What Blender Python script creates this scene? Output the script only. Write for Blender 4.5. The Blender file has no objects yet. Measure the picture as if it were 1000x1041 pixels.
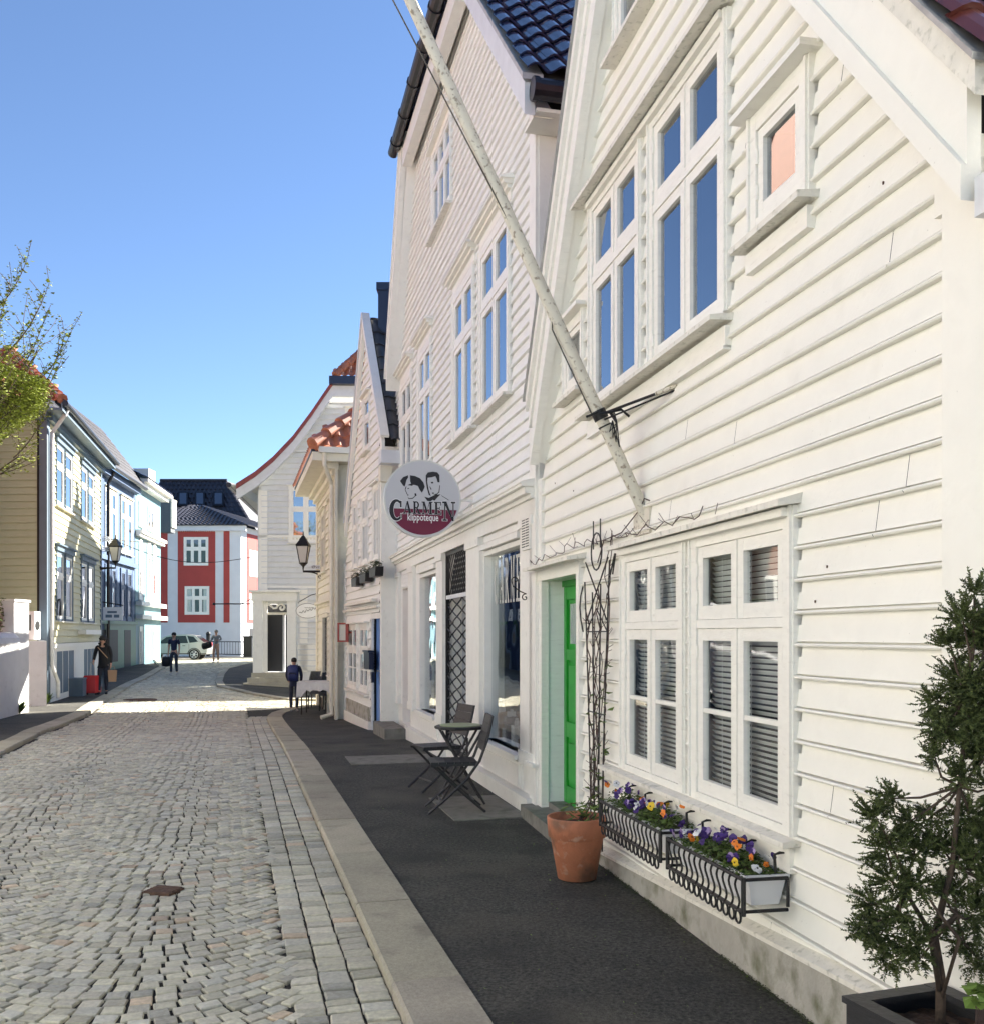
import bpy, math, random
from mathutils import Vector, Matrix
random.seed(7)
R = math.radians
scene = bpy.context.scene
col = scene.collection
# ------------------------------------------------------------------ camera, sky, sun, exposure
CAMZ = 1.6
cd = bpy.data.cameras.new("camera"); cam = bpy.data.objects.new("camera", cd); col.objects.link(cam)
cam.location = (0, 0, CAMZ); cam.rotation_euler = (R(90), 0, 0)
cd.sensor_fit = 'HORIZONTAL'; cd.sensor_width = 36; cd.lens = 36
cd.shift_y = (645-520.5)/1000.0; cd.clip_start = 0.05; cd.clip_end = 3000
scene.camera = cam
SUN_AZ, SUN_EL = 45.0, 31.5
w = bpy.data.worlds.new("World"); scene.world = w; w.use_nodes = True
nt = w.node_tree; nt.nodes.clear()
sky = nt.nodes.new('ShaderNodeTexSky'); sky.sky_type = 'NISHITA'; sky.sun_disc = False
sky.sun_elevation = R(SUN_EL); sky.sun_rotation = R(SUN_AZ); sky.air_density = 0.75; sky.dust_density = 0.0; sky.ozone_density = 3.0; sky.altitude = 900
bg = nt.nodes.new('ShaderNodeBackground'); bg.inputs['Strength'].default_value = 0.05
ow = nt.nodes.new('ShaderNodeOutputWorld')
nt.links.new(sky.outputs[0], bg.inputs[0]); nt.links.new(bg.outputs[0], ow.inputs[0])
sl = bpy.data.lights.new("sun", 'SUN'); sl.energy = 5.0; sl.angle = R(0.5); sl.color = (1.0, 0.94, 0.84)
so = bpy.data.objects.new("sun", sl); col.objects.link(so)
S = Vector((math.sin(R(SUN_AZ))*math.cos(R(SUN_EL)), math.cos(R(SUN_AZ))*math.cos(R(SUN_EL)), math.sin(R(SUN_EL))))
so.rotation_euler = (-S).to_track_quat('-Z', 'Y').to_euler()
so.location = (20, 10, 30)
scene.view_settings.view_transform = 'Standard'; scene.view_settings.look = 'None'
scene.view_settings.exposure = 2.38; scene.view_settings.gamma = 1.0
scene.render.engine = 'CYCLES'
scene.cycles.max_bounces = 10; scene.cycles.transparent_max_bounces = 16

# ------------------------------------------------------------------ materials
def mat(name, c, rough=.6, met=0., var=.0, vs=3., stretch=(1,1,1), bump=0., bs=60., dirt=None, spec=.5, coat=0., attr=None, emit=None, var2=0., vs2=.6, specks=()):
    m = bpy.data.materials.new(name); m.use_nodes = True
    t = m.node_tree; N = t.nodes; L = t.links
    b = N['Principled BSDF']
    b.inputs['Roughness'].default_value = rough; b.inputs['Metallic'].default_value = met
    b.inputs['Specular IOR Level'].default_value = spec
    b.inputs['Coat Weight'].default_value = coat; b.inputs['Coat Roughness'].default_value = .08
    tc = N.new('ShaderNodeTexCoord'); mp = N.new('ShaderNodeMapping'); mp.inputs['Scale'].default_value = stretch
    L.new(tc.outputs['Object'], mp.inputs[0])
    def noise(sc, det=5):
        n = N.new('ShaderNodeTexNoise'); n.inputs['Scale'].default_value = sc; n.inputs['Detail'].default_value = det
        L.new(mp.outputs[0], n.inputs['Vector']); return n
    def mulcol(src, sc, v):
        n = noise(sc); mr = N.new('ShaderNodeMapRange')
        mr.inputs[1].default_value = .3; mr.inputs[2].default_value = .7; mr.inputs[3].default_value = 1-v; mr.inputs[4].default_value = 1+v
        L.new(n.outputs[0], mr.inputs[0])
        mx = N.new('ShaderNodeVectorMath'); mx.operation = 'SCALE'
        L.new(src, mx.inputs[0]); L.new(mr.outputs[0], mx.inputs['Scale']); return mx.outputs[0]
    rgb = N.new('ShaderNodeRGB'); rgb.outputs[0].default_value = (c[0], c[1], c[2], 1); cur = rgb.outputs[0]
    if attr:
        a = N.new('ShaderNodeAttribute'); a.attribute_name = attr
        mx = N.new('ShaderNodeVectorMath'); mx.operation = 'MULTIPLY'
        L.new(cur, mx.inputs[0]); L.new(a.outputs['Color'], mx.inputs[1]); cur = mx.outputs[0]
    if var: cur = mulcol(cur, vs, var)
    if var2: cur = mulcol(cur, vs2, var2)
    for dc, ds, lo, hi, amt in specks:
        n = noise(ds, 3); mr = N.new('ShaderNodeMapRange'); mr.inputs[1].default_value = lo; mr.inputs[2].default_value = hi; mr.inputs[3].default_value = 0; mr.inputs[4].default_value = amt; L.new(n.outputs[0], mr.inputs[0])
        mx = N.new('ShaderNodeMix'); mx.data_type = 'RGBA'; L.new(mr.outputs[0], mx.inputs[0]); L.new(cur, mx.inputs[6]); mx.inputs[7].default_value = (*dc, 1); cur = mx.outputs[2]
    if dirt:
        dc, ds, lo, hi, amt = dirt
        n = noise(ds, 8); mr = N.new('ShaderNodeMapRange'); mr.inputs[1].default_value = lo; mr.inputs[2].default_value = hi
        mr.inputs[3].default_value = 0; mr.inputs[4].default_value = amt; L.new(n.outputs[0], mr.inputs[0])
        mx = N.new('ShaderNodeMix'); mx.data_type = 'RGBA'; L.new(mr.outputs[0], mx.inputs[0]); L.new(cur, mx.inputs[6])
        mx.inputs[7].default_value = (*dc, 1); cur = mx.outputs[2]
    L.new(cur, b.inputs['Base Color'])
    if bump:
        n = noise(bs, 6); bp = N.new('ShaderNodeBump'); bp.inputs['Strength'].default_value = bump; bp.inputs['Distance'].default_value = .01
        L.new(n.outputs[0], bp.inputs['Height']); L.new(bp.outputs[0], b.inputs['Normal'])
    if emit:
        b.inputs['Emission Color'].default_value = (*emit[0], 1); b.inputs['Emission Strength'].default_value = emit[1]
    return m
def glassmat(name, ior=1.9, rough=.015, tint=(.9,.93,.92), wav=.02):
    m = bpy.data.materials.new(name); m.use_nodes = True; t = m.node_tree; N = t.nodes; L = t.links; N.clear()
    o = N.new('ShaderNodeOutputMaterial'); mx = N.new('ShaderNodeMixShader'); ge = N.new('ShaderNodeNewGeometry'); dt = N.new('ShaderNodeVectorMath'); dt.operation = 'DOT_PRODUCT'; L.new(ge.outputs['Normal'], dt.inputs[0]); L.new(ge.outputs['Incoming'], dt.inputs[1])
    def mth(op, a, b=None):
        q = N.new('ShaderNodeMath'); q.operation = op
        for i, v_ in enumerate((a, b)):
            if v_ is None: continue
            if isinstance(v_, (int, float)): q.inputs[i].default_value = v_
            else: L.new(v_, q.inputs[i])
        return q
    f0 = ((ior-1)/(ior+1))**2
    f = mth('ADD', mth('MULTIPLY', mth('POWER', mth('SUBTRACT', 1, mth('ABSOLUTE', dt.outputs['Value']).outputs[0]).outputs[0], 4.2).outputs[0], 1-f0).outputs[0], f0)
    g = N.new('ShaderNodeBsdfGlossy'); g.inputs['Roughness'].default_value = rough; g.inputs[0].default_value = (.96,.97,1,1)
    tr = N.new('ShaderNodeBsdfTransparent'); tr.inputs[0].default_value = (*tint, 1)
    tc = N.new('ShaderNodeTexCoord'); n = N.new('ShaderNodeTexNoise'); n.inputs['Scale'].default_value = 2.5; n.inputs['Detail'].default_value = 1
    bp = N.new('ShaderNodeBump'); bp.inputs['Strength'].default_value = wav; bp.inputs['Distance'].default_value = .05
    L.new(tc.outputs['Object'], n.inputs['Vector']); L.new(n.outputs[0], bp.inputs['Height']); L.new(bp.outputs[0], g.inputs['Normal'])
    L.new(f.outputs[0], mx.inputs[0]); L.new(tr.outputs[0], mx.inputs[1]); L.new(g.outputs[0], mx.inputs[2]); L.new(mx.outputs[0], o.inputs[0])
    return m
def leafmat(name, c, var=.35):
    m = mat(name, c, .55, attr='tint', spec=.3)
    b = m.node_tree.nodes['Principled BSDF']
    return m
M = {}
WALLDIRT = ((.40,.37,.30), 9., .58, .78, .35)
M['cream'] = mat('cream_paint', (.88,.86,.775), .5, var=.02, vs=5, bump=.2, bs=30, dirt=((.50,.47,.40), 5., .58, .85, .22), var2=.03, vs2=.8, specks=(((.30,.27,.22),60.,.735,.76,.4),))
M['trim'] = mat('cream_trim_paint', (.87,.85,.77), .42, var=.03, vs=9, stretch=(1,1,4), bump=.2, bs=35, dirt=((.42,.38,.30), 14., .6, .8, .3))
M['sillwood'] = mat('weathered_trim_paint', (.77,.74,.65), .6, var=.07, vs=12, bump=.5, bs=50, dirt=((.16,.17,.09), 26., .56, .72, .45))
M['white'] = mat('white_paint', (.83,.83,.79), .5, var=.03, vs=6, stretch=(1,1,5), bump=.15, bs=30, dirt=((.45,.43,.38), 9., .6, .8, .3))
M['whitetrim'] = mat('white_trim_paint', (.83,.81,.74), .45, var=.03, vs=7, bump=.12, bs=30, dirt=((.45,.42,.36), 12., .6, .8, .3))
M['cornerwhite'] = mat('corner_house_paint', (.66,.67,.67), .55, var=.04, vs=4, dirt=((.4,.4,.37), 6., .6, .8, .3))
M['greywhite'] = mat('grey_white_paint', (.66,.67,.68), .5, var=.05, vs=5, dirt=((.4,.4,.38), 6., .55, .8, .3))
M['creamwall'] = mat('old_cream_paint', (.72,.68,.56), .55, var=.05, vs=5, dirt=((.35,.33,.27), 6., .55, .8, .35))
M['gap'] = mat('tar_paper', (.012,.011,.010), .9)
M['pink'] = mat('pink_plaster', (.82,.68,.64), .7, var=.04, vs=4, bump=.2)
M['glass'] = glassmat('window_glass', 1.9, .012, (.9,.93,.92), .06)
M['skyglass'] = glassmat('old_window_glass', 3.8, .012, (.35,.38,.4), .04)
M['room'] = mat('dark_room', (.035,.036,.04), .9, var=.3, vs=3)
M['blind'] = mat('blind_slats', (.82,.82,.80), .45)
M['curtain'] = mat('curtain_cloth', (.72,.72,.70), .8, var=.1, vs=4)
M['green'] = mat('green_door_paint', (.022,.30,.03), .35, spec=.3, var=.08, vs=5, coat=.0, bump=.1, bs=25)
M['reveal'] = mat('pale_green_paint', (.74,.70,.58), .5, var=.04, vs=5)
M['blue'] = mat('blue_door_paint', (.09,.22,.55), .35, var=.06, vs=6)
M['iron'] = mat('black_iron', (.014,.014,.015), .45, met=.2, var=.2, vs=20, bump=.2)
M['steel'] = mat('brushed_metal', (.45,.45,.45), .35, met=.9)
M['lead'] = mat('zinc_flashing', (.42,.42,.40), .45, met=.4, var=.2, vs=10)
M['concrete'] = mat('mossy_concrete', (.40,.38,.33), .85, var=.12, vs=9, bump=.6, bs=60, dirt=((.10,.11,.05), 7., .5, .72, .8))
M['stone'] = mat('step_stone', (.20,.19,.165), .85, var=.15, vs=8, bump=.6, bs=50, dirt=((.07,.075,.04), 6., .5, .7, .6))
M['kerb'] = mat('granite_kerb', (.40,.37,.285), .8, var=.14, vs=55, bump=.5, bs=90, attr='tint', var2=.12, vs2=2.2, dirt=((.10,.09,.075), 3.5, .56, .75, .5))
M['asphalt'] = mat('asphalt', specks=(((.16,.15,.12),70.,.68,.72,.7),((.018,.018,.016),1.9,.54,.66,.6),((.11,.10,.075),.7,.52,.70,.6)), c=(.047,.046,.038), rough=.85, var=.8, vs=48, bump=1.0, bs=90, var2=.22, vs2=1.1, dirt=((.09,.085,.065), 2.2, .56, .78, .5))
M['joint'] = mat('joint_sand', (.026,.023,.018), .9, var=.3, vs=60, bump=.8, bs=120)
M['cobble'] = mat('granite_setts', (.50,.475,.385), .6, var=.16, vs=38, bump=.7, bs=45, attr='tint', var2=.12, vs2=.9)
M['ground'] = mat('ground_earth', (.10,.095,.085), .9, var=.2, vs=1)
M['navytile'] = mat('navy_glazed_tiles', (.013,.020,.055), .16, var=.2, vs=5, coat=.5)
M['greytile'] = mat('dark_slate_tiles', (.05,.05,.055), .5, var=.3, vs=5)
M['purpletile'] = mat('dark_violet_tiles', (.026,.025,.034), .4, var=.3, vs=3)
M['browntile'] = mat('oxblood_glazed_tiles', (.09,.022,.016), .3, var=.2, vs=5, coat=.3)
M['orangetile'] = mat('orange_clay_tiles', (.38,.135,.07), .5, var=.25, vs=5, coat=.15)
M['redverge'] = mat('red_painted_verge', (.24,.055,.05), .6, var=.15, vs=4)
M['gutter'] = mat('black_gutter', (.012,.013,.018), .35, var=.2, vs=6)
M['gutterwhite'] = mat('white_gutter', (.66,.65,.60), .4, var=.08, vs=6)
M['terracotta'] = mat('terracotta', (.46,.17,.085), .75, var=.12, vs=9, bump=.3, bs=60, dirt=((.10,.075,.05), 5., .50, .66, .7), specks=(((.62,.45,.34),14.,.60,.70,.45),))
M['soil'] = mat('soil', (.045,.026,.016), .95, var=.4, vs=40, bump=1., bs=50)
M['bark'] = mat('bark', (.085,.06,.042), .9, var=.3, vs=30, bump=.8, bs=60)
M['twig'] = mat('dry_vine', (.075,.045,.038), .8, var=.3, vs=30)
M['leaf'] = leafmat('fresh_leaf', (.085,.13,.03))
M['conifer'] = leafmat('juniper_leaf', (.075,.10,.04))
M['treeleaf'] = leafmat('spring_leaf', (.22,.26,.05))
M['plastic'] = mat('white_plastic', (.74,.74,.74), .35)
M['blackwood'] = mat('black_stained_wood', (.022,.022,.024), .5, var=.25, vs=8, stretch=(1,1,8), bump=.3, bs=30)
M['pole'] = mat('flaking_pole_paint', (.66,.62,.51), .6, var=.06, vs=8, bump=.6, bs=35, dirt=((.20,.15,.10), 34., .56, .66, .8))
M['rope'] = mat('rope', (.10,.09,.075), .9)
M['mat'] = mat('green_glass_top', (.30,.36,.20), .4, var=.15, vs=6)
M['signwhite'] = mat('sign_white', (.56,.56,.58), .3)
M['signrim'] = mat('sign_rim', (.66,.66,.62), .3, met=.3)
M['burgundy'] = mat('sign_burgundy', (.16,.008,.04), .35)
M['ink'] = mat('sign_black', (.01,.01,.014), .4)
M['signface'] = mat('sign_letter_white', (.85,.84,.84), .4)
M['lettering'] = mat('window_lettering', (.52,.53,.50), .5)
M['red'] = mat('red_paint', (.35,.06,.04), .5, var=.1, vs=6)
M['navybox'] = mat('navy_enamel', (.012,.018,.045), .3)
M['cloth'] = mat('white_tablecloth', (.70,.70,.68), .85, var=.05, vs=9, bump=.2, bs=12)
M['wicker'] = mat('grey_wicker', (.09,.10,.11), .7, var=.3, vs=30)
M['yellow'] = mat('pale_yellow_paint', (.58,.55,.37), .55, var=.05, vs=4, stretch=(1,1,5), dirt=((.3,.28,.16), 5., .6, .8, .3))
M['olive'] = mat('olive_yellow_paint', (.42,.45,.30), .6, var=.07, vs=4, stretch=(1,1,5), dirt=((.2,.2,.12), 4., .56, .8, .4))
M['bluegrey'] = mat('blue_grey_paint', (.10,.145,.19), .5, var=.08, vs=5)
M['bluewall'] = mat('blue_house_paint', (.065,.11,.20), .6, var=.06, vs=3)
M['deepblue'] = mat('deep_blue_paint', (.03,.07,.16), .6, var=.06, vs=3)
M['cyanwall'] = mat('pale_cyan_paint', (.10,.20,.23), .6, var=.05, vs=3)
M['greenwall'] = mat('shop_green_paint', (.05,.16,.10), .5, var=.1, vs=4)
M['redwall'] = mat('red_plaster', (.36,.05,.04), .7, var=.05, vs=2)
M['plaster'] = mat('pale_plaster', (.62,.63,.66), .8, var=.04, vs=2, bump=.2)
M['whitewall'] = mat('rough_white_plaster', (.66,.66,.67), .85, var=.04, vs=4, bump=.9, bs=22, dirt=((.3,.3,.25), 5., .6, .8, .4))
M['ochre'] = mat('ochre_house_paint', (.22,.075,.028), .6, var=.06, vs=3)
M['darkdoor'] = mat('dark_doorway', (.012,.012,.014), .6)
M['skin'] = mat('skin', (.50,.28,.20), .5)
M['hairdark'] = mat('dark_hair', (.012,.009,.008), .6, bump=.8, bs=60)
M['hairgrey'] = mat('grey_hair', (.28,.25,.22), .7)
M['blackcloth'] = mat('black_cloth', (.012,.012,.014), .85)
M['navycloth'] = mat('navy_cloth', (.018,.025,.06), .85, var=.15, vs=8)
M['jeans'] = mat('dark_denim', (.028,.035,.055), .85, var=.15, vs=10)
M['greycloth'] = mat('grey_cloth', (.20,.21,.23), .85)
M['tancloth'] = mat('tan_cloth', (.42,.26,.19), .85)
M['backpack'] = mat('blue_backpack', (.02,.035,.14), .6)
M['suitcase'] = mat('red_suitcase', (.55,.02,.025), .35, coat=.3)
M['paperbag'] = mat('brown_paper', (.40,.25,.15), .85)
M['shoe'] = mat('pale_shoes', (.45,.43,.42), .7)
M['carpaint'] = mat('champagne_car_paint', (.40,.385,.355), .3, met=.5, coat=.6)
M['carglass'] = mat('car_glass', (.015,.017,.02), .06)
M['tyre'] = mat('tyre_rubber', (.012,.012,.012), .85)
M['rim'] = mat('alloy_rim', (.6,.6,.6), .3, met=.8)
M['lampred'] = mat('tail_lamp', (.4,.02,.02), .2)
M['lampglass'] = mat('lamp_glass', (.62,.60,.55), .25)
M['rust'] = mat('rusty_iron', (.10,.055,.035), .75, var=.3, vs=30, bump=.6)
M['purple'] = mat('pansy_purple', (.05,.018,.16), .6); M['orange'] = mat('pansy_orange', (.80,.22,.02), .6)
M['yellowf'] = mat('pansy_yellow', (.80,.55,.03), .6); M['lilac'] = mat('pansy_lilac', (.42,.30,.52), .6)

# ------------------------------------------------------------------ geometry helpers
ORI = {}
SPLIT = {'nail_mark','goods','pilaster','apron_board','shop_window_frame','drip_board','sill','side_wall','moulding','door_pane','corner_board','panel','plinth','door_panel','foundation','red_panel','shop_pane','side_window','side_doorway','basement_panes','bargeboard','water_board','cornice','door_reveal','keypad','spotlight','spare','batten','portal','shop_window_frame','pole_bracket','rim_board','window_hood','soffit','verge_board','ledge','verge_flashing','flashing','gable','gutter','eave_board','door_bars','vent_slots','door_handle','fan_grille'}
class MB:
    def __init__(s): s.v = []; s.f = []; s.t = []; s.mi = []; s.cur = 0; s.pc = []
    def add(s, vs, fs, tint=None):
        b = len(s.v); s.pc.append((b,len(s.f))); s.v += [tuple(p) for p in vs]; s.f += [tuple(b+i for i in f) for f in fs]
        s.mi += [s.cur]*len(fs)
        s.t += [tint if tint is not None else (1,1,1)]*len(vs)
    def hexa(s, p, tint=None):   # p: 8 pts, bottom 0-3 loop, top 4-7 loop
        s.add(p, [(3,2,1,0),(4,5,6,7),(0,1,5,4),(1,2,6,5),(2,3,7,6),(3,0,4,7)], tint)
    def box(s, x0,x1,y0,y1,z0,z1, T=None):
        p = [(x0,y0,z0),(x1,y0,z0),(x1,y1,z0),(x0,y1,z0),(x0,y0,z1),(x1,y0,z1),(x1,y1,z1),(x0,y1,z1)]
        if T is not None: p = [tuple(T @ Vector(q)) for q in p]
        s.hexa(p)
    def fbox(s, F, u0,u1,z0,z1,o0,o1):
        P = F.P
        s.hexa([P(u0,z0,o0),P(u1,z0,o0),P(u1,z0,o1),P(u0,z0,o1),P(u0,z1,o0),P(u1,z1,o0),P(u1,z1,o1),P(u0,z1,o1)])
    def fprism(s, F, poly, o0, o1):   # poly of (u,z)
        n = len(poly); a = [F.P(u,z,o0) for u,z in poly]; b = [F.P(u,z,o1) for u,z in poly]
        s.add(a+b, [tuple(range(n-1,-1,-1)), tuple(range(n,2*n))]+[(i,(i+1)%n,n+(i+1)%n,n+i) for i in range(n)])
    def tube(s, pts, r, n=8, closed=False, tint=None, caps=True):
        pts = [Vector(p) for p in pts]; k = len(pts)
        rr = r if isinstance(r,(list,tuple)) else [r]*k
        ring = []; prev = None
        for i,p in enumerate(pts):
            if closed: d = pts[(i+1)%k]-pts[(i-1)%k]
            else: d = (pts[min(i+1,k-1)]-pts[max(i-1,0)])
            if d.length < 1e-9: d = Vector((0,0,1))
            d.normalize()
            if prev is None:
                a = Vector((0,0,1)) if abs(d.z)<.9 else Vector((1,0,0)); x = d.cross(a).normalized()
            else:
                x = prev - d*prev.dot(d)
                x = x.normalized() if x.length>1e-6 else d.orthogonal().normalized()
            prev = x; y = d.cross(x)
            ring.append([p+(x*math.cos(2*math.pi*j/n)+y*math.sin(2*math.pi*j/n))*rr[i] for j in range(n)])
        vs = [q for rg in ring for q in rg]; fs = []
        m = k if closed else k-1
        for i in range(m):
            a = i*n; b = ((i+1)%k)*n
            for j in range(n): fs.append((a+j, a+(j+1)%n, b+(j+1)%n, b+j))
        if not closed and caps: fs += [tuple(range(n-1,-1,-1)), tuple(range((k-1)*n, k*n))]
        s.add(vs, fs, tint)
    def lathe(s, prof, c=(0,0,0), n=24, T=None):
        vs = []; fs = []; k = len(prof)
        for r,z in prof:
            for j in range(n):
                a = 2*math.pi*j/n; q = Vector((c[0]+r*math.cos(a), c[1]+r*math.sin(a), c[2]+z)); vs.append(T @ q if T is not None else q)
        for i in range(k-1):
            for j in range(n): fs.append((i*n+j, i*n+(j+1)%n, (i+1)*n+(j+1)%n, (i+1)*n+j))
        fs += [tuple(range(n-1,-1,-1)), tuple(range((k-1)*n,k*n))]
        s.add(vs, fs)
    def ball(s, c, r, n=10, m=7, sc=(1,1,1)):
        vs=[]; fs=[]
        for i in range(m+1):
            a = math.pi*i/m
            for j in range(n):
                b = 2*math.pi*j/n
                vs.append((c[0]+r*sc[0]*math.sin(a)*math.cos(b), c[1]+r*sc[1]*math.sin(a)*math.sin(b), c[2]+r*sc[2]*math.cos(a)))
        for i in range(m):
            for j in range(n): fs.append((i*n+j,(i+1)*n+j,(i+1)*n+(j+1)%n,i*n+(j+1)%n))
        s.add(vs,fs)
    def split(s):
        pcs=[]
        for i,(b,f) in enumerate(s.pc):
            b2,f2 = s.pc[i+1] if i+1<len(s.pc) else (len(s.v),len(s.f))
            vs=s.v[b:b2]; lo=[min(v[k] for v in vs)-.012 for k in range(3)]; hi=[max(v[k] for v in vs)+.012 for k in range(3)]; pcs.append([lo,hi,[(b,b2,f,f2)]])
        ch=True
        while ch:
            ch=False
            for i in range(len(pcs)):
                for j in range(i+1,len(pcs)):
                    A,B=pcs[i],pcs[j]
                    if all(A[0][k]<=B[1][k] and B[0][k]<=A[1][k] for k in range(3)):
                        pcs[i]=[[min(A[0][k],B[0][k]) for k in range(3)],[max(A[1][k],B[1][k]) for k in range(3)],A[2]+B[2]]; pcs.pop(j); ch=True; break
                if ch: break
        out=[]
        for lo,hi,rs in pcs:
            q=MB()
            for b,b2,f,f2 in rs:
                o=len(q.v)-b; q.v+=s.v[b:b2]; q.t+=s.t[b:b2]; q.f+=[tuple(i+o for i in fc) for fc in s.f[f:f2]]; q.mi+=s.mi[f:f2]
            q.pc=[(0,0)]; out.append(q)
        return out
    def build(s, name, m, parent=None, smooth=False, local=False, loc=None):
        if name in SPLIT and parent is not None and len(s.pc)>1:
            qs=s.split()
            if len(qs)>1:
                r=None
                for q in qs: o_=q.build(name,m,parent,smooth,local,loc); r=r or o_
                return r
        me = bpy.data.meshes.new(name)
        base = Vector(ORI.get(parent.name, (0,0,0))) if (parent is not None and not local) else Vector((0,0,0))
        if loc is not None: base = Vector(loc)
        me.from_pydata([(p[0]-base.x, p[1]-base.y, p[2]-base.z) for p in s.v], [], s.f)
        ms = m if isinstance(m,(list,tuple)) else [m]
        for q in ms: me.materials.append(q)
        if len(ms)>1: me.polygons.foreach_set('material_index', s.mi)
        if any(t!=(1,1,1) for t in s.t):
            ca = me.color_attributes.new('tint','FLOAT_COLOR','POINT')
            fl = []
            for t in s.t: fl += [t[0],t[1],t[2],1.0]
            ca.data.foreach_set('color', fl)
        elif any(q.node_tree.nodes.get('Attribute') for q in ms):
            ca = me.color_attributes.new('tint','FLOAT_COLOR','POINT')
            ca.data.foreach_set('color', [1.0]*(4*len(s.v)))
        if smooth: me.polygons.foreach_set('use_smooth', [True]*len(me.polygons))
        me.update()
        o = bpy.data.objects.new(name, me); col.objects.link(o)
        if parent is not None:
            o.parent = parent; ORI[o.name] = tuple(ORI.get(parent.name,(0,0,0)))
        else: ORI[o.name] = tuple(base)
        if loc is not None: o.location = base if parent is None else (0,0,0)
        return o
def thing(name, label, cat, loc=(0,0,0), group=None, rz=0):
    o = bpy.data.objects.new(name, None); col.objects.link(o); o.location = loc; o.rotation_euler = (0,0,rz)
    o.empty_display_size = .2
    o['label'] = label; o['category'] = cat
    if group: o['group'] = group
    ORI[o.name] = tuple(loc); return o
def tag(o, label, cat, group=None):
    o['label'] = label; o['category'] = cat
    if group: o['group'] = group
    return o
def struct(o, kind='structure'): o['kind'] = kind; return o
def solo(mb, name, m, label, cat, loc, group=None, smooth=False):
    return tag(mb.build(name, m, None, smooth, loc=loc), label, cat, group)
def copy_tree(o, parent=None):
    c = o.copy(); col.objects.link(c); c.parent = parent
    for ch in list(o.children): copy_tree(ch, c)
    return c
def sm(a,b,x):
    t = min(1,max(0,(x-a)/(b-a))); return t*t*(3-2*t)
def G(x,y):   # pavement level
    D = sm(12,22,y)*(1-sm(34,44,y)); r = sm(-9.5,-5.5,x)
    return -(.05+.17*r)*D + .18*sm(36,52,y)
def at(px,py,Z): return Vector(((px-500)/1000*Z, Z, CAMZ+(645-py)/1000*Z))
class Fr:
    def __init__(s, O, d, out):   # O (x,y), d along wall, out = sign chooser vector
        s.O = Vector((O[0],O[1])); s.d = Vector(d).normalized(); n = Vector((-s.d.y, s.d.x))
        if n.dot(Vector(out))<0: n = -n
        s.n = n
    def P(s,u,z,o=0):
        q = s.O + s.d*u + s.n*o; return (q.x,q.y,z)
    def u(s,px,o=0):
        a = (px-500)/1000; B = s.O+s.n*o
        # B.x+u dx = a*(B.y+u dy)
        return (a*B.y-B.x)/(s.d.x-a*s.d.y)
    def uz(s,px,py,o=0):
        u = s.u(px,o); q = s.O+s.d*u+s.n*o; return (u, CAMZ+(645-py)/1000*q.y)
def urange(poly, z):
    xs = []
    n = len(poly)
    for i in range(n):
        (u0,z0),(u1,z1) = poly[i],poly[(i+1)%n]
        if (z0-z)*(z1-z) < 0: xs.append(u0+(u1-u0)*(z-z0)/(z1-z0))
    return (min(xs),max(xs)) if len(xs)>=2 else None
FINE = [(0,-.004),(0,.036),(.045,.041),(.10,.038),(.115,.004),(.145,.004),(.16,.027),(.68,.017),(1.0,.011)]
SIMPLE = [(0,.0),(0,.040),(.10,.043),(.14,.034),(.7,.018),(1.0,.006)]
def siding(F, poly, holes, pitch, phase, m, parent, prof=FINE, notch=.012, edge=0., name='siding', enotch=0., joints=0.):
    mb = MB(); zs = [p[1] for p in poly]; z = phase - math.ceil((phase-min(zs))/pitch)*pitch
    rnd = random.Random(3)
    while z < max(zs):
        j = [rnd.uniform(-.0025,.0025) for _ in range(3)]; umn=min(p[0] for p in poly); umx=max(p[0] for p in poly)
        jts = [rnd.uniform(umn,umx) for _ in range(2) if rnd.random() < joints]
        for k in range(len(prof)-1):
            (t0,o0),(t1,o1) = prof[k],prof[k+1]
            za = z+t0*pitch; zb = z+t1*pitch; zm = (za+zb)/2
            if za < min(zs)-1e-6 or zb > max(zs)+1e-6: continue
            r = urange(poly, zm)
            if not r: continue
            ra = urange(poly, za+1e-4) or r; rb = urange(poly, zb-1e-4) or r
            ivs = [(r[0]+edge, r[1]-edge, True, True)]
            nt_ = notch if t0 > .6 else 0
            if t0 > .6 and enotch: ivs = [(r[0]+enotch, r[1]-enotch, False, False)]
            for (h0,h1,z0,z1) in holes:
                if not (z0 < zm < z1): continue
                new = []
                for a,b,ea,eb in ivs:
                    if h1+nt_<=a or h0-nt_>=b: new.append((a,b,ea,eb)); continue
                    if h0-nt_ > a: new.append((a,h0-nt_,ea,False))
                    if h1+nt_ < b: new.append((h1+nt_,b,False,eb))
                ivs = new
            if k > 0:
                for jt in jts:
                    new=[]
                    for a,b,ea,eb in ivs:
                        if a+.02 < jt < b-.02: new += [(a,jt-.0018,ea,False),(jt+.0018,b,False,eb)]
                        else: new.append((a,b,ea,eb))
                    ivs=new
            for a,b,ea,eb in ivs:
                if b-a < .004: continue
                a0 = ra[0]+edge if ea else a; a1 = rb[0]+edge if ea else a
                b0 = ra[1]-edge if eb else b; b1 = rb[1]-edge if eb else b
                n = max(1,int((b-a)/2.2)); pa=[]; pb=[]
                for i in range(n+1):
                    f = i/n; w_ = j[0]*math.sin(f*5+z*9) if False else 0
                    pa.append(F.P(a0+(b0-a0)*f, za, o0+w_)); pb.append(F.P(a1+(b1-a1)*f, zb, o1+w_))
                mb.add(pa+pb, [(i,i+1,n+1+i+1,n+1+i) for i in range(n)])
        z += pitch
    o = mb.build(name, m, parent)
    bk = MB(); bk.fprism(F, poly, -.03, -.012); 
    return o
def fixn(o):
    pass
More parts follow.
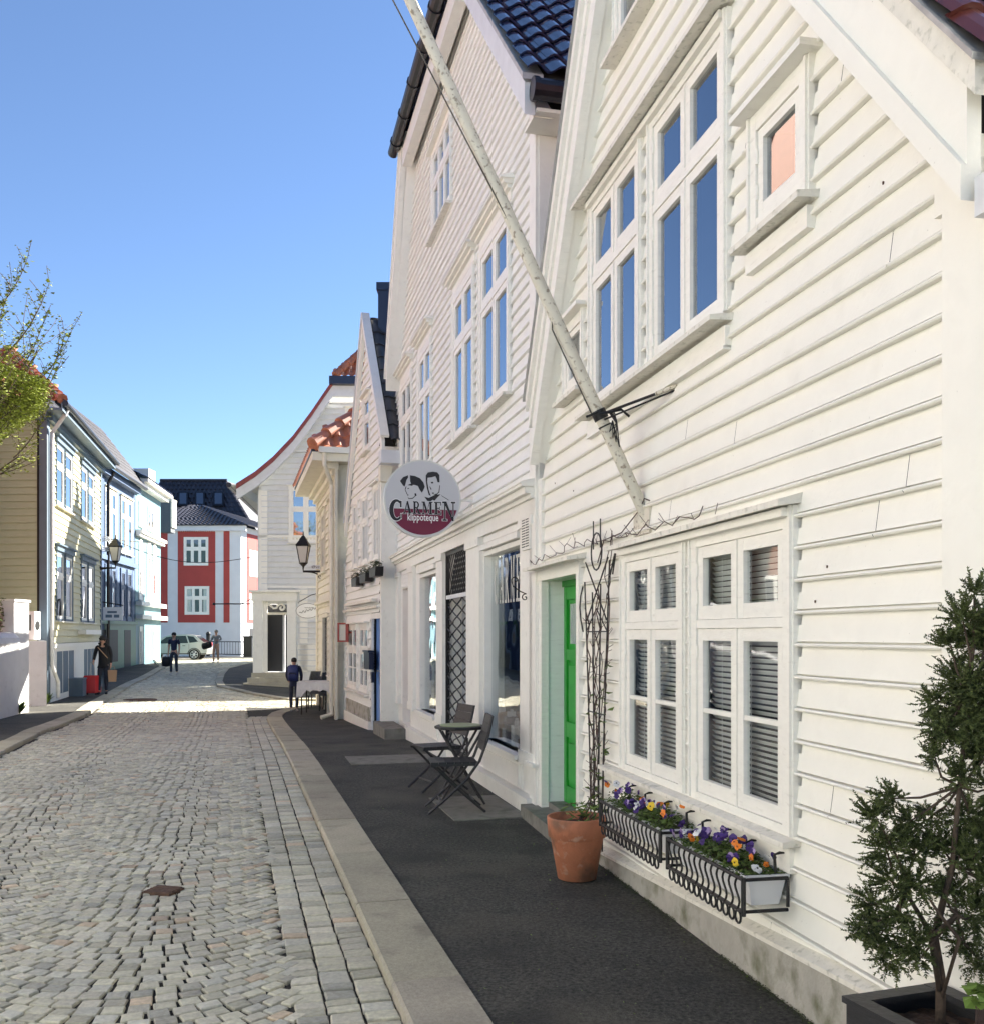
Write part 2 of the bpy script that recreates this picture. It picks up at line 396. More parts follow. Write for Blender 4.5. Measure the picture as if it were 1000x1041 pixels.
def wallcore(F, poly, holes, m, parent, o0=-.2, o1=-.012, name='wall'):
    """slab with rectangular holes: split into z bands"""
    zs = sorted(set([p[1] for p in poly]+[h[2] for h in holes]+[h[3] for h in holes]))
    zmin=min(p[1] for p in poly); zmax=max(p[1] for p in poly)
    zs=[z for z in zs if zmin-1e-6<=z<=zmax+1e-6]
    mb = MB()
    for za,zb in zip(zs,zs[1:]):
        if zb-za<1e-4: continue
        ra = urange(poly, za+1e-4); rb = urange(poly, zb-1e-4)
        if not ra or not rb: continue
        ivs=[(ra[0],ra[1],rb[0],rb[1])]; zm=(za+zb)/2
        for h0,h1,z0,z1 in holes:
            if not (z0<zm<z1): continue
            new=[]
            for a,b,c,d in ivs:
                if h1<=min(a,c) or h0>=max(b,d): new.append((a,b,c,d)); continue
                if h0>a: new.append((a,h0,c,h0))
                if h1<b: new.append((h1,b,h1,d))
            ivs=new
        for a,b,c,d in ivs: mb.fprism(F,[(a,za),(b,za),(d,zb),(c,zb)],o0,o1)
    return mb.build(name, m, parent)

def window(parent, F, u0,u1,z0,z1, cols=2, rows=(.0,), muntin=(), cas=.09, sash=.055, o=.045, m=None, sm_=None, glass=None,
           blind=False, curtain=False, sill=True, head=True, depth=.28, headw=.05, transom=.05, hinges=False, name='window', mull=.03, cb=None, bars=1):
    """rows: list of fractions (from bottom) of transoms; muntin: set of (row) indices with a middle bar"""
    m = m or M['trim']; sm_ = sm_ or m; glass = glass or M['glass']
    f = MB(); lo = min(u0,u1); hi = max(u0,u1); u0,u1 = lo,hi
    cb = cas if cb is None else cb
    # casing
    f.fbox(F,u0,u0+cas,z0,z1,-.02,o); f.fbox(F,u1-cas,u1,z0,z1,-.02,o)
    f.fbox(F,u0+cas,u1-cas,z1-cas,z1,-.02,o-.002)
    if cb>0: f.fbox(F,u0+cas,u1-cas,z0,z0+cb,-.02,o-.002)
    f.fbox(F,u0+.012,u0+.03,z0,z1-.001,o,o+.012); f.fbox(F,u1-.03,u1-.012,z0,z1-.001,o,o+.012)
    if head:
        f.fprism(F,[(u0-headw,z1),(u1+headw,z1),(u1+headw,z1+.03),(u0-headw,z1+.03)],-.01,o+.07)
    win = f.build(name, m, parent)
    a0,a1 = u0+cas, u1-cas; b0,b1 = z0+cb, z1-cas
    s = MB(); g = MB(); H = b1-b0; W = a1-a0
    ys = [b0]+[b0+H*r for r in rows if r>0]+[b1]
    # transoms
    for r in ys[1:-1]: s.fbox(F,a0,a1,r-transom/2,r+transom/2,-.01,o-.004)
    so_,si = o-.012, o-.045
    cw = (W-mull*(cols-1))/cols
    for c in range(1,cols): s.fbox(F,a0+c*(cw+mull)-mull,a0+c*(cw+mull),b0,b1,-.01,o-.006)
    for ri in range(len(ys)-1):
        ya = ys[ri]+(transom/2 if ri>0 else 0); yb = ys[ri+1]-(transom/2 if ri<len(ys)-2 else 0)
        for c in range(cols):
            x0 = a0+c*(cw+mull)+.002; x1 = x0+cw-.004; y0_,y1_ = ya+.002,yb-.002
            s.fbox(F,x0,x0+sash,y0_,y1_,si,so_); s.fbox(F,x1-sash,x1,y0_,y1_,si,so_)
            s.fbox(F,x0+sash,x1-sash,y0_,y0_+sash*1.15,si,so_-.001); s.fbox(F,x0+sash,x1-sash,y1_-sash,y1_,si,so_-.001)
            if ri in muntin:
                for k in range(1,bars+1):
                    ym = y0_+sash*1.15+(y1_-y0_-2.15*sash)*k/(bars+1)
                    s.fbox(F,x0+sash,x1-sash,ym-.012,ym+.012,si+.004,so_-.004)
            gx0,gx1,gy0,gy1,go=x0+sash-.004,x1-sash+.004,y0_+sash,y1_-sash+.004,si+.012; g.add([F.P(gx0,gy0,go),F.P(gx1,gy0,go),F.P(gx1,gy1,go),F.P(gx0,gy1,go)],[(0,1,2,3)])
            if hinges:
                hx = x1+.0 if c==cols-1 else x0
                for hz in (y0_+.12,y1_-.12): s.tube([F.P(hx,hz-.035,so_+.006),F.P(hx,hz+.035,so_+.006)],.008,6)
    s.build('sash', sm_, win)
    g.build('pane', glass, win)
    rm = MB()
    d0 = -depth
    rm.fbox(F,a0-.02,a1+.02,b0-.02,b1+.02,d0-.01,d0)
    rm.fbox(F,a0-.03,a0-.02,b0-.02,b1+.02,d0,-.02); rm.fbox(F,a1+.02,a1+.03,b0-.02,b1+.02,d0,-.02)
    rm.fbox(F,a0-.02,a1+.02,b0-.03,b0-.02,d0,-.02); rm.fbox(F,a0-.02,a1+.02,b1+.02,b1+.03,d0,-.02)
    rm.build('window_recess', M['room'], win)
    if blind:
        bl = MB(); z = b0+.03
        while z < b1-.02:
            bl.hexa([F.P(a0,z,-.068),F.P(a1,z,-.068),F.P(a1,z+.019,-.050),F.P(a0,z+.019,-.050),
                     F.P(a0,z+.0015,-.068),F.P(a1,z+.0015,-.068),F.P(a1,z+.0205,-.050),F.P(a0,z+.0205,-.050)])
            z += .028
        for q in (.15,.5,.85): bl.fbox(F,a0+W*q,a0+W*q+.003,b0+.02,b1,-.043,-.041)
        bl.build('blind', M['blind'], win)
    if curtain:
        cu = MB()
        for (p0,p1) in ((a0,a0+W*.22),(a1-W*.22,a1)):
            n = 14; top=[]; bot=[]
            for i in range(n+1):
                u = p0+(p1-p0)*i/n; oo = -.07+.018*math.sin(i*2.1)
                top.append(F.P(u,b1,oo)); bot.append(F.P(u,b0,oo))
            cu.add(top+bot,[(i,i+1,n+2+i,n+1+i) for i in range(n)])
        cu.build('curtain', M['curtain'], win)
    if sill:
        sl_ = MB(); sl_.hexa([F.P(u0-.04,z0-.035,-.01),F.P(u1+.04,z0-.035,-.01),F.P(u1+.04,z0-.045,o+.075),F.P(u0-.04,z0-.045,o+.075),
                 F.P(u0-.04,z0,-.01),F.P(u1+.04,z0,-.01),F.P(u1+.04,z0-.016,o+.075),F.P(u0-.04,z0-.016,o+.075)])
        sl_.build('sill', M['sillwood'], win)
    return win
def hood(parent, F, u0,u1,z1, m=None, o=.045, name='window_hood'):
    """classical cornice above a window"""
    m = m or M['trim']; h = MB(); u0,u1=min(u0,u1),max(u0,u1)
    h.fbox(F,u0,u1,z1,z1+.10,-.01,o-.01)
    h.fbox(F,u0-.03,u1+.03,z1+.10,z1+.135,-.01,o+.03)
    h.fprism(F,[(u0-.05,z1+.135),(u1+.05,z1+.135),(u1+.07,z1+.17),(u0-.07,z1+.17)],-.01,o+.075)
    h.hexa([F.P(u0-.09,z1+.17,-.01),F.P(u1+.09,z1+.17,-.01),F.P(u1+.09,z1+.17,o+.11),F.P(u0-.09,z1+.17,o+.11),
            F.P(u0-.09,z1+.235,-.01),F.P(u1+.09,z1+.235,-.01),F.P(u1+.09,z1+.19,o+.11),F.P(u0-.09,z1+.19,o+.11)])
    return h.build(name, m, parent)
def pantiles(A, e, s, width, length, tw=.21, tl=.30, amp=.03, step=.022, seg=8, nrm=None, clip=None):
    """A eave start, e unit along eave, s unit up slope -> MB of wavy tiles"""
    A=Vector(A); e=Vector(e).normalized(); s=Vector(s).normalized(); n=(nrm or e.cross(s)).normalized()
    if n.z<0: n=-n
    mb=MB(); nc=max(1,int(math.ceil(width/tw))); nr=max(1,int(math.ceil(length/tl)))
    def wv(t):
        t=t%1.0
        return amp*(math.sin(math.pi*t/.62) if t<.62 else -.45*math.sin(math.pi*(t-.62)/.38))
    for r in range(nr):
        l0=r*tl; l1=(r+1)*tl+.03
        for c in range(nc):
            if clip and not clip((c+.5)*tw,(r+.5)*tl): continue
            jj=random.uniform(-.003,.003); tn=random.uniform(.75,1.2)
            vs=[]
            for i in range(seg+1):
                x=(c+i/seg)*tw; h=wv(i/seg)+.03+jj
                vs += [A+e*x+s*l0+n*(h+step-.018), A+e*x+s*l0+n*(h+step), A+e*x+s*l1+n*(h)]
            fs=[]
            for i in range(seg):
                a=i*3; b=a+3; fs += [(a,b,b+1,a+1),(a+1,b+1,b+2,a+2)]
            mb.add(vs,fs,(tn,tn,tn))
    return mb
# ================================================================== GROUND
KR = [(2.3,-6.0),(-.364,4.14),(-4.65,20.5),(-4.99,21.8),(-5.14,23.0),(-5.10,24.2),(-4.85,25.2),(-4.3,25.9),(-3.0,26.2)]
KL = [(-2.4,-6),(-4.0,3),(-5.2,8),(-6.7,13.4),(-7.75,17),(-8.57,20.9),(-9.6,24.3),(-11.05,29.5),(-12.3,34),(-13.5,39),(-15.2,46),(-19,56),(-30,62)]
KI = [(-3.0,27.2),(-4.6,27.5),(-5.7,27.8),(-7.4,29.6),(-8.9,31.9),(-9.85,35),(-11,39.5),(-12.0,44),(-12.3,49),(-11.5,53),(-6,54)]
def resample(pl, step, rnd=None):
    out=[Vector(pl[0])]; seg=[(Vector(a),Vector(b)) for a,b in zip(pl,pl[1:])]
    L=[ (b-a).length for a,b in seg]; T=sum(L); n=max(2,int(T/step)); 
    for i in range(1,n+1):
        d=T*i/n
        for (a,b),l in zip(seg,L):
            if d<=l+1e-6: out.append(a+(b-a)*(d/l)); break
            d-=l
    return out
def xat(pl,y):
    for a,b in zip(pl,pl[1:]):
        if min(a[1],b[1])<=y<=max(a[1],b[1]) and abs(b[1]-a[1])>1e-6: return a[0]+(b[0]-a[0])*(y-a[1])/(b[1]-a[1])
    return None
def inpoly(p,poly):
    x,y=p; c=False; n=len(poly)
    for i in range(n):
        x0,y0=poly[i]; x1,y1=poly[(i+1)%n]
        if (y0>y)!=(y1>y) and x < (x1-x0)*(y-y0)/(y1-y0)+x0: c=not c
    return c
mb=MB(); mb.add([(-900,-300,-.42),(900,-300,-.42),(900,1500,-.42),(-900,1500,-.42)],[(0,1,2,3)])
struct(mb.build('ground', M['ground']))
def sheet(name,m,x0,x1,y0,y1,step,dz,inside=None):
    mb=MB(); nx=int((x1-x0)/step); ny=int((y1-y0)/step); idx={}
    vs=[]; fs=[]
    def vid(i,j):
        if (i,j) not in idx:
            x=x0+i*step; y=y0+j*step; idx[(i,j)]=len(vs); vs.append((x,y,G(x,y)+dz))
        return idx[(i,j)]
    for i in range(nx):
        for j in range(ny):
            if inside and not inside((x0+(i+.5)*step,y0+(j+.5)*step)): continue
            fs.append((vid(i,j),vid(i+1,j),vid(i+1,j+1),vid(i,j+1)))
    mb.add(vs,fs); return mb.build(name,m)
ROADD=-.052
struct(sheet('road_bed', M['joint'], -40, 14, -6, 90, 1.0, ROADD-.013))
def strip(name, m, pl, side, width, dz, tex=None):
    """pavement strip from a kerb back edge outwards"""
    pts=resample(pl,.6); mb=MB(); vs=[]; nrow=max(2,int(width/.6)+1)
    for i,p in enumerate(pts):
        d=(pts[min(i+1,len(pts)-1)]-pts[max(i-1,0)]).normalized(); n=Vector((d.y,-d.x))*side
        for k in range(nrow+1):
            q=p+n*(width*k/nrow); vs.append((q.x,q.y,G(q.x,q.y)+dz))
    fs=[]
    for i in range(len(pts)-1):
        for k in range(nrow): a=i*(nrow+1)+k; fs.append((a,a+1,a+nrow+2,a+nrow+1))
    mb.add(vs,fs); return struct(mb.build(name,m))
def pavepoly(name,m,poly,dz,step=.35):
    """clipped grid made by fanning rows between polygon sides"""
    mb=MB(); ys=[p[1] for p in poly]; y=min(ys); vs=[];fs=[]
    def xr(y):
        xs=[]
        n=len(poly)
        for i in range(n):
            (a,b),(c,d)=poly[i],poly[(i+1)%n]
            if (b-y)*(d-y)<0: xs.append(a+(c-a)*(y-b)/(d-b))
        return (min(xs),max(xs)) if len(xs)>=2 else None
    rows=[]
    while y<max(ys):
        r=xr(y+1e-4)
        if r: rows.append((y,r))
        y+=step
    r=xr(max(ys)-1e-3); rows.append((max(ys),r))
    nn=16
    for y,r in rows:
        for k in range(nn+1):
            x=r[0]+(r[1]-r[0])*k/nn; vs.append((x,y,G(x,y)+dz))
    for i in range(len(rows)-1):
        for k in range(nn): a=i*(nn+1)+k; fs.append((a,a+1,a+nn+2,a+nn+1))
    mb.add(vs,fs); return struct(mb.build(name,m))
KW=.33
pavepoly('pavement_right', M['asphalt'], [(KR[0][0]+.2,-6)]+[(x+.2,y) for x,y in KR[1:-1]]+[(-3.0,26.0),(3,26.0),(5,-6)], -.004)
pavepoly('pavement_left', M['asphalt'], [(x-.2,y) for x,y in KL[:-2]]+[(-20.,52),(-24,52),(-24,24),(-14,12),(-9,-6)], -.004)
pavepoly('pavement_corner', M['asphalt'], [(x+.15,y+.1) for x,y in KI[:-1]]+[(-2,53),(-2,27.4)], -.004)
def kerb(name, pl, side, w, seglen=1.35, rows=True, label=None):
    mb=MB(); pts=resample(pl,.45)
    per=3; i=0; rnd=random.Random(5)
    # outward normals
    N=[]
    for k in range(len(pts)):
        d=(pts[min(k+1,len(pts)-1)]-pts[max(k-1,0)]).normalized(); N.append(Vector((d.y,-d.x))*side)
    while i < len(pts)-1:
        j=min(i+per,len(pts)-1); t=rnd.uniform(.82,1.12); tint=(t,t*rnd.uniform(.97,1.0),t*rnd.uniform(.93,1.0)); dz=rnd.uniform(-.004,.006)
        prof=[(0.0,-.25),(0.0,-.014),(.014,0.0),(w-.006,.002),(w,-.01),(w,-.2)]
        vs=[];ns=j-i+1
        for k in range(i,j+1):
            p=pts[k].copy(); d=(pts[min(k+1,len(pts)-1)]-pts[max(k-1,0)]).normalized()
            if k==i: p+=d*.005
            if k==j: p-=d*.005
            for o,z in prof:
                q=p+N[k]*o; vs.append((q.x,q.y,G(q.x,q.y)+z+dz+.004))
        m_=len(prof); fs=[]
        for k in range(ns-1):
            for a in range(m_-1): fs.append((k*m_+a,k*m_+a+1,(k+1)*m_+a+1,(k+1)*m_+a))
        fs.append(tuple(range(m_))); fs.append(tuple(range((ns-1)*m_,ns*m_))[::-1])
        mb.add(vs,fs,tint); i=j
    return struct(mb.build(name,M['kerb']))
kerb('kerb_right',KR,1,KW); kerb('kerb_left',KL,-1,.30); kerb('kerb_corner',KI,1,.26)
# setts --------------------------------------------------------------
ROADPOLY=[(x,y) for x,y in KL]+[(-30,75),(14,75),(14,54),(-6,54)]+KI[::-1]+[(14,27.2),(14,26.2)]+KR[::-1]
kd=Vector((-.262,1)).normalized(); kn=Vector((-kd.y,kd.x))  # kn points left
def sett(mb,c,ax,ay,hx,hy,rnd,z0,h=.028):
    # ax,ay unit axes; top with chamfer
    t=rnd.choice([.72,.85,.93,1.,1.03,1.07,1.13,1.2]); w_=rnd.random()
    if w_<.045: tint=(t*1.02,t*.86,t*.74)
    elif w_<.3: tint=(t*.95,t*.97,t*.98)
    elif w_<.7: tint=(t*1.0,t*1.0,t*.93)
    else: tint=(t,t*.99,t*.96)
    zz=rnd.uniform(-.004,.004); tx=rnd.uniform(-.04,.04); ty=rnd.uniform(-.04,.04)
    P=[]; hx=hx+.0015; hy=hy+.0010
    for (sx,sy) in ((-1,-1),(1,-1),(1,1),(-1,1)):
        kx=hx*sx*rnd.uniform(.90,1.03); ky=hy*sy*rnd.uniform(.90,1.03)
        P.append((kx,ky))
    def W(x,y,z): q=c+ax*x+ay*y; return (q.x,q.y,z0+z+zz+x*tx+y*ty)
    lo=[W(x,y,-h) for x,y in P]; mid=[W(x*.985,y*.985,-.004) for x,y in P]
    top=[W(x*.90,y*.90,.001) for x,y in P]; ctr=[W(0,0,.0025)]
    fs=[]
    for a in range(4):
        b=(a+1)%4; fs+=[(a,b,4+b,4+a),(4+a,4+b,8+b,8+a),(8+a,8+b,12)]
    mb.add(lo+mid+top+ctr,fs,tint)
rnd=random.Random(11); mb=MB(); O=Vector((-.364,4.14))
def road_z(q): 
    xr=xat(KR[:6],min(max(q.y,-6),24)); 
    crown=0
    if xr is not None and q.y<24:
        s_=(xr-q.x); wd=4.0
        crown=.055*math.sin(math.pi*min(1,max(0,s_/wd)))
    elif 24<=q.y<32: crown=0
    return G(q.x,q.y)+ROADD+crown*(1-sm(18,24,q.y))*0+0
# three gutter courses along the right kerb
for r_,(off,ln,hw) in enumerate(((.075,.115,.072),(.226,.105,.072),(.372,.10,.066))):
    y=-1.0
    while y<22.5:
        xk=xat(KR,y); 
        l=ln*rnd.uniform(.75,1.2); c=Vector((xk,y))+kn*off
        sett(mb,c,kn,kd,hw,l/2-.006,rnd,road_z(c)); y+=l*kd.y
# segmental arcs
PER=1.36; A=.30; step=.096
s=.46
ncol=int(16/PER)
for ci in range(0,9):
    sc=.445+PER*(ci+.5)
    rmax=24.0 if ci<8 else 30
    t=-2.0
    # arc centred at sc, curving: edges lie further forward
    hw=PER/2; Rr=(hw*hw+A*A)/(2*A); amax=math.asin(hw/Rr)
    while t<21.5:
        n=14; 
        st=step*rnd.uniform(.97,1.03)
        aa=-amax; ph=rnd.uniform(0,.5)
        da=2*amax/n; k=-1
        while True:
            a=-amax+(k+ph+.5)*da; k+=1
            if a>amax+.2*da: break
            if a<-amax-.2*da: continue
            ss=sc+Rr*math.sin(a); tt=t+ (Rr-Rr*math.cos(a))*1.0
            c=O+kn*ss+kd*tt
            if not inpoly((c.x+.05,c.y),ROADPOLY) or not inpoly((c.x-.05,c.y),ROADPOLY): continue
            ax=(kn*math.cos(a)+kd*math.sin(a)); ay=Vector((-ax.y,ax.x))
            sett(mb,c,ax,ay,Rr*da/2-.006*rnd.uniform(.6,1.6),step/2*max(.72,math.cos(a))-.0045,rnd,road_z(c))
        t+=st
struct(mb.build('road', M['cobble']))
# farther setts, coarser courses that follow the bend
mb=MB(); y=25.4+.0
yy=-0.0
c0=O+kd*21.6
t=21.6
while True:
    c=O+kd*t
    if c.y>60: break
    ss=-16.0
    while ss<26:
        lw=rnd.uniform(.11,.17)*(1 if t<40 else 1.6)
        q=O+kn*(ss+lw/2)+kd*(t+.10*math.sin(ss*4.6))
        if -26<q.x<3 and inpoly((q.x,q.y),ROADPOLY) and abs(q.x/q.y+.0)<.52 and q.x/q.y< -.1:
            sett(mb,q,kn,kd,lw/2-.006,(.055 if t<40 else .09)-.006,rnd,road_z(q))
        ss+=lw
    t+=.11 if t<40 else .18
struct(mb.build('road_junction', M['cobble']))
# iron covers
def manhole(cx,cy,r,label):
    z=road_z(Vector((cx,cy)))+.012
    t=thing('manhole_cover',label,'manhole cover',(cx,cy,z),'iron covers in the cobbles')
    a=MB(); a.lathe([(r,-.03),(r,.004),(r*.88,.004),(r*.88,-.004),(0.01,-.004)],(cx,cy,z),28); a.build('ring',M['rust'],t)
    b=MB()
    for i in range(-3,4):
        hw=math.sqrt(max(.01,(r*.84)**2-(i*r*.22)**2)); b.box(cx-hw,cx+hw,cy+i*r*.22-.02,cy+i*r*.22+.02,z-.006,z+.003)
    b.build('ribs',M['rust'],t)
manhole(-9.15,25.6,.42,'round rusty manhole cover in the sunlit band of cobbles')
c=at(166,905,1.64/.26)
t=thing('drain_cover','small rectangular rusty iron cover set in the cobbles near the camera','manhole cover',(c.x,c.y,road_z(c)+.01))
z=road_z(c)+.016; a=MB()
T=Matrix.Translation((c.x,c.y,z))@Matrix.Rotation(R(-15),4,'Z')
a.box(-.10,.10,-.085,.085,-.03,-.002,T); a.build('plate',M['rust'],t)
a=MB()
for i in range(5): a.box(-.09,.09,-.078+i*.034,-.058+i*.034,-.002,.004,T)
a.build('ribs',M['rust'],t)
a=MB()
# worn access plate and pale slab on right pavement
for (px,py,wx,wy,nm,lb) in ((398,772,.55,.42,'access_plate','flat grey access plate let into the asphalt pavement before the shop steps'),):
    Z=1600/(py-645); q=at(px,py,Z); z=G(q.x,q.y)
    T=Matrix.Translation((q.x,q.y,z))@Matrix.Rotation(math.atan(.25),4,'Z'); a=MB(); a.box(-wx,wx,-wy,wy,-.05,.006,T)
    solo(a,nm,M['stone'],lb,'access cover',(q.x,q.y,z))

# ================================================================== NEAR WHITE HOUSE
F1=Fr((2.209,0),(-.205,1),(-1,0)); TL=math.hypot(1,.205)
def uy(y): return y*TL      # u for world Y on F1
H1=thing('white_house','nearest cream white clapboard gable house with the green door','house',(1.2,5.0,0))
def opx(px,o=0): return F1.u(px,o)
EAVE_L=(uy(8.56),2.93); PEAK=(uy(6.08),6.66); EAVE_R=(uy(3.22),3.02)
uR=uy(2.55); uL=uy(8.70)
gable=[(uL,.08),(uL,2.75),EAVE_L,PEAK,EAVE_R,(uR,2.3),(uR,.08)]
wallpoly=[(uR,.05),(uL,.05),(uL,2.72),(PEAK[0],PEAK[1]-.1),(uy(3.3),2.9),(uR,2.6)]
wins=[]
def W(F,pxa,pxb,z0,z1,**k):
    u0,u1=sorted((F.u(pxa),F.u(pxb))); wins.append((u0+.02,u1-.02,z0+.02,z1-.02)); return (u0,u1,z0,z1)
HB=M['trim']
a=W(F1,815.6,707.5,.725,2.16); window(H1,F1,*a,cols=2,rows=(.685,),muntin=(0,),blind=True,sill=False,head=False,cas=.095,cb=.035,sash=.062,mull=.008,hinges=True,transom=.045)
a=W(F1,703.5,636,.725,2.16); window(H1,F1,*a,cols=2,rows=(.685,),muntin=(0,),blind=True,sill=False,head=False,cas=.095,cb=.035,sash=.062,mull=.008,hinges=True,transom=.045)
a=W(F1,747,664.5,3.21,4.72); window(H1,F1,*a,cols=2,rows=(.645,),sill=False,head=False,cas=.08,cb=.03,sash=.06,mull=.008,glass=M['skyglass'],hinges=True,transom=.05,name='upper_window')
a=W(F1,657.5,603.5,3.21,4.72); window(H1,F1,*a,cols=2,rows=(.645,),sill=False,head=False,cas=.08,cb=.03,sash=.06,mull=.008,glass=M['skyglass'],hinges=True,transom=.05,name='upper_window')
a=W(F1,832,768,3.45,4.03); window(H1,F1,*a,cols=1,sash=.05,cas=.085,glass=M['skyglass'],hinges=True,name='small_window')
a=W(F1,598,577,3.45,4.03); window(H1,F1,*a,cols=1,sash=.045,cas=.08,glass=M['skyglass'],name='small_window')
a=W(F1,690,640,5.42,6.15); wins.pop(); 
u0,u1=uy(5.55),uy(6.62); wins.append((u0+.02,u1-.02,5.44,6.0)); window(H1,F1,u0,u1,5.46,6.02,cols=2,sash=.05,cas=.08,glass=M['skyglass'],name='attic_window')
# common header and sill boards
d=MB()
def hdr(F,ua,ub,z,o,th=.028,drop=.0):
    d.hexa([F.P(ua,z-drop,-.01),F.P(ub,z-drop,-.01),F.P(ub,z-.02-drop,o),F.P(ua,z-.02-drop,o),F.P(ua,z+th+.02,-.01),F.P(ub,z+th+.02,-.01),F.P(ub,z+th-.02,o),F.P(ua,z+th-.02,o)])
hdr(F1,opx(819),opx(632),2.17,.13); hdr(F1,opx(750),opx(599),4.74,.15)
hdr(F1,opx(598),opx(549.5),2.17,.17)
d.build('drip_board',M['sillwood'],H1)
d=MB(); d.fbox(F1,opx(812),opx(640),2.112,2.15,.02,.085); d.fbox(F1,opx(744),opx(604),4.68,4.72,.02,.075); d.build('moulding',HB,H1)
d=MB()
def sil(ua,ub,z,o):
    d.hexa([F1.P(ua,z-.038,-.01),F1.P(ub,z-.038,-.01),F1.P(ub,z-.045,o),F1.P(ua,z-.045,o),F1.P(ua,z,-.01),F1.P(ub,z,-.01),F1.P(ub,z-.02,o),F1.P(ua,z-.02,o)])
sil(opx(817),opx(621),.725,.10); sil(opx(748),opx(602),3.20,.14)
d.build('sill',M['sillwood'],H1)
d=MB(); d.fbox(F1,opx(812),opx(628),.56,.67,-.01,.045); d.fbox(F1,opx(746),opx(603),3.03,3.14,-.01,.05); d.fbox(F1,opx(746),opx(603),3.02,3.04,-.01,.06)
d.fbox(F1,opx(832),opx(768),3.30,3.395,-.01,.055); d.build('apron_board',HB,H1)
# door
ud0,ud1=opx(592),opx(552.5); wins.append((ud0-.04,ud1+.04,.0,2.10)); DR=.16
fr=MB(); ca=.065
fr.fbox(F1,ud0-.075,ud0,.12,2.06,-.02,.055); fr.fbox(F1,ud1,ud1+.075,.12,2.06,-.02,.055); fr.fbox(F1,ud0-.075,ud1+.075,2.06,2.15,-.02,.053)
fr.fbox(F1,ud0-.075,ud1+.075,2.15,2.165,-.02,.065)
fr.build('door_frame',HB,H1)
fr=MB(); fr.fbox(F1,ud1,ud1+.03,.12,2.06,-DR-.05,-.02); fr.fbox(F1,ud0-.03,ud0,.12,2.06,-DR-.05,-.02); fr.fbox(F1,ud0,ud1,2.06,2.09,-DR-.05,-.02)
fr.build('door_reveal',M['reveal'],H1)
dr=MB(); P=-DR
dr.fbox(F1,ud0,ud0+.035,.15,2.06,P-.05,P+.02); dr.fbox(F1,ud1-.035,ud1,.15,2.06,P-.05,P+.02); dr.fbox(F1,ud0+.035,ud1-.035,2.01,2.06,P-.05,P+.018)
da,db=ud0+.037,ud1-.037; W_=db-da
dr.fbox(F1,da,db,.155,2.008,P-.05,P-.022)
for (a0,a1) in ((da,da+.11),(db-.11,db),(da+.11+(W_-.22-.0)/2-.05,da+.11+(W_-.22)/2+.05)): dr.fbox(F1,a0,a1,.155,2.008,P-.03,P)
for (z0,z1) in ((.155,.30),(.72,.85),(1.38,1.47),(1.90,2.008)): dr.fbox(F1,da+.11,db-.11,z0,z1,P-.03,P-.002)
door=dr.build('door',M['green'],H1)
k=MB(); mid=(da+db)/2
for (a0,a1) in ((da+.15,mid-.09),(mid+.09,db-.15)):
    for (z0,z1) in ((.35,.67),(.90,1.33)): 
        k.fprism(F1,[(a0,z0),(a1,z0),(a1,z1),(a0,z1)],P-.024,P-.008)
k.build('door_panel',M['green'],door)
k=MB()
for (a0,a1) in ((da+.14,mid-.08),(mid+.08,db-.14)):
    k.fbox(F1,a0,a1,1.52,1.86,P-.023,P-.018)
k.build('door_pane',M['glass'],door)
k=MB()
for (a0,a1) in ((da+.14,mid-.08),(mid+.08,db-.14)):
    for i in range(5): k.fbox(F1,a0+.02+i*(a1-a0-.04)/5,a0+.03+i*(a1-a0-.04)/5,1.52,1.86,P-.017,P-.008)
k.build('door_bars',M['greywhite'],door)
k=MB(); hp=ud0+.12
k.tube([F1.P(hp,.98,P),F1.P(hp,.98,P+.05),F1.P(hp+.11,.98,P+.055)],.009,8); k.tube([F1.P(hp,.93,P),F1.P(hp,.93,P+.012)],.02,10); k.build('door_handle',M['iron'],door)
k=MB(); kp=F1.P(ud1-.001,0,-.07)
def jam(o,z,l=0): q=F1.P(ud1-l,z,o); return q
k.hexa([jam(-.10,1.43,0),jam(-.04,1.43,0),jam(-.04,1.43,.03),jam(-.10,1.43,.03),jam(-.095,1.58,0),jam(-.045,1.58,0),jam(-.045,1.58,.03),jam(-.095,1.58,.03)])
k.build('keypad',M['plastic'],H1)
k=MB(); k.ball(jam(-.07,1.61,.015),.028,10,8); k.build('keypad_lens',M['iron'],H1)
k=MB()
k.hexa([(*F1.P(ud0-.25,0,-.2)[:2],-.1),(*F1.P(ud1+.12,0,-.2)[:2],-.1),(*F1.P(ud1+.12,0,.18)[:2],-.1),(*F1.P(ud0-.25,0,.20)[:2],-.1),
        (*F1.P(ud0-.25,0,-.2)[:2],.11),(*F1.P(ud1+.12,0,-.2)[:2],.11),(*F1.P(ud1+.12,0,.18)[:2],.105),(*F1.P(ud0-.25,0,.20)[:2],.105)])
k.fbox(F1,ud0,ud1,.10,.152,-.22,-.02)
k.build('door_step',M['stone'],H1)
trimh=[]
holes=list(wins)
sh=[(h[0]-.005,h[1]+.005,h[2],h[3]) for h in holes]+[(ud0-.055,ud1+.055,0,2.12)]
wallcore(F1,wallpoly,holes,M['gap'],H1)
sp=[(uR+.30,.16),(uL-.02,.10),(uL-.02,2.80),(PEAK[0],6.60),(uR+.30,2.45)]
PITCH=.1388; siding(F1,[(uy(3.27),.20),(uy(8.5),.09),(uy(8.5),3.05),(PEAK[0],PEAK[1]+.12),(uy(3.27),3.22)],sh,PITCH,1.964,M['cream'],H1,notch=.034,enotch=.012,joints=.45)
cbm=MB(); cbm.fbox(F1,uR,uy(3.28),.16,3.05,-.02,.042); cbm.build('corner_board',M['cream'],H1)
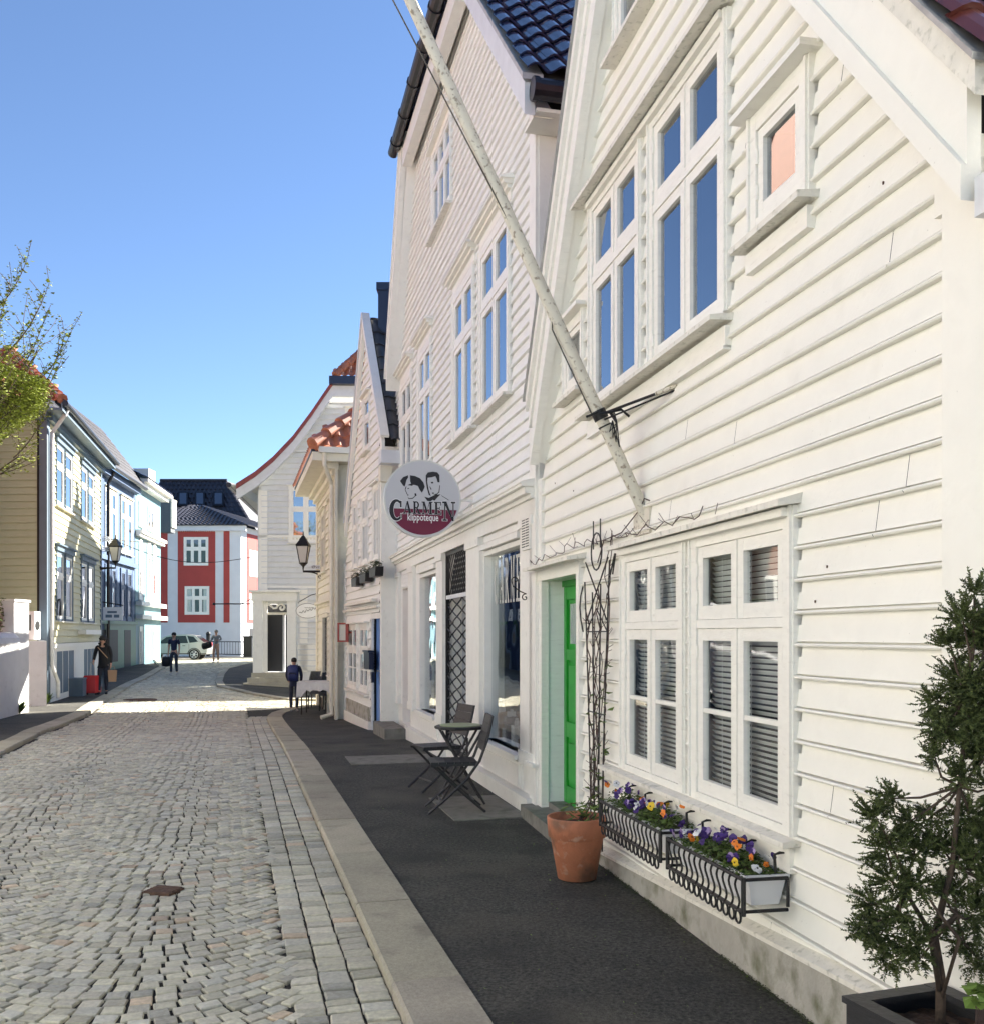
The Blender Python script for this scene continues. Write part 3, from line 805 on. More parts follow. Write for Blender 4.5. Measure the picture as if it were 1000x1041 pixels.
cbm=MB(); cbm.fbox(F1,uy(3.14),uy(3.32),3.0,3.20,-.02,.041); cbm.build('spare_board',M['cream'],H1)
cbm=MB(); cbm.fbox(F1,uy(8.49),uL,.08,2.95,-.02,.045); cbm.build('corner_board',HB,H1)
# foundation with sloping water board
fd=MB(); 
def zf(u): return .075+.16*(uy(6.95)-u)/(uy(6.95)-uy(4.1))
for (a0,a1) in ((uR,ud0-.08),(ud1+.08,uL)):
    za,zb=max(.06,zf(a0)),max(.06,zf(a1))
    fd.hexa([F1.P(a0,-.3,-.1),F1.P(a1,-.3,-.1),F1.P(a1,-.3,.06),F1.P(a0,-.3,.06),F1.P(a0,za,-.1),F1.P(a1,zb,-.1),F1.P(a1,zb-.012,.055),F1.P(a0,za-.012,.055)])
fd.build('foundation',M['concrete'],H1)
fd=MB()
for (a0,a1) in ((uR,ud0-.08),):
    za,zb=max(.06,zf(a0))+.002,max(.06,zf(a1))+.002
    fd.hexa([F1.P(a0,za,-.02),F1.P(a1,zb,-.02),F1.P(a1,zb-.008,.075),F1.P(a0,za-.008,.075),F1.P(a0,za+.05,-.02),F1.P(a1,zb+.05,-.02),F1.P(a1,zb+.012,.075),F1.P(a0,za+.012,.075)])
fd.build('water_board',M['sillwood'],H1)
# verge boards: bottom line left z=5.85+1.55*(6.59-Y), right z=4.247+1.229(Y-4.10)
OV=.15
def zl(y): return 5.85+1.55*(6.59-y)
def zr(y): return 4.247+1.229*(y-4.10)
YP=6.03; ZP=zl(YP)
vb=MB()
def band(y0,y1,fn,a,b,o0,o1): 
    if y0>y1: y0,y1=y1,y0
    vb.fprism(F1,[(uy(y0),fn(y0)+a),(uy(y1),fn(y1)+a),(uy(y1),fn(y1)+b),(uy(y0),fn(y0)+b)],o0,o1)
band(3.02,YP,zr,.0,.11,.10,OV+.022); band(3.02,YP,zr,.11,.36,.10,OV); 
vb.build('bargeboard',M['cream'],H1)
vb=MB(); band(2.96,YP,zr,.362,.475,.10,OV+.02); vb.build('verge_board',M['sillwood'],H1)
vb=MB(); band(YP,8.40,zl,.0,.12,.10,OV+.02); band(YP,8.40,zl,.12,.38,.10,OV); band(YP,8.44,zl,.382,.52,.10,OV+.02); band(YP,8.44,zl,.522,.64,.10,OV+.05)
vb.build('bargeboard',HB,H1)
vb=MB(); vb.fprism(F1,[(uy(YP),zl(YP)+.02),(uy(8.40),zl(8.40)+.02),(uy(8.40),zl(8.40)+.06),(uy(YP),zl(YP)+.06)],-.02,.10)
vb.fprism(F1,[(uy(3.02),zr(3.02)+.02),(uy(YP),zr(YP)+.02),(uy(YP),zr(YP)+.06),(uy(3.02),zr(3.02)+.06)],-.02,.10)
vb.build('soffit',M['cream'],H1)
vb=MB(); band(2.94,YP,zr,.477,.50,.05,OV+.045); band(YP,8.46,zl,.642,.66,.05,OV+.07); vb.build('flashing',M['lead'],H1)
# gable return: end grain eave box
vb=MB(); vb.fbox(F1,uR,uy(3.0),2.86,2.98,-.2,.14); vb.build('eave_board',M['greywhite'],H1)
n3=lambda v:Vector((v[0],v[1],v[2]))
def slope(F,ya,za,yb,zb,depth,o,m,parent,name='roof',**kw):
    A=n3(F.P(ya,za,o)); B=n3(F.P(yb,zb,o)); s=(B-A); L_=s.length; e=Vector((-F.n.x,-F.n.y,0))
    mb=pantiles(A,e,s,depth,L_,**kw); ob=mb.build(name,m,parent)
    sl_=MB(); nn=e.cross(s).normalized(); nn=nn if nn.z>0 else -nn
    q=[A+e*.12,A+e*depth,B+e*depth,B+e*.12]; sl_.hexa([p-nn*.05 for p in q]+[p-nn*.005 for p in q]); sl_.build('roof_deck',M['gap'],parent); return ob
slope(F1,uy(2.90),zr(2.90)+.47,uy(YP),zr(YP)+.47,6,OV+.02,M['browntile'],H1,tw=.22,tl=.32,amp=.035)
slope(F1,uy(8.46),zl(8.46)+.62,uy(YP),zl(YP)+.62,6,OV+.02,M['browntile'],H1,tw=.22,tl=.32,amp=.035)
# far and side walls
bw=MB(); bw.fbox(F1,uR+.001,uR+.2,.0,2.8,-6,-.02); bw.fbox(F1,uL-.2,uL-.001,.0,2.8,-6,-.02); bw.build('side_wall',M['white'],H1)

k=MB(); rr=random.Random(41)
for i in range(13):
    y=rr.choice([3.6,4.05,4.9,5.9,6.9,7.6,8.1])+rr.uniform(-.05,.05); n_=rr.randint(0,28); z=1.964+(n_-12)*PITCH+.045
    if z<.3 or z>min(zl(y),zr(y))-.2: continue
    if any(h[0]-.12<uy(y)<h[1]+.12 and h[2]-.1<z<h[3]+.15 for h in wins): continue
    k.fbox(F1,uy(y)-.0025,uy(y)+.0025,z,z+.011,.0,.0285)
k.build('nail_mark',M['rust'],H1)
# flagpole ---------------------------------------------------------------
FP=thing('flagpole','long flaking white wooden flagpole slanting up from a bracket on the wall','flagpole',(.96,6.1,2.32))
Bp=Vector((.958,6.10,2.32)); n1=Vector((F1.n.x,F1.n.y,0))
def fp(c): return Bp+n1*c+Vector((0,0,c*2.06))
pm=MB(); cs=[.0,.02,.3,.7,1.1,1.5,2.0,2.4]; rs=[.028,.037,.038,.037,.036,.034,.031,.028]
pm.tube([fp(c) for c in cs],rs,18); pm.build('pole',M['pole'],FP,True)
pm=MB(); cpt=fp(.305); ax=(fp(1)-fp(0)).normalized(); pm.tube([cpt-ax*.03,cpt+ax*.03],.045,16); pm.tube([cpt-ax*.08,cpt-ax*.07],.042,16)
wa=Vector(F1.P(F1.u(691),CAMZ+(645-391)/1000*(2.209/(.191+.205)),.0)); wb=Vector(F1.P(F1.u(560),2.86,0))
pm.tube([cpt,wa],.009,8); pm.tube([cpt-Vector((0,0,.04)),wa-Vector((0,0,.02))],.006,8)
pm.build('pole_clamp',M['iron'],FP)
pm=MB(); pm.tube([wa-n1*(.01)*-1,wa+(cpt-wa)*.28],.013,10); pm.build('stay',M['pole'],FP)
pm=MB(); pm.tube([cpt+n1*.0+Vector((.0,-.07,-.01)),cpt+Vector((.12,-.1,.01)),cpt+Vector((.17,-.09,-.03))],.008,8); 
pm.tube([cpt+Vector((-.02,-.07,0)),cpt+Vector((-.09,-.08,-.03))],.008,8)
for k_ in range(4): 
    pm.tube([cpt+Vector((.05+.01*k_,-.07,-.0)),cpt+Vector((.09,-.09-.01*k_,-.07)),cpt+Vector((.05+.02*k_,-.08,-.12-.03*k_)),cpt+Vector((.07,-.07,-.05))],.004,6)
pm.build('cleat',M['iron'],FP)
pm=MB(); hb=fp(.02); pm.tube([hb-ax*.04,hb+ax*.03],.036,12); pm.fbox(F1,F1.u(648),F1.u(664),2.22,2.40,-.01,.03); pm.tube([hb,Vector(F1.P(F1.u(656),2.30,.02))],.03,10); pm.build('pole_bracket',M['pole'],FP)
pm=MB(); e0=Vector((.36,5.95,3.60)); e1=Vector((-.586,5.78,5.34)); e2=Vector((-.98,5.7,6.25)); pm.tube([cpt-n1*-.05,fp(.55)+n1*.055,e0,e1,e2],.0045,6); pm.build('halyard',M['rope'],FP)

# trellis ------------------------------------------------------------------
TR=thing('trellis','narrow black iron trellis with curled tips beside the green door','trellis',(.8,6.9,.38))
uT=F1.u(615.5); tm=MB(); o_=.07
wtop=.32; wbot=.13
def tp(f,z): 
    w_=wbot+(wtop-wbot)*max(0,(z-.38)/(2.36-.38))**1.2; return F1.P(uT-f*w_,z,o_)
for f in (-1,-.35,.35,1):
    zt={-1:1.98,-.35:1.9,.35:1.95,1:2.1}[f]
    tm.tube([tp(f,.1+(zt-.1)*i/10) for i in range(11)],.006,6)
for z in (.5,1.05,1.62): tm.tube([tp(-1,z),tp(1,z)],.005,6)
def curl(fx,z0,sgn):
    return [F1.P(uT-fx-sgn*.1*(1-math.cos(a)),z0+.06*math.sin(a),o_) for a in [i*math.pi/8 for i in range(9)]]
tm.tube([tp(1,2.0)]+[F1.P(uT-wtop*.95-.08*math.sin(t_*math.pi)-.05*t_,2.0+.14*math.sin(t_*math.pi),o_) for t_ in (0,.2,.4,.6,.8,1)],.006,6)
tm.tube([F1.P(uT+wtop*(1.0+.25*math.sin(t_*3.1)),1.62+.35*t_-(.1*max(0,t_-.8)),o_) for t_ in (0,.25,.5,.75,1)],.006,6)
tm.tube([F1.P(uT+wtop*.7-wtop*1.5*t_,1.7+.42*t_,o_) for t_ in (0,.3,.6,1)],.006,6)
tm.tube([F1.P(uT-wtop*.7+wtop*1.5*t_,1.7+.42*t_,o_) for t_ in (0,.3,.6,1)],.006,6)
tm.tube([F1.P(uT+.12*math.cos(a),2.16+.13*math.sin(a)+.02,o_) for a in [i*2*math.pi/16 for i in range(16)]],.006,6,True)
tm.tube([tp(-1,1.62),F1.P(uT,1.78,o_),tp(1,1.62)],.005,6)
for f in (-.09,.07): tm.tube([F1.P(uT+f,2.2,o_),F1.P(uT+f,2.40,o_)],.005,6)
tm.build('trellis_frame',M['iron'],TR)

# potted climber -----------------------------------------------------------
px0,py0=.555,6.45
PT=thing('potted_climber','large terracotta pot with a climbing plant trained up the trellis','potted plant',(px0,py0,0))
k=MB(); k.lathe([(.11,.0),(.125,.005),(.172,.27),(.176,.275),(.188,.28),(.196,.40),(.193,.408),(.178,.408),(.172,.34),(.02,.34)],(px0,py0,.0),40); k.build('pot',M['terracotta'],PT,True)
k=MB(); k.lathe([(.172,.355),(.06,.372),(.01,.375)],(px0,py0,0),20); k.build('soil',M['soil'],PT)
k=MB(); rr=random.Random(4)
def vine(pts,r,n=5): k.tube(pts,r,n)
for s_ in range(7):
    z=.37; f=rr.uniform(-.8,.8); pts=[(px0+rr.uniform(.0,.08),py0+rr.uniform(-.02,.08),.37)]
    zt=rr.uniform(1.5,2.25)
    while z<zt:
        z+=rr.uniform(.05,.11); f+=rr.uniform(-.35,.35); f=max(-1.1,min(1.1,f)); q=tp(f,z); pts.append((q[0],q[1]-.01+rr.uniform(-.02,.01),q[2]))
        if rr.random()<.5: b_=pts[-1]; vine([b_,(b_[0]+rr.uniform(-.05,.05),b_[1]+rr.uniform(-.03,.01),b_[2]+rr.uniform(.01,.06))],.002,4)
    vine(pts,rr.uniform(.0025,.005))
pp=[];u_=F1.u(547)
n_=60
for i in range(n_+1):
    u=F1.u(547)+(F1.u(818)-F1.u(547))*i/n_; pp.append(F1.P(u,2.225+.02*math.sin(i*1.7)+rr.uniform(-.012,.02)+(.05*math.exp(-((i-18)/5)**2)),.08+rr.uniform(-.02,.03)))
    if rr.random()<.6 and 2<i<52:
        b_=pp[-1]; vine([b_,(b_[0]+rr.uniform(-.05,.05),b_[1]+rr.uniform(-.05,.05),b_[2]+rr.uniform(.01,.07))],.0018,4)
vine(pp[:50],.003)
vine([Vector(F1.P(uT-.03,2.1,.07)),Vector(F1.P(uT-.2,2.24,.08)),Vector(F1.P(uT-.5,2.26,.06)),Vector(F1.P(uT-.8,2.38,.04)),fp(.03)+Vector((0,-.08,.05)),fp(.0)+Vector((.15,-.3,0))],.004)
k.build('stem',M['twig'],PT)
k=MB()
def leaf(mb,c,sz,rr,tint=None,el=1.6):
    a=rr.uniform(0,6.28); d=Vector((math.cos(a),math.sin(a),rr.uniform(-.7,.5))).normalized(); s_=d.cross(Vector((rr.uniform(-.5,.5),rr.uniform(-.5,.5),1))).normalized()*sz/el
    c=Vector(c); t=tint or rr.uniform(.6,1.6); nrm=d.cross(s_).normalized()*sz*.12
    mb.add([c-d*sz*.5,c+s_*.5+nrm,c+d*sz*.5,c-s_*.5+nrm,],[(0,1,2),(0,2,3)],(t,t,t*.9))
for i in range(70):
    z=.38+1.05*rr.random()**2.2; f=rr.uniform(-1.4,1.4); q=tp(f,z); leaf(k,(q[0]+rr.uniform(-.03,.03),q[1]-.03+rr.uniform(-.03,.02),z),rr.uniform(.04,.075),rr)
for i in range(60):
    a=rr.uniform(0,6.28); r_=rr.uniform(0,.14); c_=(px0+.04+r_*math.cos(a),py0+.03+r_*math.sin(a),.38+rr.uniform(0,.12))
    leaf(k,c_,rr.uniform(.05,.09),rr,el=5)
k.build('leaves',M['leaf'],PT)

# window baskets ---------------------------------------------------------
def basket(ua,ub,zt,label,seed,nfl):
    rr=random.Random(seed); um=(ua+ub)/2; t=thing('flower_basket',label,'flower box',F1.P(um,zt-.15,.12),'flower baskets under the near windows')
    tr_=MB(); h=.135
    def ring(z,i,o0,o1): return [F1.P(ua+i,z,o0+i),F1.P(ub-i,z,o0+i),F1.P(ub-i,z,o1-i),F1.P(ua+i,z,o1-i)]
    L0=ring(zt-h,.03,.04,.23); L1=ring(zt-.015,.012,.035,.235); L2=ring(zt-.013,.002,.03,.245); L3=ring(zt,.002,.03,.245); L4=ring(zt,.016,.03,.245); L5=ring(zt-.04,.02,.035,.24)
    vs=L0+L1+L2+L3+L4+L5; fs=[(3,2,1,0)]
    for r_ in range(5):
        for a in range(4): b=(a+1)%4; fs.append((r_*4+a,r_*4+b,(r_+1)*4+b,(r_+1)*4+a))
    tr_.add(vs,fs); tr_.build('trough',M['plastic'],t)
    s_=MB(); q=ring(zt-.03,.02,.035,.24); s_.add(q,[(0,1,2,3)]); s_.build('soil',M['soil'],t)
    w_=MB(); o0,o1=.055,.262
    def bar(pts,r_=.006): w_.tube(pts,r_,6)
    def flat(p,q,w=.014,th=.004):
        bar([p,q],.0075)
    e=.02
    for z in (zt-.01,zt-h-.012):
        bar([F1.P(ua-e,z,o0),F1.P(ua-e,z,o1),F1.P(ub+e,z,o1),F1.P(ub+e,z,o0)],.0085)
    for u in (ua-e,ub+e): 
        bar([F1.P(u,zt-.0,o1),F1.P(u,zt-h-.03,o1)],.011)
        bar([F1.P(u,zt-.02,o0),F1.P(u,zt-h,o0+.0)],.008)
    n=int((ub-ua)/.062)
    for i in range(n):
        u=ua+(i+.5)*(ub-ua)/n; r_=.027
        w_.tube([F1.P(u+r_*math.cos(a),zt-h-.045+r_*math.sin(a),o1) for a in [j*2*math.pi/12 for j in range(12)]],.0055,6,True)
        w_.tube([F1.P(u+.0+.022*math.sin(a*1.0),zt-.01-(h)*a/6.28,o1+.004) for a in [j*6.28/8 for j in range(9)]],.0055,6)
    for f in (.04,.36,.68,.97):
        u=ua+(ub-ua)*f; bar([F1.P(u,zt-.01,o0+.03),F1.P(u,zt+.08,o0+.035),F1.P(u,zt+.088,o0+.01),F1.P(u,zt+.085,.03),F1.P(u,zt-.08,.03)],.007); 
        bar([F1.P(u-.004,zt+.09,.012),F1.P(u-.004,zt-.09,.012)],.006)
    w_.build('iron_basket',M['iron'],t)
    g=MB()
    for i in range(1500):
        u=rr.uniform(ua+.01,ub-.01); o=rr.uniform(.03,.255); hh=.085*math.sin(math.pi*(o-.01)/.26)*(0.7+.5*math.sin(u*9+seed))
        leaf(g,F1.P(u,zt-.01+rr.uniform(0,max(.02,hh)),o),rr.uniform(.016,.038),rr,rr.uniform(.45,1.35))
    g.build('foliage',M['leaf'],t)
    protos={}
    for i in range(nfl):
        cnm=rr.choice(['purple','purple','lilac','lilac','orange','yellowf','purple','whitef'])
        u=rr.uniform(ua+.02,ub-.02); o=rr.uniform(.06,.26); c=Vector(F1.P(u,zt+.05+rr.uniform(-.01,.05)+.03*math.sin(u*9+seed),o))
        if cnm not in protos:
            f=MB(); 
            for kq,(ang,rad) in enumerate(((90,.0125),(35,.0115),(145,.0115),(-60,.0125),(-120,.0125))):
                a=R(ang); cc=(rad*.9*math.cos(a),-.002*kq,rad*.9*math.sin(a)); pts=[(cc[0]+rad*math.cos(b),cc[1]-.003*math.cos(b*2),cc[2]+rad*math.sin(b)) for b in [j*2*math.pi/9 for j in range(9)]]
                f.cur=0 if kq<2 or cnm!='lilac' else 1
                f.add(pts+[(cc[0],cc[1]-.004,cc[2])],[(j,(j+1)%9,9) for j in range(9)])
            f.cur=1; f.add([(.0045*math.cos(b),-.0125,.0045*math.sin(b)) for b in [j*2*math.pi/7 for j in range(7)]],[tuple(range(7))])
            mm={'purple':M['purple'],'lilac':M['lilac'],'orange':M['orange'],'yellowf':M['yellowf'],'whitef':M['plastic']}[cnm]
            ob=f.build('blossom',[mm,M['ink'] if cnm!='lilac' else M['purple']],t,local=True); protos[cnm]=ob
        else: ob=protos[cnm].copy(); col.objects.link(ob)
        base=Vector(ORI[t.name]); ob.location=c-base
        ob.rotation_euler=(R(rr.uniform(-75,35)),R(rr.uniform(-40,40)),R(rr.uniform(-90,50))); s_=rr.uniform(.65,1.2); ob.scale=(s_,s_,s_)
basket(uy(4.29),uy(5.10),.555,'nearer white trough of pansies in a scrolled iron basket under the large windows',3,46)
basket(uy(5.24),uy(6.20),.565,'white trough of pansies in an iron basket right beside the terracotta pot',8,46)

k=MB(); rr=random.Random(61)
for i in range(420):
    y=3.2+12*rr.random()**1.3; xw=2.209-.205*y if y<8.5 else 2.507-.242*y; f=rr.random()**2.2; x=xw-.08-f*1.3; c=(x,y,G(x,y)+.006); leaf(k,c,rr.uniform(.006,.018),rr,rr.uniform(.7,2.2))
o=k.build('pavement_debris',M['leaf']); o['kind']='stuff'
k=MB()
for i in range(5200):
    y=2.9+6.0*rr.random(); xw=2.209-.205*y
    if 7.4<y: continue
    if math.sin(y*7)+math.sin(y*3.1+1)<-.2: continue
    x=xw-.062-abs(rr.gauss(0,.022)); leaf(k,(x,y,G(x,y)+rr.uniform(0,.012)),rr.uniform(.005,.012),rr,rr.uniform(.25,.8))
o=k.build('moss',M['conifer']); o['kind']='stuff'
# planter box and juniper ---------------------------------------------------
c0=Vector((1.112,3.13)); e1=Vector((.945,.327)).normalized(); e2=Vector((.327,-.945)).normalized()
def pb(a,b,z): q=c0+e1*a+e2*b; return (q.x,q.y,z)
PB=thing('planter_box','black stained wooden planter box filled with soil at the house corner','planter',pb(.2,.3,0))
LA,LB,ZT=.385,.70,.45
k=MB()
def pbox(a0,a1,b0,b1,z0,z1): k.hexa([pb(a0,b0,z0),pb(a1,b0,z0),pb(a1,b1,z0),pb(a0,b1,z0),pb(a0,b0,z1),pb(a1,b0,z1),pb(a1,b1,z1),pb(a0,b1,z1)])
for i in range(4):
    z0=.02+i*.103; z1=z0+.099
    pbox(.01,.03,.01,LB-.01,z0,z1); pbox(LA-.03,LA-.01,.01,LB-.01,z0,z1); pbox(.032,LA-.032,.01,.03,z0,z1); pbox(.032,LA-.032,LB-.03,LB-.01,z0,z1)
k.build('side_boards',M['blackwood'],PB)
k=MB()
pbox(0,.06,0,LB,ZT-.02,ZT); pbox(LA-.06,LA,0,LB,ZT-.02,ZT); pbox(.062,LA-.062,0,.06,ZT-.021,ZT-.001); pbox(.062,LA-.062,LB-.06,LB,ZT-.021,ZT-.001)
k.build('rim_board',M['blackwood'],PB)
k=MB(); n=14; vs=[];fs=[]; rr=random.Random(9)
for i in range(n+1):
    for j in range(n+1): 
        a=.035+(LA-.07)*i/n; b=.035+(LB-.07)*j/n; vs.append(pb(a,b,.375+rr.uniform(-.008,.01)+.03*math.exp(-((a-.2)**2+(b-.2)**2)/.02)))
for i in range(n):
    for j in range(n): q=i*(n+1)+j; fs.append((q,q+1,q+n+2,q+n+1))
k.add(vs,fs); k.build('soil',M['soil'],PB)
JU=thing('juniper','small dark green juniper shrub growing in the black planter box','shrub',pb(.21,.2,.39))
tb=Vector(pb(.215,.19,.37)); rr=random.Random(21); k=MB(); g=MB()
def lobe(px,py,Z=3.0): return at(px,py,Z)
k.tube([tb,tb+Vector((.0,.0,.18)),tb+Vector((-.01,.02,.3)),at(968,880,2.95),at(975,800,2.95),at(985,700,2.95),at(992,610,2.95)],[.017,.015,.012,.009,.007,.005,.003],8)
k.tube([tb+Vector((-.0,.0,.12)),at(945,948,2.96),at(925,915,2.96),at(900,890,2.98)],[.010,.009,.006,.004],7)
k.tube([tb+Vector((0,0,.1)),at(975,955,2.9),at(955,930,2.9),at(945,915,2.88)],[.006,.006,.005,.003],6)
L_=[(990,602,16,3),(978,628,22,5),(990,650,26,6),(966,655,18,4),(975,690,26,6),(950,715,18,4),(985,730,28,6),(960,745,20,5),(992,770,24,5),(975,790,20,4),(905,812,18,4),(890,830,20,5),(925,835,16,4),(945,830,16,4),(900,860,24,6),(930,865,24,6),(955,860,20,5),(985,830,26,6),(975,870,24,5),(1002,640,24,5),(1006,660,26,6),(1010,760,30,7),(1008,720,26,6),(985,700,26,6),(975,720,22,5),(955,735,18,4),(950,770,16,3),(1004,700,28,6),(998,740,26,5),(970,905,20,4),(1000,855,26,6),(960,940,14,2),(995,880,26,6),(905,895,22,5),(930,900,22,5),(885,920,22,5),(895,950,22,6),(915,930,22,5),(930,960,22,5),(905,975,20,4),(880,945,16,4),(935,975,14,3),(990,930,28,7),(978,960,18,4),(998,980,22,5),(1010,800,30,4),(1015,900,35,5),(958,905,14,3)]
trunkpts=[at(968,880,2.95),at(975,800,2.95),at(985,700,2.95),at(972,930,2.95),at(925,900,2.97)]
def spray(mb,p,d,ln,rr,t):
    """juniper spray: curved twig with short scale-leaf twiglets"""
    n=int(ln/.0065); p=Vector(p); side=d.orthogonal().normalized()
    for i in range(n):
        p=p+d*.0065; d=(d+Vector((rr.uniform(-.12,.12),rr.uniform(-.12,.12),rr.uniform(-.10,.12)))).normalized()
        for s_ in (0,1,2):
            a=rr.uniform(0,6.28); sd=Vector((math.cos(a),math.sin(a),rr.uniform(-.5,.9))); q=(d*.9+sd).normalized(); l=rr.uniform(.009,.019)*(1.1-i/n*.5); w_=.0030
            x=q.cross(Vector((rr.uniform(-1,1),rr.uniform(-1,1),rr.uniform(-1,1)))).normalized()*w_; tt=t*rr.uniform(.7,1.35)
            mb.add([p-x,p+x,p+q*l],[(0,1,2)],(tt*1.05,tt,tt*.8))
for (px,py,r_,n) in L_:
    c=at(px,py,2.95+rr.uniform(-.06,.07)); rad=r_*.00295
    tk=min(trunkpts,key=lambda q:(q-c).length)
    mid_=(tk+c)/2+Vector((rr.uniform(-.02,.02),0,-.015)); k.tube([tk,mid_,c],[.005,.004,.002],5)
    for i in range(n*13):
        dv=Vector((rr.gauss(0,1),rr.gauss(0,1),rr.gauss(0,1))).normalized(); q=c+dv*rad*rr.uniform(0,.55); q2=(dv+Vector((0,0,.15))+(c-tk).normalized()*.5).normalized()
        spray(g,q,q2,rad*rr.uniform(.6,1.15),rr,rr.uniform(.55,1.3))
k.build('trunk',M['bark'],JU,True); g.build('crown',M['conifer'],JU)
WG=MB(); rr=random.Random(31)
WP=thing('small_leafy_plant','bright green lobed leaves of a small plant at the edge of the planter','plant',pb(.30,.33,.38))
for i in range(26):
    c=at(993+rr.uniform(-9,14),1012+rr.uniform(-12,12),2.72+rr.uniform(-.03,.05)); leaf(WG,c,rr.uniform(.035,.06),rr,rr.uniform(1.2,2.6),1.2)
WG.build('leaves',M['leaf'],WP)
k=MB()
for i in range(6): c=at(992+i*2,1018,2.74); k.tube([Vector((c.x,c.y,.38)),c],.002,4)
k.build('stem',M['twig'],WP)
# ================================================================== SHOP HOUSE
F2=Fr((2.507,0),(-.242,1),(-1,0)); T2=math.hypot(1,.242)
def u2(y): return y*T2
H2=thing('shop_house','tall white clapboard shop house with navy glazed roof and display windows','house',(-.5,12,0))
X2=lambda px,o=0: F2.u(px,o)
wins=[]
GL=M['skyglass']
for a_,b_ in ((522,490),(485,462.5)):
    a=W(F2,a_,b_,3.95,5.78); window(H2,F2,*a,cols=2,rows=(.66,),sill=True,head=False,cas=.10,sash=.065,cb=.06,mull=.01,glass=GL,name='upper_window'); hood(H2,F2,a[0],a[1],5.80)
for a_,b_ in ((441,427),(421,409)):
    a=W(F2,a_,b_,3.95,5.78); window(H2,F2,*a,cols=2,rows=(.66,),sill=True,head=False,cas=.10,sash=.065,cb=.06,mull=.01,glass=GL,name='upper_window'); hood(H2,F2,a[0],a[1],5.80)
a=W(F2,461.5,441.5,7.03,8.25); window(H2,F2,*a,cols=3,rows=(.62,),sill=True,head=True,cas=.09,sash=.05,mull=.01,glass=GL,name='gable_window')
wp2=[(u2(8.62),2.7),(u2(8.62),6.35),(u2(11.1),9.05),(u2(15.0),9.05),(u2(16.9),6.1),(u2(18.6),4.9),(u2(18.6),2.7)]
low2=[(u2(8.62),-.2),(u2(8.62),2.7),(u2(18.6),2.7),(u2(18.6),-.2)]
wallcore(F2,wp2,wins,M['gap'],H2)
sd2=[(u2(8.78),2.93),(u2(8.78),6.45),(u2(11.1),9.0),(u2(15.0),9.0),(u2(16.8),6.2),(u2(18.5),4.9),(u2(18.5),2.93)]
h2=[(h[0]-.005,h[1]+.005,h[2],h[3]) for h in wins]
siding(F2,sd2,h2,.122,2.95,M['white'],H2,notch=.036,enotch=.012,joints=.4)
k=MB(); k.fbox(F2,u2(8.60),u2(8.79),0,6.3,-.02,.05); k.build('corner_board',M['whitetrim'],H2)
k=MB(); k.fbox(F2,u2(18.2),u2(18.6),0,5.9,-.02,.05); k.build('corner_board',M['whitetrim'],H2)
# near side wall (pink) & rear body
k=MB(); k.fbox(F2,u2(8.60)-.004,u2(8.60)+.15,0,6.2,-8,-.02); k.build('side_wall',M['pink'],H2)
k=MB(); k.fbox(F2,u2(8.60)-.012,u2(8.60)+.0,0,6.2,-.14,.02); k.fbox(F2,u2(8.60)-.012,u2(8.60)+.0,5.98,6.10,-6,-.14); k.build('corner_board',M['whitetrim'],H2)
k=MB(); k.fbox(F2,u2(18.5),u2(18.6),0,6.0,-8,-.02); k.build('side_wall',M['white'],H2)
# verge boards at overhang .25
OV2=.25
def poly_band(pts,th,o0,o1,name,m):
    """pts polyline (y,z); band below/inside of thickness th measured vertically"""
    k=MB()
    for (ya,za),(yb,zb) in zip(pts,pts[1:]):
        k.fprism(F2,[(u2(ya),za),(u2(yb),zb),(u2(yb),zb+th[1]),(u2(ya),za+th[0])],o0,o1)
    return k.build(name,m,H2)
poly_band([(8.24,5.93),(11.1,8.93)],(.27,.27),.16,OV2,'bargeboard',M['greywhite'])
poly_band([(8.20,6.205),(11.1,9.205)],(.05,.05),.10,OV2+.03,'verge_flashing',M['lead'])
poly_band([(15.0,9.0),(16.8,5.75)],(.30,.30),.16,OV2,'bargeboard',M['whitetrim'])
poly_band([(15.0,9.302),(16.85,5.96)],(.06,.06),.10,OV2+.03,'verge_flashing',M['whitetrim'])
poly_band([(8.3,5.95),(11.1,8.90),(15.0,8.90),(16.8,5.75)],(.05,.05),-.02,.16,'soffit',M['whitetrim'])
k=MB(); k.fbox(F2,u2(11.1),u2(15.0),8.72,8.99,.10,OV2-.01); k.build('eave_board',M['whitetrim'],H2)
k=MB(); pts=[F2.P(u2(11.0),9.08,OV2+.08),F2.P(u2(15.35),9.08,OV2+.08)]; k.tube(pts,.085,12)
for y_ in (11.8,12.6,13.4,14.2,15.0): k.tube([F2.P(u2(y_)-.02,9.08,OV2+.08),F2.P(u2(y_)+.02,9.08,OV2+.08)],.098,12)
k.build('gutter',M['gutter'],H2)
slope(F2,u2(8.20),6.24,u2(11.1),9.24,8,OV2+.0,M['navytile'],H2,tw=.235,tl=.33,amp=.042,step=.03)
slope(F2,u2(16.85),6.02,u2(15.0),9.34,8,OV2+.0,M['navytile'],H2,tw=.235,tl=.33,amp=.042,step=.03)
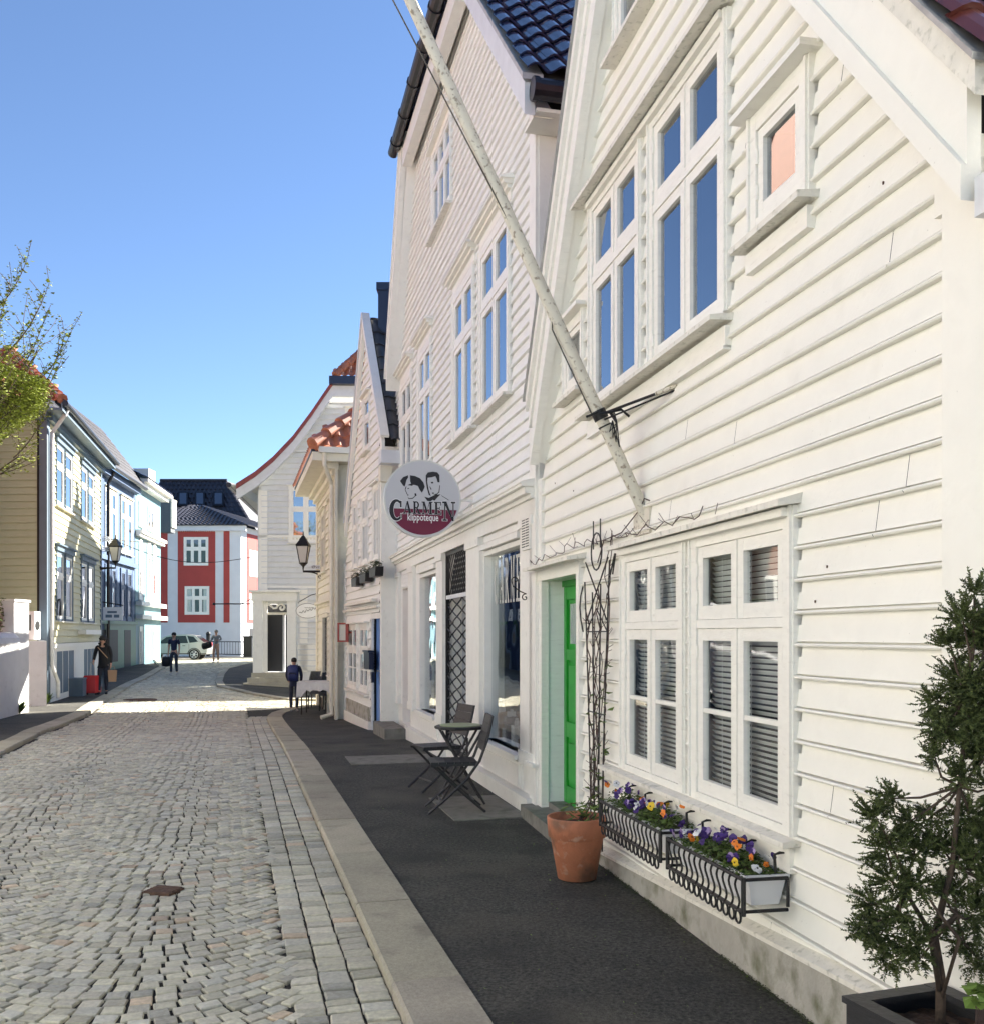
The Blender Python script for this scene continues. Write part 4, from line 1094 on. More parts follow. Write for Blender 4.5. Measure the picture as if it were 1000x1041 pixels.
# hipped top
A=n3(F2.P(u2(11.0),9.15,OV2+.12)); e_=(n3(F2.P(u2(15.1),9.15,OV2+.12))-A); s_=Vector((-F2.n.x*.75,-F2.n.y*.75,.95))
apx=(n3(F2.P(u2(13.05),11.4,-1.6)))
k=MB(); k.add([A,A+e_,apx],[(0,1,2)]); 
rb=n3(F2.P(u2(13.05),11.4,-8)); A2=n3(F2.P(u2(11.0),9.15,-8)); B2=n3(F2.P(u2(15.1),9.15,-8))
k.add([A,apx,rb,A2],[(0,1,2,3)]); k.add([A+e_,B2,rb,apx],[(0,1,2,3)]); k.build('roof_cap',M['navytile'],H2)
# side gutter on near eave
k=MB()
def half(pts,r): k.tube(pts,r,12)
half([F2.P(u2(8.20)-.05,6.10,OV2-.05),F2.P(u2(8.20)-.05,6.10,-6)],.085)
k.tube([F2.P(u2(8.20)-.05,6.10,OV2-.09),F2.P(u2(8.20)-.05,6.10,OV2-.04)],.095,12)
k.build('gutter',M['gutter'],H2)
k=MB(); k.fbox(F2,u2(8.22),u2(8.60)-.013,5.96,5.99,-6,.15); k.build('eave_soffit',M['whitetrim'],H2)
# shopfront -------------------------------------------------------------
k=MB()
ua,ub=X2(548),X2(400.5)
k.fbox(F2,ua,ub,2.66,2.80,-.02,.05); k.fbox(F2,ua,ub,2.80,2.84,-.02,.08)
k.fprism(F2,[(ua,2.84),(ub,2.84),(ub,2.90),(ua,2.90)],-.02,.13); k.fbox(F2,ua-.02,ub+.02,2.90,2.925,-.02,.17)
k.hexa([F2.P(ua-.02,2.925,-.02),F2.P(ub+.02,2.925,-.02),F2.P(ub+.02,2.925,.18),F2.P(ua-.02,2.925,.18),F2.P(ua-.02,2.99,-.02),F2.P(ub+.02,2.99,-.02),F2.P(ub+.02,2.94,.18),F2.P(ua-.02,2.94,.18)])
k.build('cornice',M['whitetrim'],H2)
gates=(X2(476),X2(454.5)); dR=(X2(532),X2(494)); dL=(X2(446),X2(428)); pk=(X2(417.3),X2(409.5))
lh=[(dR[0],dR[1],.48,2.49),(dL[0],dL[1],.48,2.47),(gates[0],gates[1],.12,2.66),(pk[0],pk[1],.12,2.36)]
wallcore(F2,low2,lh,M['whitetrim'],H2,o0=-.2,o1=0.0,name='shopfront_wall')
k=MB()
def pil(pa,pb,z0=.42,z1=2.66,o=.05): 
    a,b=sorted((X2(pa),X2(pb))); k.fbox(F2,a,b,z0,z1,0,o); k.fbox(F2,a-.015,b+.015,z1-.09,z1,0,o+.02); k.fbox(F2,a-.015,b+.015,z0,z0+.12,0,o+.015)
pil(546,533.5); pil(491.5,478); pil(453.5,447); pil(423,418); pil(408,402)
k.build('pilaster',M['whitetrim'],H2)
k=MB()
for (a,b) in ((dR[0],dR[1]),(dL[0],dL[1])):
    a0,b0=a-.01,b+.01
    k.fbox(F2,a0,b0,2.50,2.56,0,.07); k.fbox(F2,a0+.03,b0-.03,2.58,2.64,0,.03)
    k.fbox(F2,a-.0,a+.035,.48,2.49,-.08,.025); k.fbox(F2,b-.035,b,.48,2.49,-.08,.025); k.fbox(F2,a+.035,b-.035,2.44,2.49,-.08,.023)
    k.fbox(F2,a0-.02,b0+.02,.44,.48,-.1,.10)
k.build('shop_window_frame',M['whitetrim'],H2)
k=MB()
for (a,b) in ((dR[0],X2(492)),(dL[0]-.1,dL[1]+.06)):
    k.fbox(F2,a+.02,b-.02,.16,.40,.0,.02); k.fbox(F2,a+.07,b-.07,.19,.37,.02,.035)
k.build('panel',M['whitetrim'],H2)
k=MB()
for (a,b) in ((X2(546),X2(478)),(X2(453.5),X2(418))):
    k.fbox(F2,a,b,.10,.145,0,.10); k.fbox(F2,a,b,-.25,.10,0,.085)
k.build('plinth',M['whitetrim'],H2)
for (a,b,zt) in ((dR[0],dR[1],2.49),(dL[0],dL[1],2.47)):
    g=MB(); g.fbox(F2,a+.03,b-.03,.48,zt,-.055,-.05); pw=g.build('display_window',M['glass'],H2)
    g=MB(); D=-1.6
    g.fbox(F2,a-.3,b+.3,.44,2.6,D-.02,D); g.fbox(F2,a-.32,a-.3,.44,2.6,D,-.21); g.fbox(F2,b+.3,b+.32,.44,2.6,D,-.21)
    g.fbox(F2,a-.3,b+.3,2.55,2.6,D,-.21); g.fbox(F2,a-.3,b+.3,.38,.44,D,-.09); g.build('shop_interior',M['room'],pw)
# goods
rr=random.Random(2)
gd=MB(); gi=0
mg=[M['plastic'],M['greywhite'],M['ochre'],M['paperbag'],M['navybox']]
for i in range(60):
    u=rr.uniform(dR[0]+.08,dR[1]+.1); o=rr.uniform(-.6,-.12); s_=rr.uniform(.03,.07); h=rr.uniform(.12,.34)*(1.0 if o>-.4 else 1.6); gd.cur=rr.randrange(5)
    z0=.44 if o>-.4 else .44+.3*rr.choice([0,1,2])
    gd.fbox(F2,u-s_,u+s_,z0,z0+h,o-s_*.7,o+s_*.7); gd.cur=rr.randrange(2); gd.fbox(F2,u-s_*.4,u+s_*.4,z0+h,z0+h+.05,o-s_*.3,o+s_*.3)
for z in (.73,1.03): gd.cur=1; gd.fbox(F2,dR[0]+.02,dR[1]+.1,z-.015,z,-.7,-.42)
gd.cur=4; gd.fbox(F2,dR[0]+.5,dR[0]+.62,.44,2.3,-.9,-.8)
gd.build('hair_products',mg,H2)
gd=MB()
gd.fbox(F2,dL[0]+.1,dL[1]-.1,1.55,2.2,-.5,-.47); gd.build('red_poster',M['red'],H2)
gd=MB()
for (u,z) in ((dR[0]+.35,2.38),(dR[0]+.8,2.36),(dR[0]+1.3,2.36),(dL[0]+.4,2.35)): gd.ball(F2.P(u,z,-.35),.035,8,6)
gd.build('spotlight',mat('lit_spot',(1,1,1),emit=((1,.93,.8),4)),H2)
# gate
k=MB(); a,b=gates
k.fbox(F2,a,a+.04,.12,2.66,-.03,.02); k.fbox(F2,b-.04,b,.12,2.66,-.03,.02); k.fbox(F2,a+.04,b-.04,.12,.17,-.02,.015); k.fbox(F2,a+.04,b-.04,2.61,2.66,-.02,.015)
gt=k.build('security_gate',M['iron'],H2)
k=MB(); k.fbox(F2,a+.04,b-.04,2.05,2.10,-.03,.02); k.build('gate_rail',M['greywhite'],gt)
k=MB(); wv_=(b-a-.08)
NX=2; cw=wv_/NX; chh=.30
for c in range(NX+1):
    for sgn in (1,-1):
        pts=[]
        for i in range(60):
            z=.17+(2.05-.17)*i/59; ph=(z-.17)/chh*2*math.pi
            tri=math.asin(math.sin(ph))/(math.pi/2)*.75+.25*math.sin(ph)
            u=a+.04+c*cw+sgn*cw*.5*tri
            if a+.03<u<b-.03: pts.append(F2.P(u,z,0))
            else:
                if len(pts)>1: k.tube(pts,.0095,5)
                pts=[]
        if len(pts)>1: k.tube(pts,.0095,5)
for i in range(-5,9):
    for sg in (1,-1):
        u0_=a+.04+i*.105; pts=[]
        for t_ in range(12):
            z=2.10+.51*t_/11; u=u0_+sg*.42*t_/11+(0 if sg>0 else .2)
            if a+.04<u<b-.04: pts.append(F2.P(u,z,0))
        if len(pts)>1: k.tube(pts,.0085,5)
k.build('lattice',M['iron'],gt)
k=MB(); k.fbox(F2,a-.1,b+.1,.1,2.66,-.55,-.5); k.fbox(F2,a-.06,a-.02,.1,2.66,-.5,-.2); k.fbox(F2,b+.02,b+.06,.1,2.66,-.5,-.2); k.build('shop_door',M['greywhite'],H2)
k=MB(); k.fbox(F2,a+.25,b-.25,.9,2.3,-.5,-.49); k.build('door_pane',M['room'],H2)
# pink door
a,b=pk
k=MB(); k.fbox(F2,a,b,.12,2.36,-.6,-.55); k.build('side_door',M['pink'],H2)
k=MB(); k.fbox(F2,b,b+.02,.12,2.36,-.6,-.2); k.fbox(F2,a-.02,a,.12,2.36,-.6,-.2); k.build('door_reveal',M['pink'],H2)
k=MB(); k.fbox(F2,b-.012,b-.002,1.2,1.34,-.18,-.10); k.fbox(F2,a+.05,a+.08,.12,2.36,-.54,-.5); k.build('door_handle',M['red'],H2)
k=MB(); k.fbox(F2,X2(418),X2(404),-.3,.10,.087,.42); k.build('door_step',M['stone'],H2)
k=MB(); a=X2(417);b=X2(409.5)
for i in range(4): k.fbox(F2,a,b,2.38+i*.07,2.445+i*.07,0,.02)
k.build('siding_panel',M['white'],H2)
# vent
k=MB(); a,b=X2(544.5),X2(537.5)
k.fbox(F2,a-.02,b+.02,2.36,2.66,.05,.068); k.build('vent_frame',M['whitetrim'],H2)
k=MB()
for i in range(11):
    for (p,q) in ((a,(a+b)/2-.01),((a+b)/2+.01,b)): k.fbox(F2,p,q,2.385+i*.024,2.395+i*.024,.068,.0705)
k.build('vent_slots',M['ink'],H2)
# wrought scroll between the houses
k=MB()
def spiral(c,r0,a0,turns,sg,plane):
    return [plane(c[0]+r0*(1-t/22)*math.cos(a0+sg*turns*6.283*t/20),c[1]+r0*(1-t/22)*math.sin(a0+sg*turns*6.283*t/20)) for t in range(21)]
pu=F1.u(545); plane=lambda a,z: F1.P(pu,z,.05+a)
k.tube(spiral((.145,2.085),.036,-.6,1.15,1,plane)[::-1]+[plane(.165,2.03),plane(.10,1.985)]+spiral((.055,1.93),.034,1.9,1.15,-1,plane),.0055,6)
k.tube([plane(.012,1.78),plane(.012,2.16)],.007,6)
k.build('scroll_bracket',M['iron'],H1)
k=MB(); k.fbox(F2,u2(8.56),u2(8.82),.44,.47,.0,.09); k.build('ledge',M['whitetrim'],H2)

# ---------------- serif letters, unit height -----------------------------
def arcpts(cx,cy,rx,ry,a0,a1,n): return [(cx+rx*math.cos(R(a0+(a1-a0)*i/n)),cy+ry*math.sin(R(a0+(a1-a0)*i/n))) for i in range(n+1)]
def serif(x,y,w,h=.07): return [(x-w/2,y),(x+w/2,y),(x+w/2,y+h),(x-w/2,y+h)]
def rect(x0,x1,y0,y1): return [(x0,y0),(x1,y0),(x1,y1),(x0,y1)]
LET={
'C':([arcpts(.42,.5,.42,.52,48,312,22)+arcpts(.47,.5,.24,.43,308,52,22)],.84,[rect(.66,.74,.66,.95),rect(.70,.74,.10,.30)]),
'A':([[(.10,.03),(.19,.03),(.42,.86),(.38,1.0)],[(.36,1.0),(.50,1.0),(.80,.03),(.58,.03)],rect(.24,.58,.30,.37)],.84,[serif(.13,0,.26),serif(.69,0,.34)]),
'R':([rect(.12,.30,.03,.97),arcpts(.40,.73,.26,.27,90,-90,10)+arcpts(.40,.73,.11,.19,-90,90,10),rect(.29,.41,.92,1.0),rect(.29,.41,.46,.54),[(.36,.5),(.52,.5),(.80,.03),(.60,.03)]],.84,[serif(.20,0,.34),serif(.15,.93,.2),serif(.72,0,.26)]),
'M':([rect(.12,.19,.03,.97),[(.10,1.),(.28,1.),(.54,.25),(.45,.05)],[(.47,.05),(.54,.25),(.76,1.),(.69,1.)],rect(.74,.92,.03,.97)],1.04,[serif(.15,0,.26),serif(.83,0,.34),serif(.10,.93,.2),serif(.90,.93,.22)]),
'E':([rect(.12,.30,.03,.97),rect(.29,.62,.93,1.),rect(.29,.62,0,.07),rect(.29,.52,.47,.54)],.72,[rect(.60,.66,.74,1.),rect(.62,.68,0,.26),rect(.49,.54,.38,.63),serif(.14,0,.22),serif(.14,.93,.22)]),
'N':([rect(.12,.19,.03,.97),[(.08,1.),(.28,1.),(.78,.0),(.66,.0)],rect(.70,.77,.03,.97)],.90,[serif(.15,0,.26),serif(.74,.93,.28),serif(.08,.93,.16)]),
}
def letter(mb,ch,x,y,w,h,plane,o,grow=0.):
    polys,adv,extra=LET[ch]; i=0
    for pl in polys+extra:
        n=len(pl); 
        cx=sum(p[0] for p in pl)/n; cy=sum(p[1] for p in pl)/n
        if grow:
            q=[]
            if ch=='C' and n>30:
                h_=n//2
                q=[(.42+(a-.42)*(1+grow*1.4),.5+(b-.5)*(1+grow*1.2)) for a,b in pl[:h_]]+[(.47+(a-.47)*(1-grow*1.8),.5+(b-.5)*(1-grow*1.2)) for a,b in pl[h_:]]
            else:
                for a,b in pl:
                    l=math.hypot(a-cx,b-cy) or 1; q.append((a+(a-cx)/l*grow*.55+(grow*.2 if a>cx else -grow*.2),b+(b-cy)/l*grow*.4+(grow*.2 if b>cy else -grow*.2)))
        else: q=pl
        oo=o+i*.00012; i+=1
        pts=[(x+a/adv*w,y+b*h) for a,b in q]
        A_=[plane(a,b,oo-.001) for a,b in pts]; B_=[plane(a,b,oo) for a,b in pts]; m_=len(pts)
        if ch=='C' and len(pl)>30:
            hh=m_//2; mb.add(B_,[(j,j+1,m_-2-j,m_-1-j) for j in range(hh-1)])
        elif len(pl)==22:
            hh=m_//2; mb.add(B_,[(j,j+1,m_-2-j,m_-1-j) for j in range(hh-1)])
        else: mb.add(B_,[tuple(range(m_))])
# hanging round sign -----------------------------------------------------
sc=at(430,507,11.0); RS=.435
SN=thing('hanging_shop_sign','round white and burgundy shop sign reading CARMEN klippoteque with two drawn heads','sign',tuple(sc))
ex=Vector((-F2.n.x,-F2.n.y,0)); nn=Vector((-F2.d.x,-F2.d.y,0))  # face normal towards camera side
def SP(a,b,o): q=sc+ex*(a*RS)+nn*o; return (q.x,q.y,q.z+b*RS)
k=MB(); N_=64
def disc(mb,r,o0,o1):
    A_=[SP(r*math.cos(6.2832*i/N_),r*math.sin(6.2832*i/N_),o0) for i in range(N_)]; B_=[SP(r*math.cos(6.2832*i/N_),r*math.sin(6.2832*i/N_),o1) for i in range(N_)]
    mb.add(A_+B_,[tuple(range(N_-1,-1,-1)),tuple(range(N_,2*N_))]+[(i,(i+1)%N_,N_+(i+1)%N_,N_+i) for i in range(N_)])
disc(k,1.0,-.075,.0); k.build('sign_case',M['signrim'],SN)
def facedraw(face_o,sx,plane):
    k=MB(); A_=[plane(.965*math.cos(6.2832*i/N_),.965*math.sin(6.2832*i/N_),face_o+.001) for i in range(N_)]; k.add(A_,[tuple(range(N_))]); k.build('sign_face',M['signwhite'],SN)
    yb=-.27; a0=math.asin(yb/.93); k=MB()
    A_=[plane(.93*math.cos(math.pi-a0+ (math.pi+2*a0)*i/40),.93*math.sin(math.pi-a0+(math.pi+2*a0)*i/40),face_o+.002) for i in range(41)]
    k.add(A_,[tuple(range(41))]); k.build('sign_lower_field',M['burgundy'],SN)
    def cv(pts): return [((x-500)/390*sx,(470-y)/390) for x,y in pts]
    k=MB(); i_=0
    def poly(pts,o=0.0024):
        nonlocal i_
        i_+=1; q=cv(pts); k.add([plane(a,b,face_o+o+i_*.00005) for a,b in q],[tuple(range(len(q)))])
    # woman's hair, profile line
    poly([(270,300),(300,262),(350,240),(352,262),(335,290),(318,355),(300,345)])
    poly([(370,240),(420,245),(470,265),(505,305),(520,350),(505,385),(490,410),(470,385),(450,345),(420,335),(385,335),(372,300)])
    poly([(372,325),(400,328),(395,345),(345,340)])
    poly([(345,370),(362,366),(360,376),(345,378)]); poly([(340,430),(356,434),(350,450)])
    poly([(318,385),(325,385),(345,430),(338,432)]); poly([(318,380),(330,350),(336,352),(326,385)])
    poly([(345,452),(360,470),(395,465),(425,440),(428,446),(398,474),(356,478)]); poly([(415,420),(432,418),(438,440),(420,452)])
    # man
    poly([(530,235),(550,205),(600,195),(645,200),(668,225),(670,300),(650,300),(640,265),(628,240),(590,252),(548,258),(545,300),(560,380),(580,440),(560,430),(540,360),(530,290)])
    poly([(580,300),(605,296),(606,312),(588,315)]); poly([(592,405),(615,405),(612,416),(596,418)]); poly([(566,345),(572,345),(590,372),(580,378)])
    poly([(668,330),(675,330),(668,400),(640,425),(600,425),(640,415),(660,395)])
    poly([(515,450),(560,460),(600,440),(625,425),(680,420),(650,450),(620,485),(600,478),(575,495),(545,490)])
    poly([(690,430),(760,470),(765,480),(690,436)])
    k.build('sign_heads',M['ink'],SN)
    lets=[('C',165,300,492,690),('A',300,385,500,625),('R',395,478,500,625),('M',488,600,500,625),('E',612,692,500,625),('N',700,832,494,685)]
    for nm,m_,gr,o in (('sign_letters_outline',M['signface'],.09,.0040),('sign_letters',M['ink'],.035,.0055)):
        k=MB()
        for ch,x0,x1,y0,y1 in lets:
            x,y=cv([(x0,y1)])[0]; wd=(x1-x0)/390*sx; hg=(y1-y0)/390
            letter(k,ch,x,y,wd,hg,lambda a,b,oo:plane(a,b,oo),face_o+o,gr)
        k.build(nm,m_,SN)
facedraw(0.0,1,SP)
def textmesh(body,m,parent,name,origin,ax,up,size,width=None,bold=0.0,shear=0.):
    cu=bpy.data.curves.new(name,'FONT'); cu.body=body; cu.size=size; cu.align_x='CENTER'; cu.offset=bold; cu.resolution_u=2; cu.shear=shear
    ob=bpy.data.objects.new('t',cu); col.objects.link(ob); dg=bpy.context.evaluated_depsgraph_get(); me=bpy.data.meshes.new_from_object(ob.evaluated_get(dg)); bpy.data.objects.remove(ob)
    xs=[v.co.x for v in me.vertices]; ww=max(xs)-min(xs); f=(width/ww) if width else 1
    base=Vector(ORI.get(parent.name,(0,0,0)))
    for v in me.vertices: v.co=Vector(origin)+Vector(ax)*(v.co.x*f)+Vector(up)*v.co.y-base
    me.materials.clear(); me.materials.append(m); o=bpy.data.objects.new(name,me); col.objects.link(o); o.parent=parent; ORI[o.name]=tuple(base); return o
textmesh('klippoteque',M['signface'],SN,'sign_subtitle',SP(0.0,-.565,.006),ex,(0,0,1),.115,width=.80*RS,bold=.0015)
wl=Vector(F2.P(u2(11.0)-.0,2.98,.0)); k=MB()
by=sc.y-.0375*nn.y
for dz in (.09,-.06,):
    q=sc+Vector((0,0,dz-.09)); e_=q+ex*(RS*.96)-nn*.035; f_=q+ex*(RS*1.32)-nn*.035; k.tube([e_,f_],.011,8)
f1=sc+ex*(RS*1.34)-nn*.035; k.tube([f1+Vector((0,0,.05)),f1+Vector((0,0,-.26))],.014,8)
k.tube([sc+ex*(RS*.97)-nn*.035+Vector((0,0,-.15)),f1+Vector((0,0,0.0))],.008,8)
k.build('sign_bracket',M['whitetrim'],SN)
# lettering inside the shop window
k=MB()
ul=X2(498); uh=X2(531); n_=6
for i,ch in enumerate('CARMEN'):
    w_=(ul-uh)/6.3; letter(k,ch,-(ul)+i*w_*1.05,1.92,w_*.82,.46,lambda a,b,oo:F2.P(-a,b,oo),-.0485)
k.build('window_lettering',M['lettering'],H2)

# bistro set ---------------------------------------------------------------
def chair(loc,rz,label):
    t=thing('folding_chair',label,'chair',loc,'black folding chairs at the bistro table',rz)
    for s_ in (-.2,.2):
        k=MB(); k.tube([(-.33,s_,.865),(-.285,s_,.66),(-.215,s_,.47),(-.10,s_,.31),(.06,s_,.16),(.24,s_,.01)],[.013]*6,8); k.build('leg',M['blackwood'],t,local=True)
        k=MB(); q=s_*.86; k.tube([(.20,q,.44),(.0,q,.24),(-.27,q,.01)],.013,8); k.build('leg',M['blackwood'],t,local=True)
    k=MB(); 
    for i in range(6): k.box(-.20+i*.07,-.135+i*.07,-.185,.185,.445,.462)
    k.box(-.2,.22,-.185,-.165,.425,.445); k.box(-.2,.22,.165,.185,.425,.445); k.build('seat',M['blackwood'],t,local=True)
    k=MB()
    for i in range(4):
        z=.56+i*.078; xx=-.245-(z-.56)*.28
        k.hexa([(xx-.012,-.205,z),(xx+.006,-.205,z),(xx+.006,.205,z),(xx-.012,.205,z),(xx-.033,-.205,z+.074),(xx-.015,-.205,z+.074),(xx-.015,.205,z+.074),(xx-.033,.205,z+.074)])
    k.build('backrest',M['blackwood'],t,local=True)
    k=MB(); k.tube([(.12,-.2,.105),(.12,.2,.105)],.009,6); k.tube([(-.17,-.17,.11),(-.17,.17,.11)],.009,6); k.build('stretcher',M['blackwood'],t,local=True)
    return t
q=at(463,825,1600/(824-645)); chair((q.x-.02,q.y,0),R(188),'nearer black slatted folding chair, its back to the large display window')
q=at(446,800,1600/(803-645)); chair((q.x-.02,q.y+.02,0),R(205),'farther black folding chair standing behind the small bistro table')
tx,ty=-.30,9.35
t=thing('bistro_table','small black folding table with a green glass top between two folding chairs','table',(tx,ty,0),rz=R(8))
k=MB(); k.lathe([(.02,.705),(.235,.705),(.245,.715),(.245,.732),(.20,.735)],(0,0,0),10); k.build('tabletop',M['blackwood'],t,local=True)
k=MB(); k.lathe([(.02,.735),(.195,.735),(.195,.742),(.02,.742)],(0,0,0),20); k.build('table_inlay',M['mat'],t,local=True)
for s_ in (-.17,.17):
    for sg in (1,-1):
        k=MB(); k.tube([(sg*.19,s_*(.9 if sg>0 else 1),.70),(0,s_*(.9 if sg>0 else 1),.37),(-sg*.21,s_*(.9 if sg>0 else 1),.01)],.012,8); k.build('leg',M['blackwood'],t,local=True)
k=MB(); k.tube([(-.17,-.17,.08),(-.17,.17,.08)],.008,6); k.tube([(.17,-.17,.08),(.17,.17,.08)],.008,6); k.tube([(0,-.17,.37),(0,.17,.37)],.008,6); k.build('stretcher',M['blackwood'],t,local=True)
k=MB(); q=(.02,9.0,0); T=Matrix.Translation((-.12,8.95,0))@Matrix.Rotation(math.atan(.25),4,'Z'); k.box(-.32,.34,-.45,.75,-.04,.006,T)
solo(k,'paving_slab',M['stone'],'pale worn paving slab under the bistro table','paving slab',(-.12,8.95,0))

# ================================================================== BLUE DOOR HOUSE
F3=Fr((3.21,0),(-.30,1),(-1,0)); T3=math.hypot(1,.3); KB=1.081
def u3(y): return y*T3*KB
def Z3(z): return 1.6+(z-1.6)*KB
X3=lambda px,o=0:F3.u(px,o)
H3=thing('blue_door_house','small white clapboard gable house with the blue door and black flower boxes','house',(-2.5,18.9,-.1))
wins=[]
for a_,b_ in ((388,381),(376.5,369.5),(366,360.5)):
    a=W(F3,a_,b_,Z3(2.82),Z3(4.06)); window(H3,F3,*a,cols=2,rows=(.62,),cas=.07,sash=.045,mull=.01,cb=.05,head=(a_>380),sill=True,m=M['whitetrim'],name='upper_window')
a=W(F3,378,371.5,Z3(4.75),Z3(5.75)); window(H3,F3,*a,cols=1,rows=(.6,),cas=.08,sash=.05,m=M['whitetrim'],name='gable_window')
for a_,b_ in ((376.5,367),(365,355.5)):
    a=W(F3,a_,b_,Z3(.58),Z3(1.80)); window(H3,F3,*a,cols=2,rows=(.62,),muntin=(0,),cas=.08,sash=.05,mull=.01,m=M['whitetrim'],name='lower_window')
bd=(X3(388),X3(379.5)); dh=(bd[0],bd[1],-.3,1.88)
wp3=[(u3(15.7),-.4),(u3(15.7),Z3(4.7)),(u3(17.06),Z3(6.9)),(u3(19.0),Z3(3.75)),(u3(19.5),Z3(2.95)),(u3(19.5),-.4)]
wallcore(F3,wp3,wins+[dh],M['gap'],H3)
sd3=[(u3(15.8),.0),(u3(15.8),Z3(4.75)),(u3(17.06),Z3(6.85)),(u3(19.0),Z3(3.75)),(u3(19.4),Z3(2.95)),(u3(19.4),.0)]
siding(F3,sd3,[(h[0],h[1],h[2],h[3]) for h in wins]+[(dh[0]-.1,dh[1]+.1,-.2,1.98)],.16,.07,M['white'],H3,prof=SIMPLE,notch=.03)
k=MB(); k.fbox(F3,u3(15.7)-.03,u3(15.78),-.3,Z3(4.7),-.02,.03); k.build('corner_board',M['whitetrim'],H3)
k=MB(); k.fbox(F3,u3(19.4),u3(19.6),-.3,Z3(3.0),-.02,.05); k.build('corner_board',M['whitetrim'],H3)
k=MB(); k.fbox(F3,u3(15.7)-.034,u3(15.7)-.031,-.3,Z3(4.6),-6,.03); k.fbox(F3,u3(15.7)-.030,u3(15.7)-.001,-.3,Z3(4.6),-6,-.03); k.build('return_wall',M['whitetrim'],H3)
k=MB(); k.fbox(F3,bd[0]-.0,bd[1]-.0,-.15,1.88,-.10,-.06); dd=k.build('front_door',M['blue'],H3)
k=MB()
for (z0,z1) in ((.1,.7),(.9,1.65)): k.fbox(F3,bd[0]+.15,bd[1]-.15,z0,z1,-.06,-.05)
k.build('door_panel',M['blue'],dd)
k=MB(); k.tube([F3.P(bd[0]+.3,.95,-.08),F3.P(bd[0]+.3,.95,-.0),F3.P(bd[0]+.42,.95,-.0)],.014,6); k.build('door_handle',M['steel'],dd)
k=MB(); k.fbox(F3,bd[1],bd[1]+.08,-.2,1.88,-.02,.03); k.build('door_jamb',M['whitetrim'],H3)
k=MB(); k.fbox(F3,bd[0]-.05,bd[1]+.08,1.88,1.98,-.02,.03); k.build('door_lintel',M['whitetrim'],H3)
k=MB(); k.fbox(F3,u3(15.75),u3(19.4),Z3(2.03),Z3(2.07),-.02,.10); k.fbox(F3,u3(15.9),u3(18.8),Z3(2.13),Z3(2.18),.06,.16); k.build('ledge',M['sillwood'],H3)
k=MB(); k.fbox(F3,bd[1]+.1,u3(19.4),-.45,.0,-.1,.07); k.build('foundation',M['whitetrim'],H3)
k=MB(); k.fbox(F3,bd[1]+.12,u3(19.3),.01,.26,.03,.045); k.build('mossy_boards',M['concrete'],H3)
OV3=.10
def b3(ya,za,yb,zb,t0,t1,o0,o1,nm,m): 
    k=MB(); k.fprism(F3,[(u3(ya),Z3(za)+t0),(u3(yb),Z3(zb)+t0),(u3(yb),Z3(zb)+t1),(u3(ya),Z3(za)+t1)],o0,o1); return k.build(nm,m,H3)
b3(15.30,4.42,17.06,6.90,0,.22,.045,OV3,'bargeboard',M['whitetrim'])
b3(19.15,3.50,17.06,6.90,0,.24,.045,OV3,'bargeboard',M['whitetrim'])
b3(19.15,3.76,17.06,7.14,0,.04,.0,OV3+.03,'verge_flashing',M['greywhite'])
k=MB()
A=n3(F3.P(u3(15.28),Z3(4.66),OV3+.03)); B=n3(F3.P(u3(17.06),Z3(7.14),OV3+.03)); e_=Vector((-F3.n.x,-F3.n.y,0)); 
nrm=e_.cross(B-A).normalized(); nrm=nrm if nrm.z>0 else -nrm
k.hexa([A,A+e_*.15,B+e_*.15,B,A+nrm*.05,A+e_*.15+nrm*.05,B+e_*.15+nrm*.05,B+nrm*.05]); k.build('verge_cap',M['whitetrim'],H3)
def slope3(ya,za,yb,zb,depth,off):
    A=n3(F3.P(u3(ya),Z3(za),OV3-off)); B=n3(F3.P(u3(yb),Z3(zb),OV3-off)); mb_=pantiles(A,e_,(B-A),depth,(B-A).length-.25,tw=.25,tl=.36,amp=.03,step=.03); mb_.build('roof',M['greytile'],H3)
slope3(15.30,4.60,17.06,7.06,5,.15); slope3(19.15,3.72,17.06,7.06,5,.15)
k=MB(); k.fbox(F3,u3(15.28)-.05,u3(15.28)+.2,Z3(4.26),Z3(4.46),-.20,OV3+.02); k.build('eave_box',M['greywhite'],H3)
k=MB(); k.fbox(F3,u3(15.5),u3(15.66),Z3(4.02),Z3(4.26),-.12,.08); k.build('eave_bracket',M['creamwall'],H3)
k=MB(); cx_,cy_=-1.98,18.4; k.box(cx_-.13,cx_+.13,cy_-.13,cy_+.13,7.2,8.10); k.box(cx_-.16,cx_+.16,cy_-.16,cy_+.16,8.0,8.14); k.build('chimney',M['navybox'],H3)
for i,(pa,pb,lb,zz) in enumerate(((379.5,387,'largest black flower box, under the window above the blue door',2.66),(369.5,376.5,'middle of the three black flower boxes over the blue door facade',2.62),(361.,367,'farthest and smallest black flower box on the blue door house',2.60))):
    zz=Z3(zz); a,b=sorted((X3(pa,.12),X3(pb,.12))); t=thing('window_flower_box',lb,'flower box',F3.P((a+b)/2,zz-.15,.12),'black flower boxes on the blue door house')
    k=MB(); k.fprism(F3,[(a+.08,zz-.16),(b-.08,zz-.16),(b-.03,zz),(a+.03,zz)],.06,.20); k.build('box',M['iron'],t)
    g=MB(); rr=random.Random(i)
    for _ in range(160): leaf(g,F3.P(rr.uniform(a+.03,b-.03),zz+rr.uniform(-.02,.10),rr.uniform(.06,.22)),rr.uniform(.03,.06),rr,rr.uniform(.15,.4))
    g.build('foliage',M['leaf'],t)
a,b=X3(377.5,.1),X3(372,.1)
t=thing('mailbox','dark navy metal mailbox on the white wall beside the blue door','mailbox',F3.P((a+b)/2,Z3(1.0),.1))
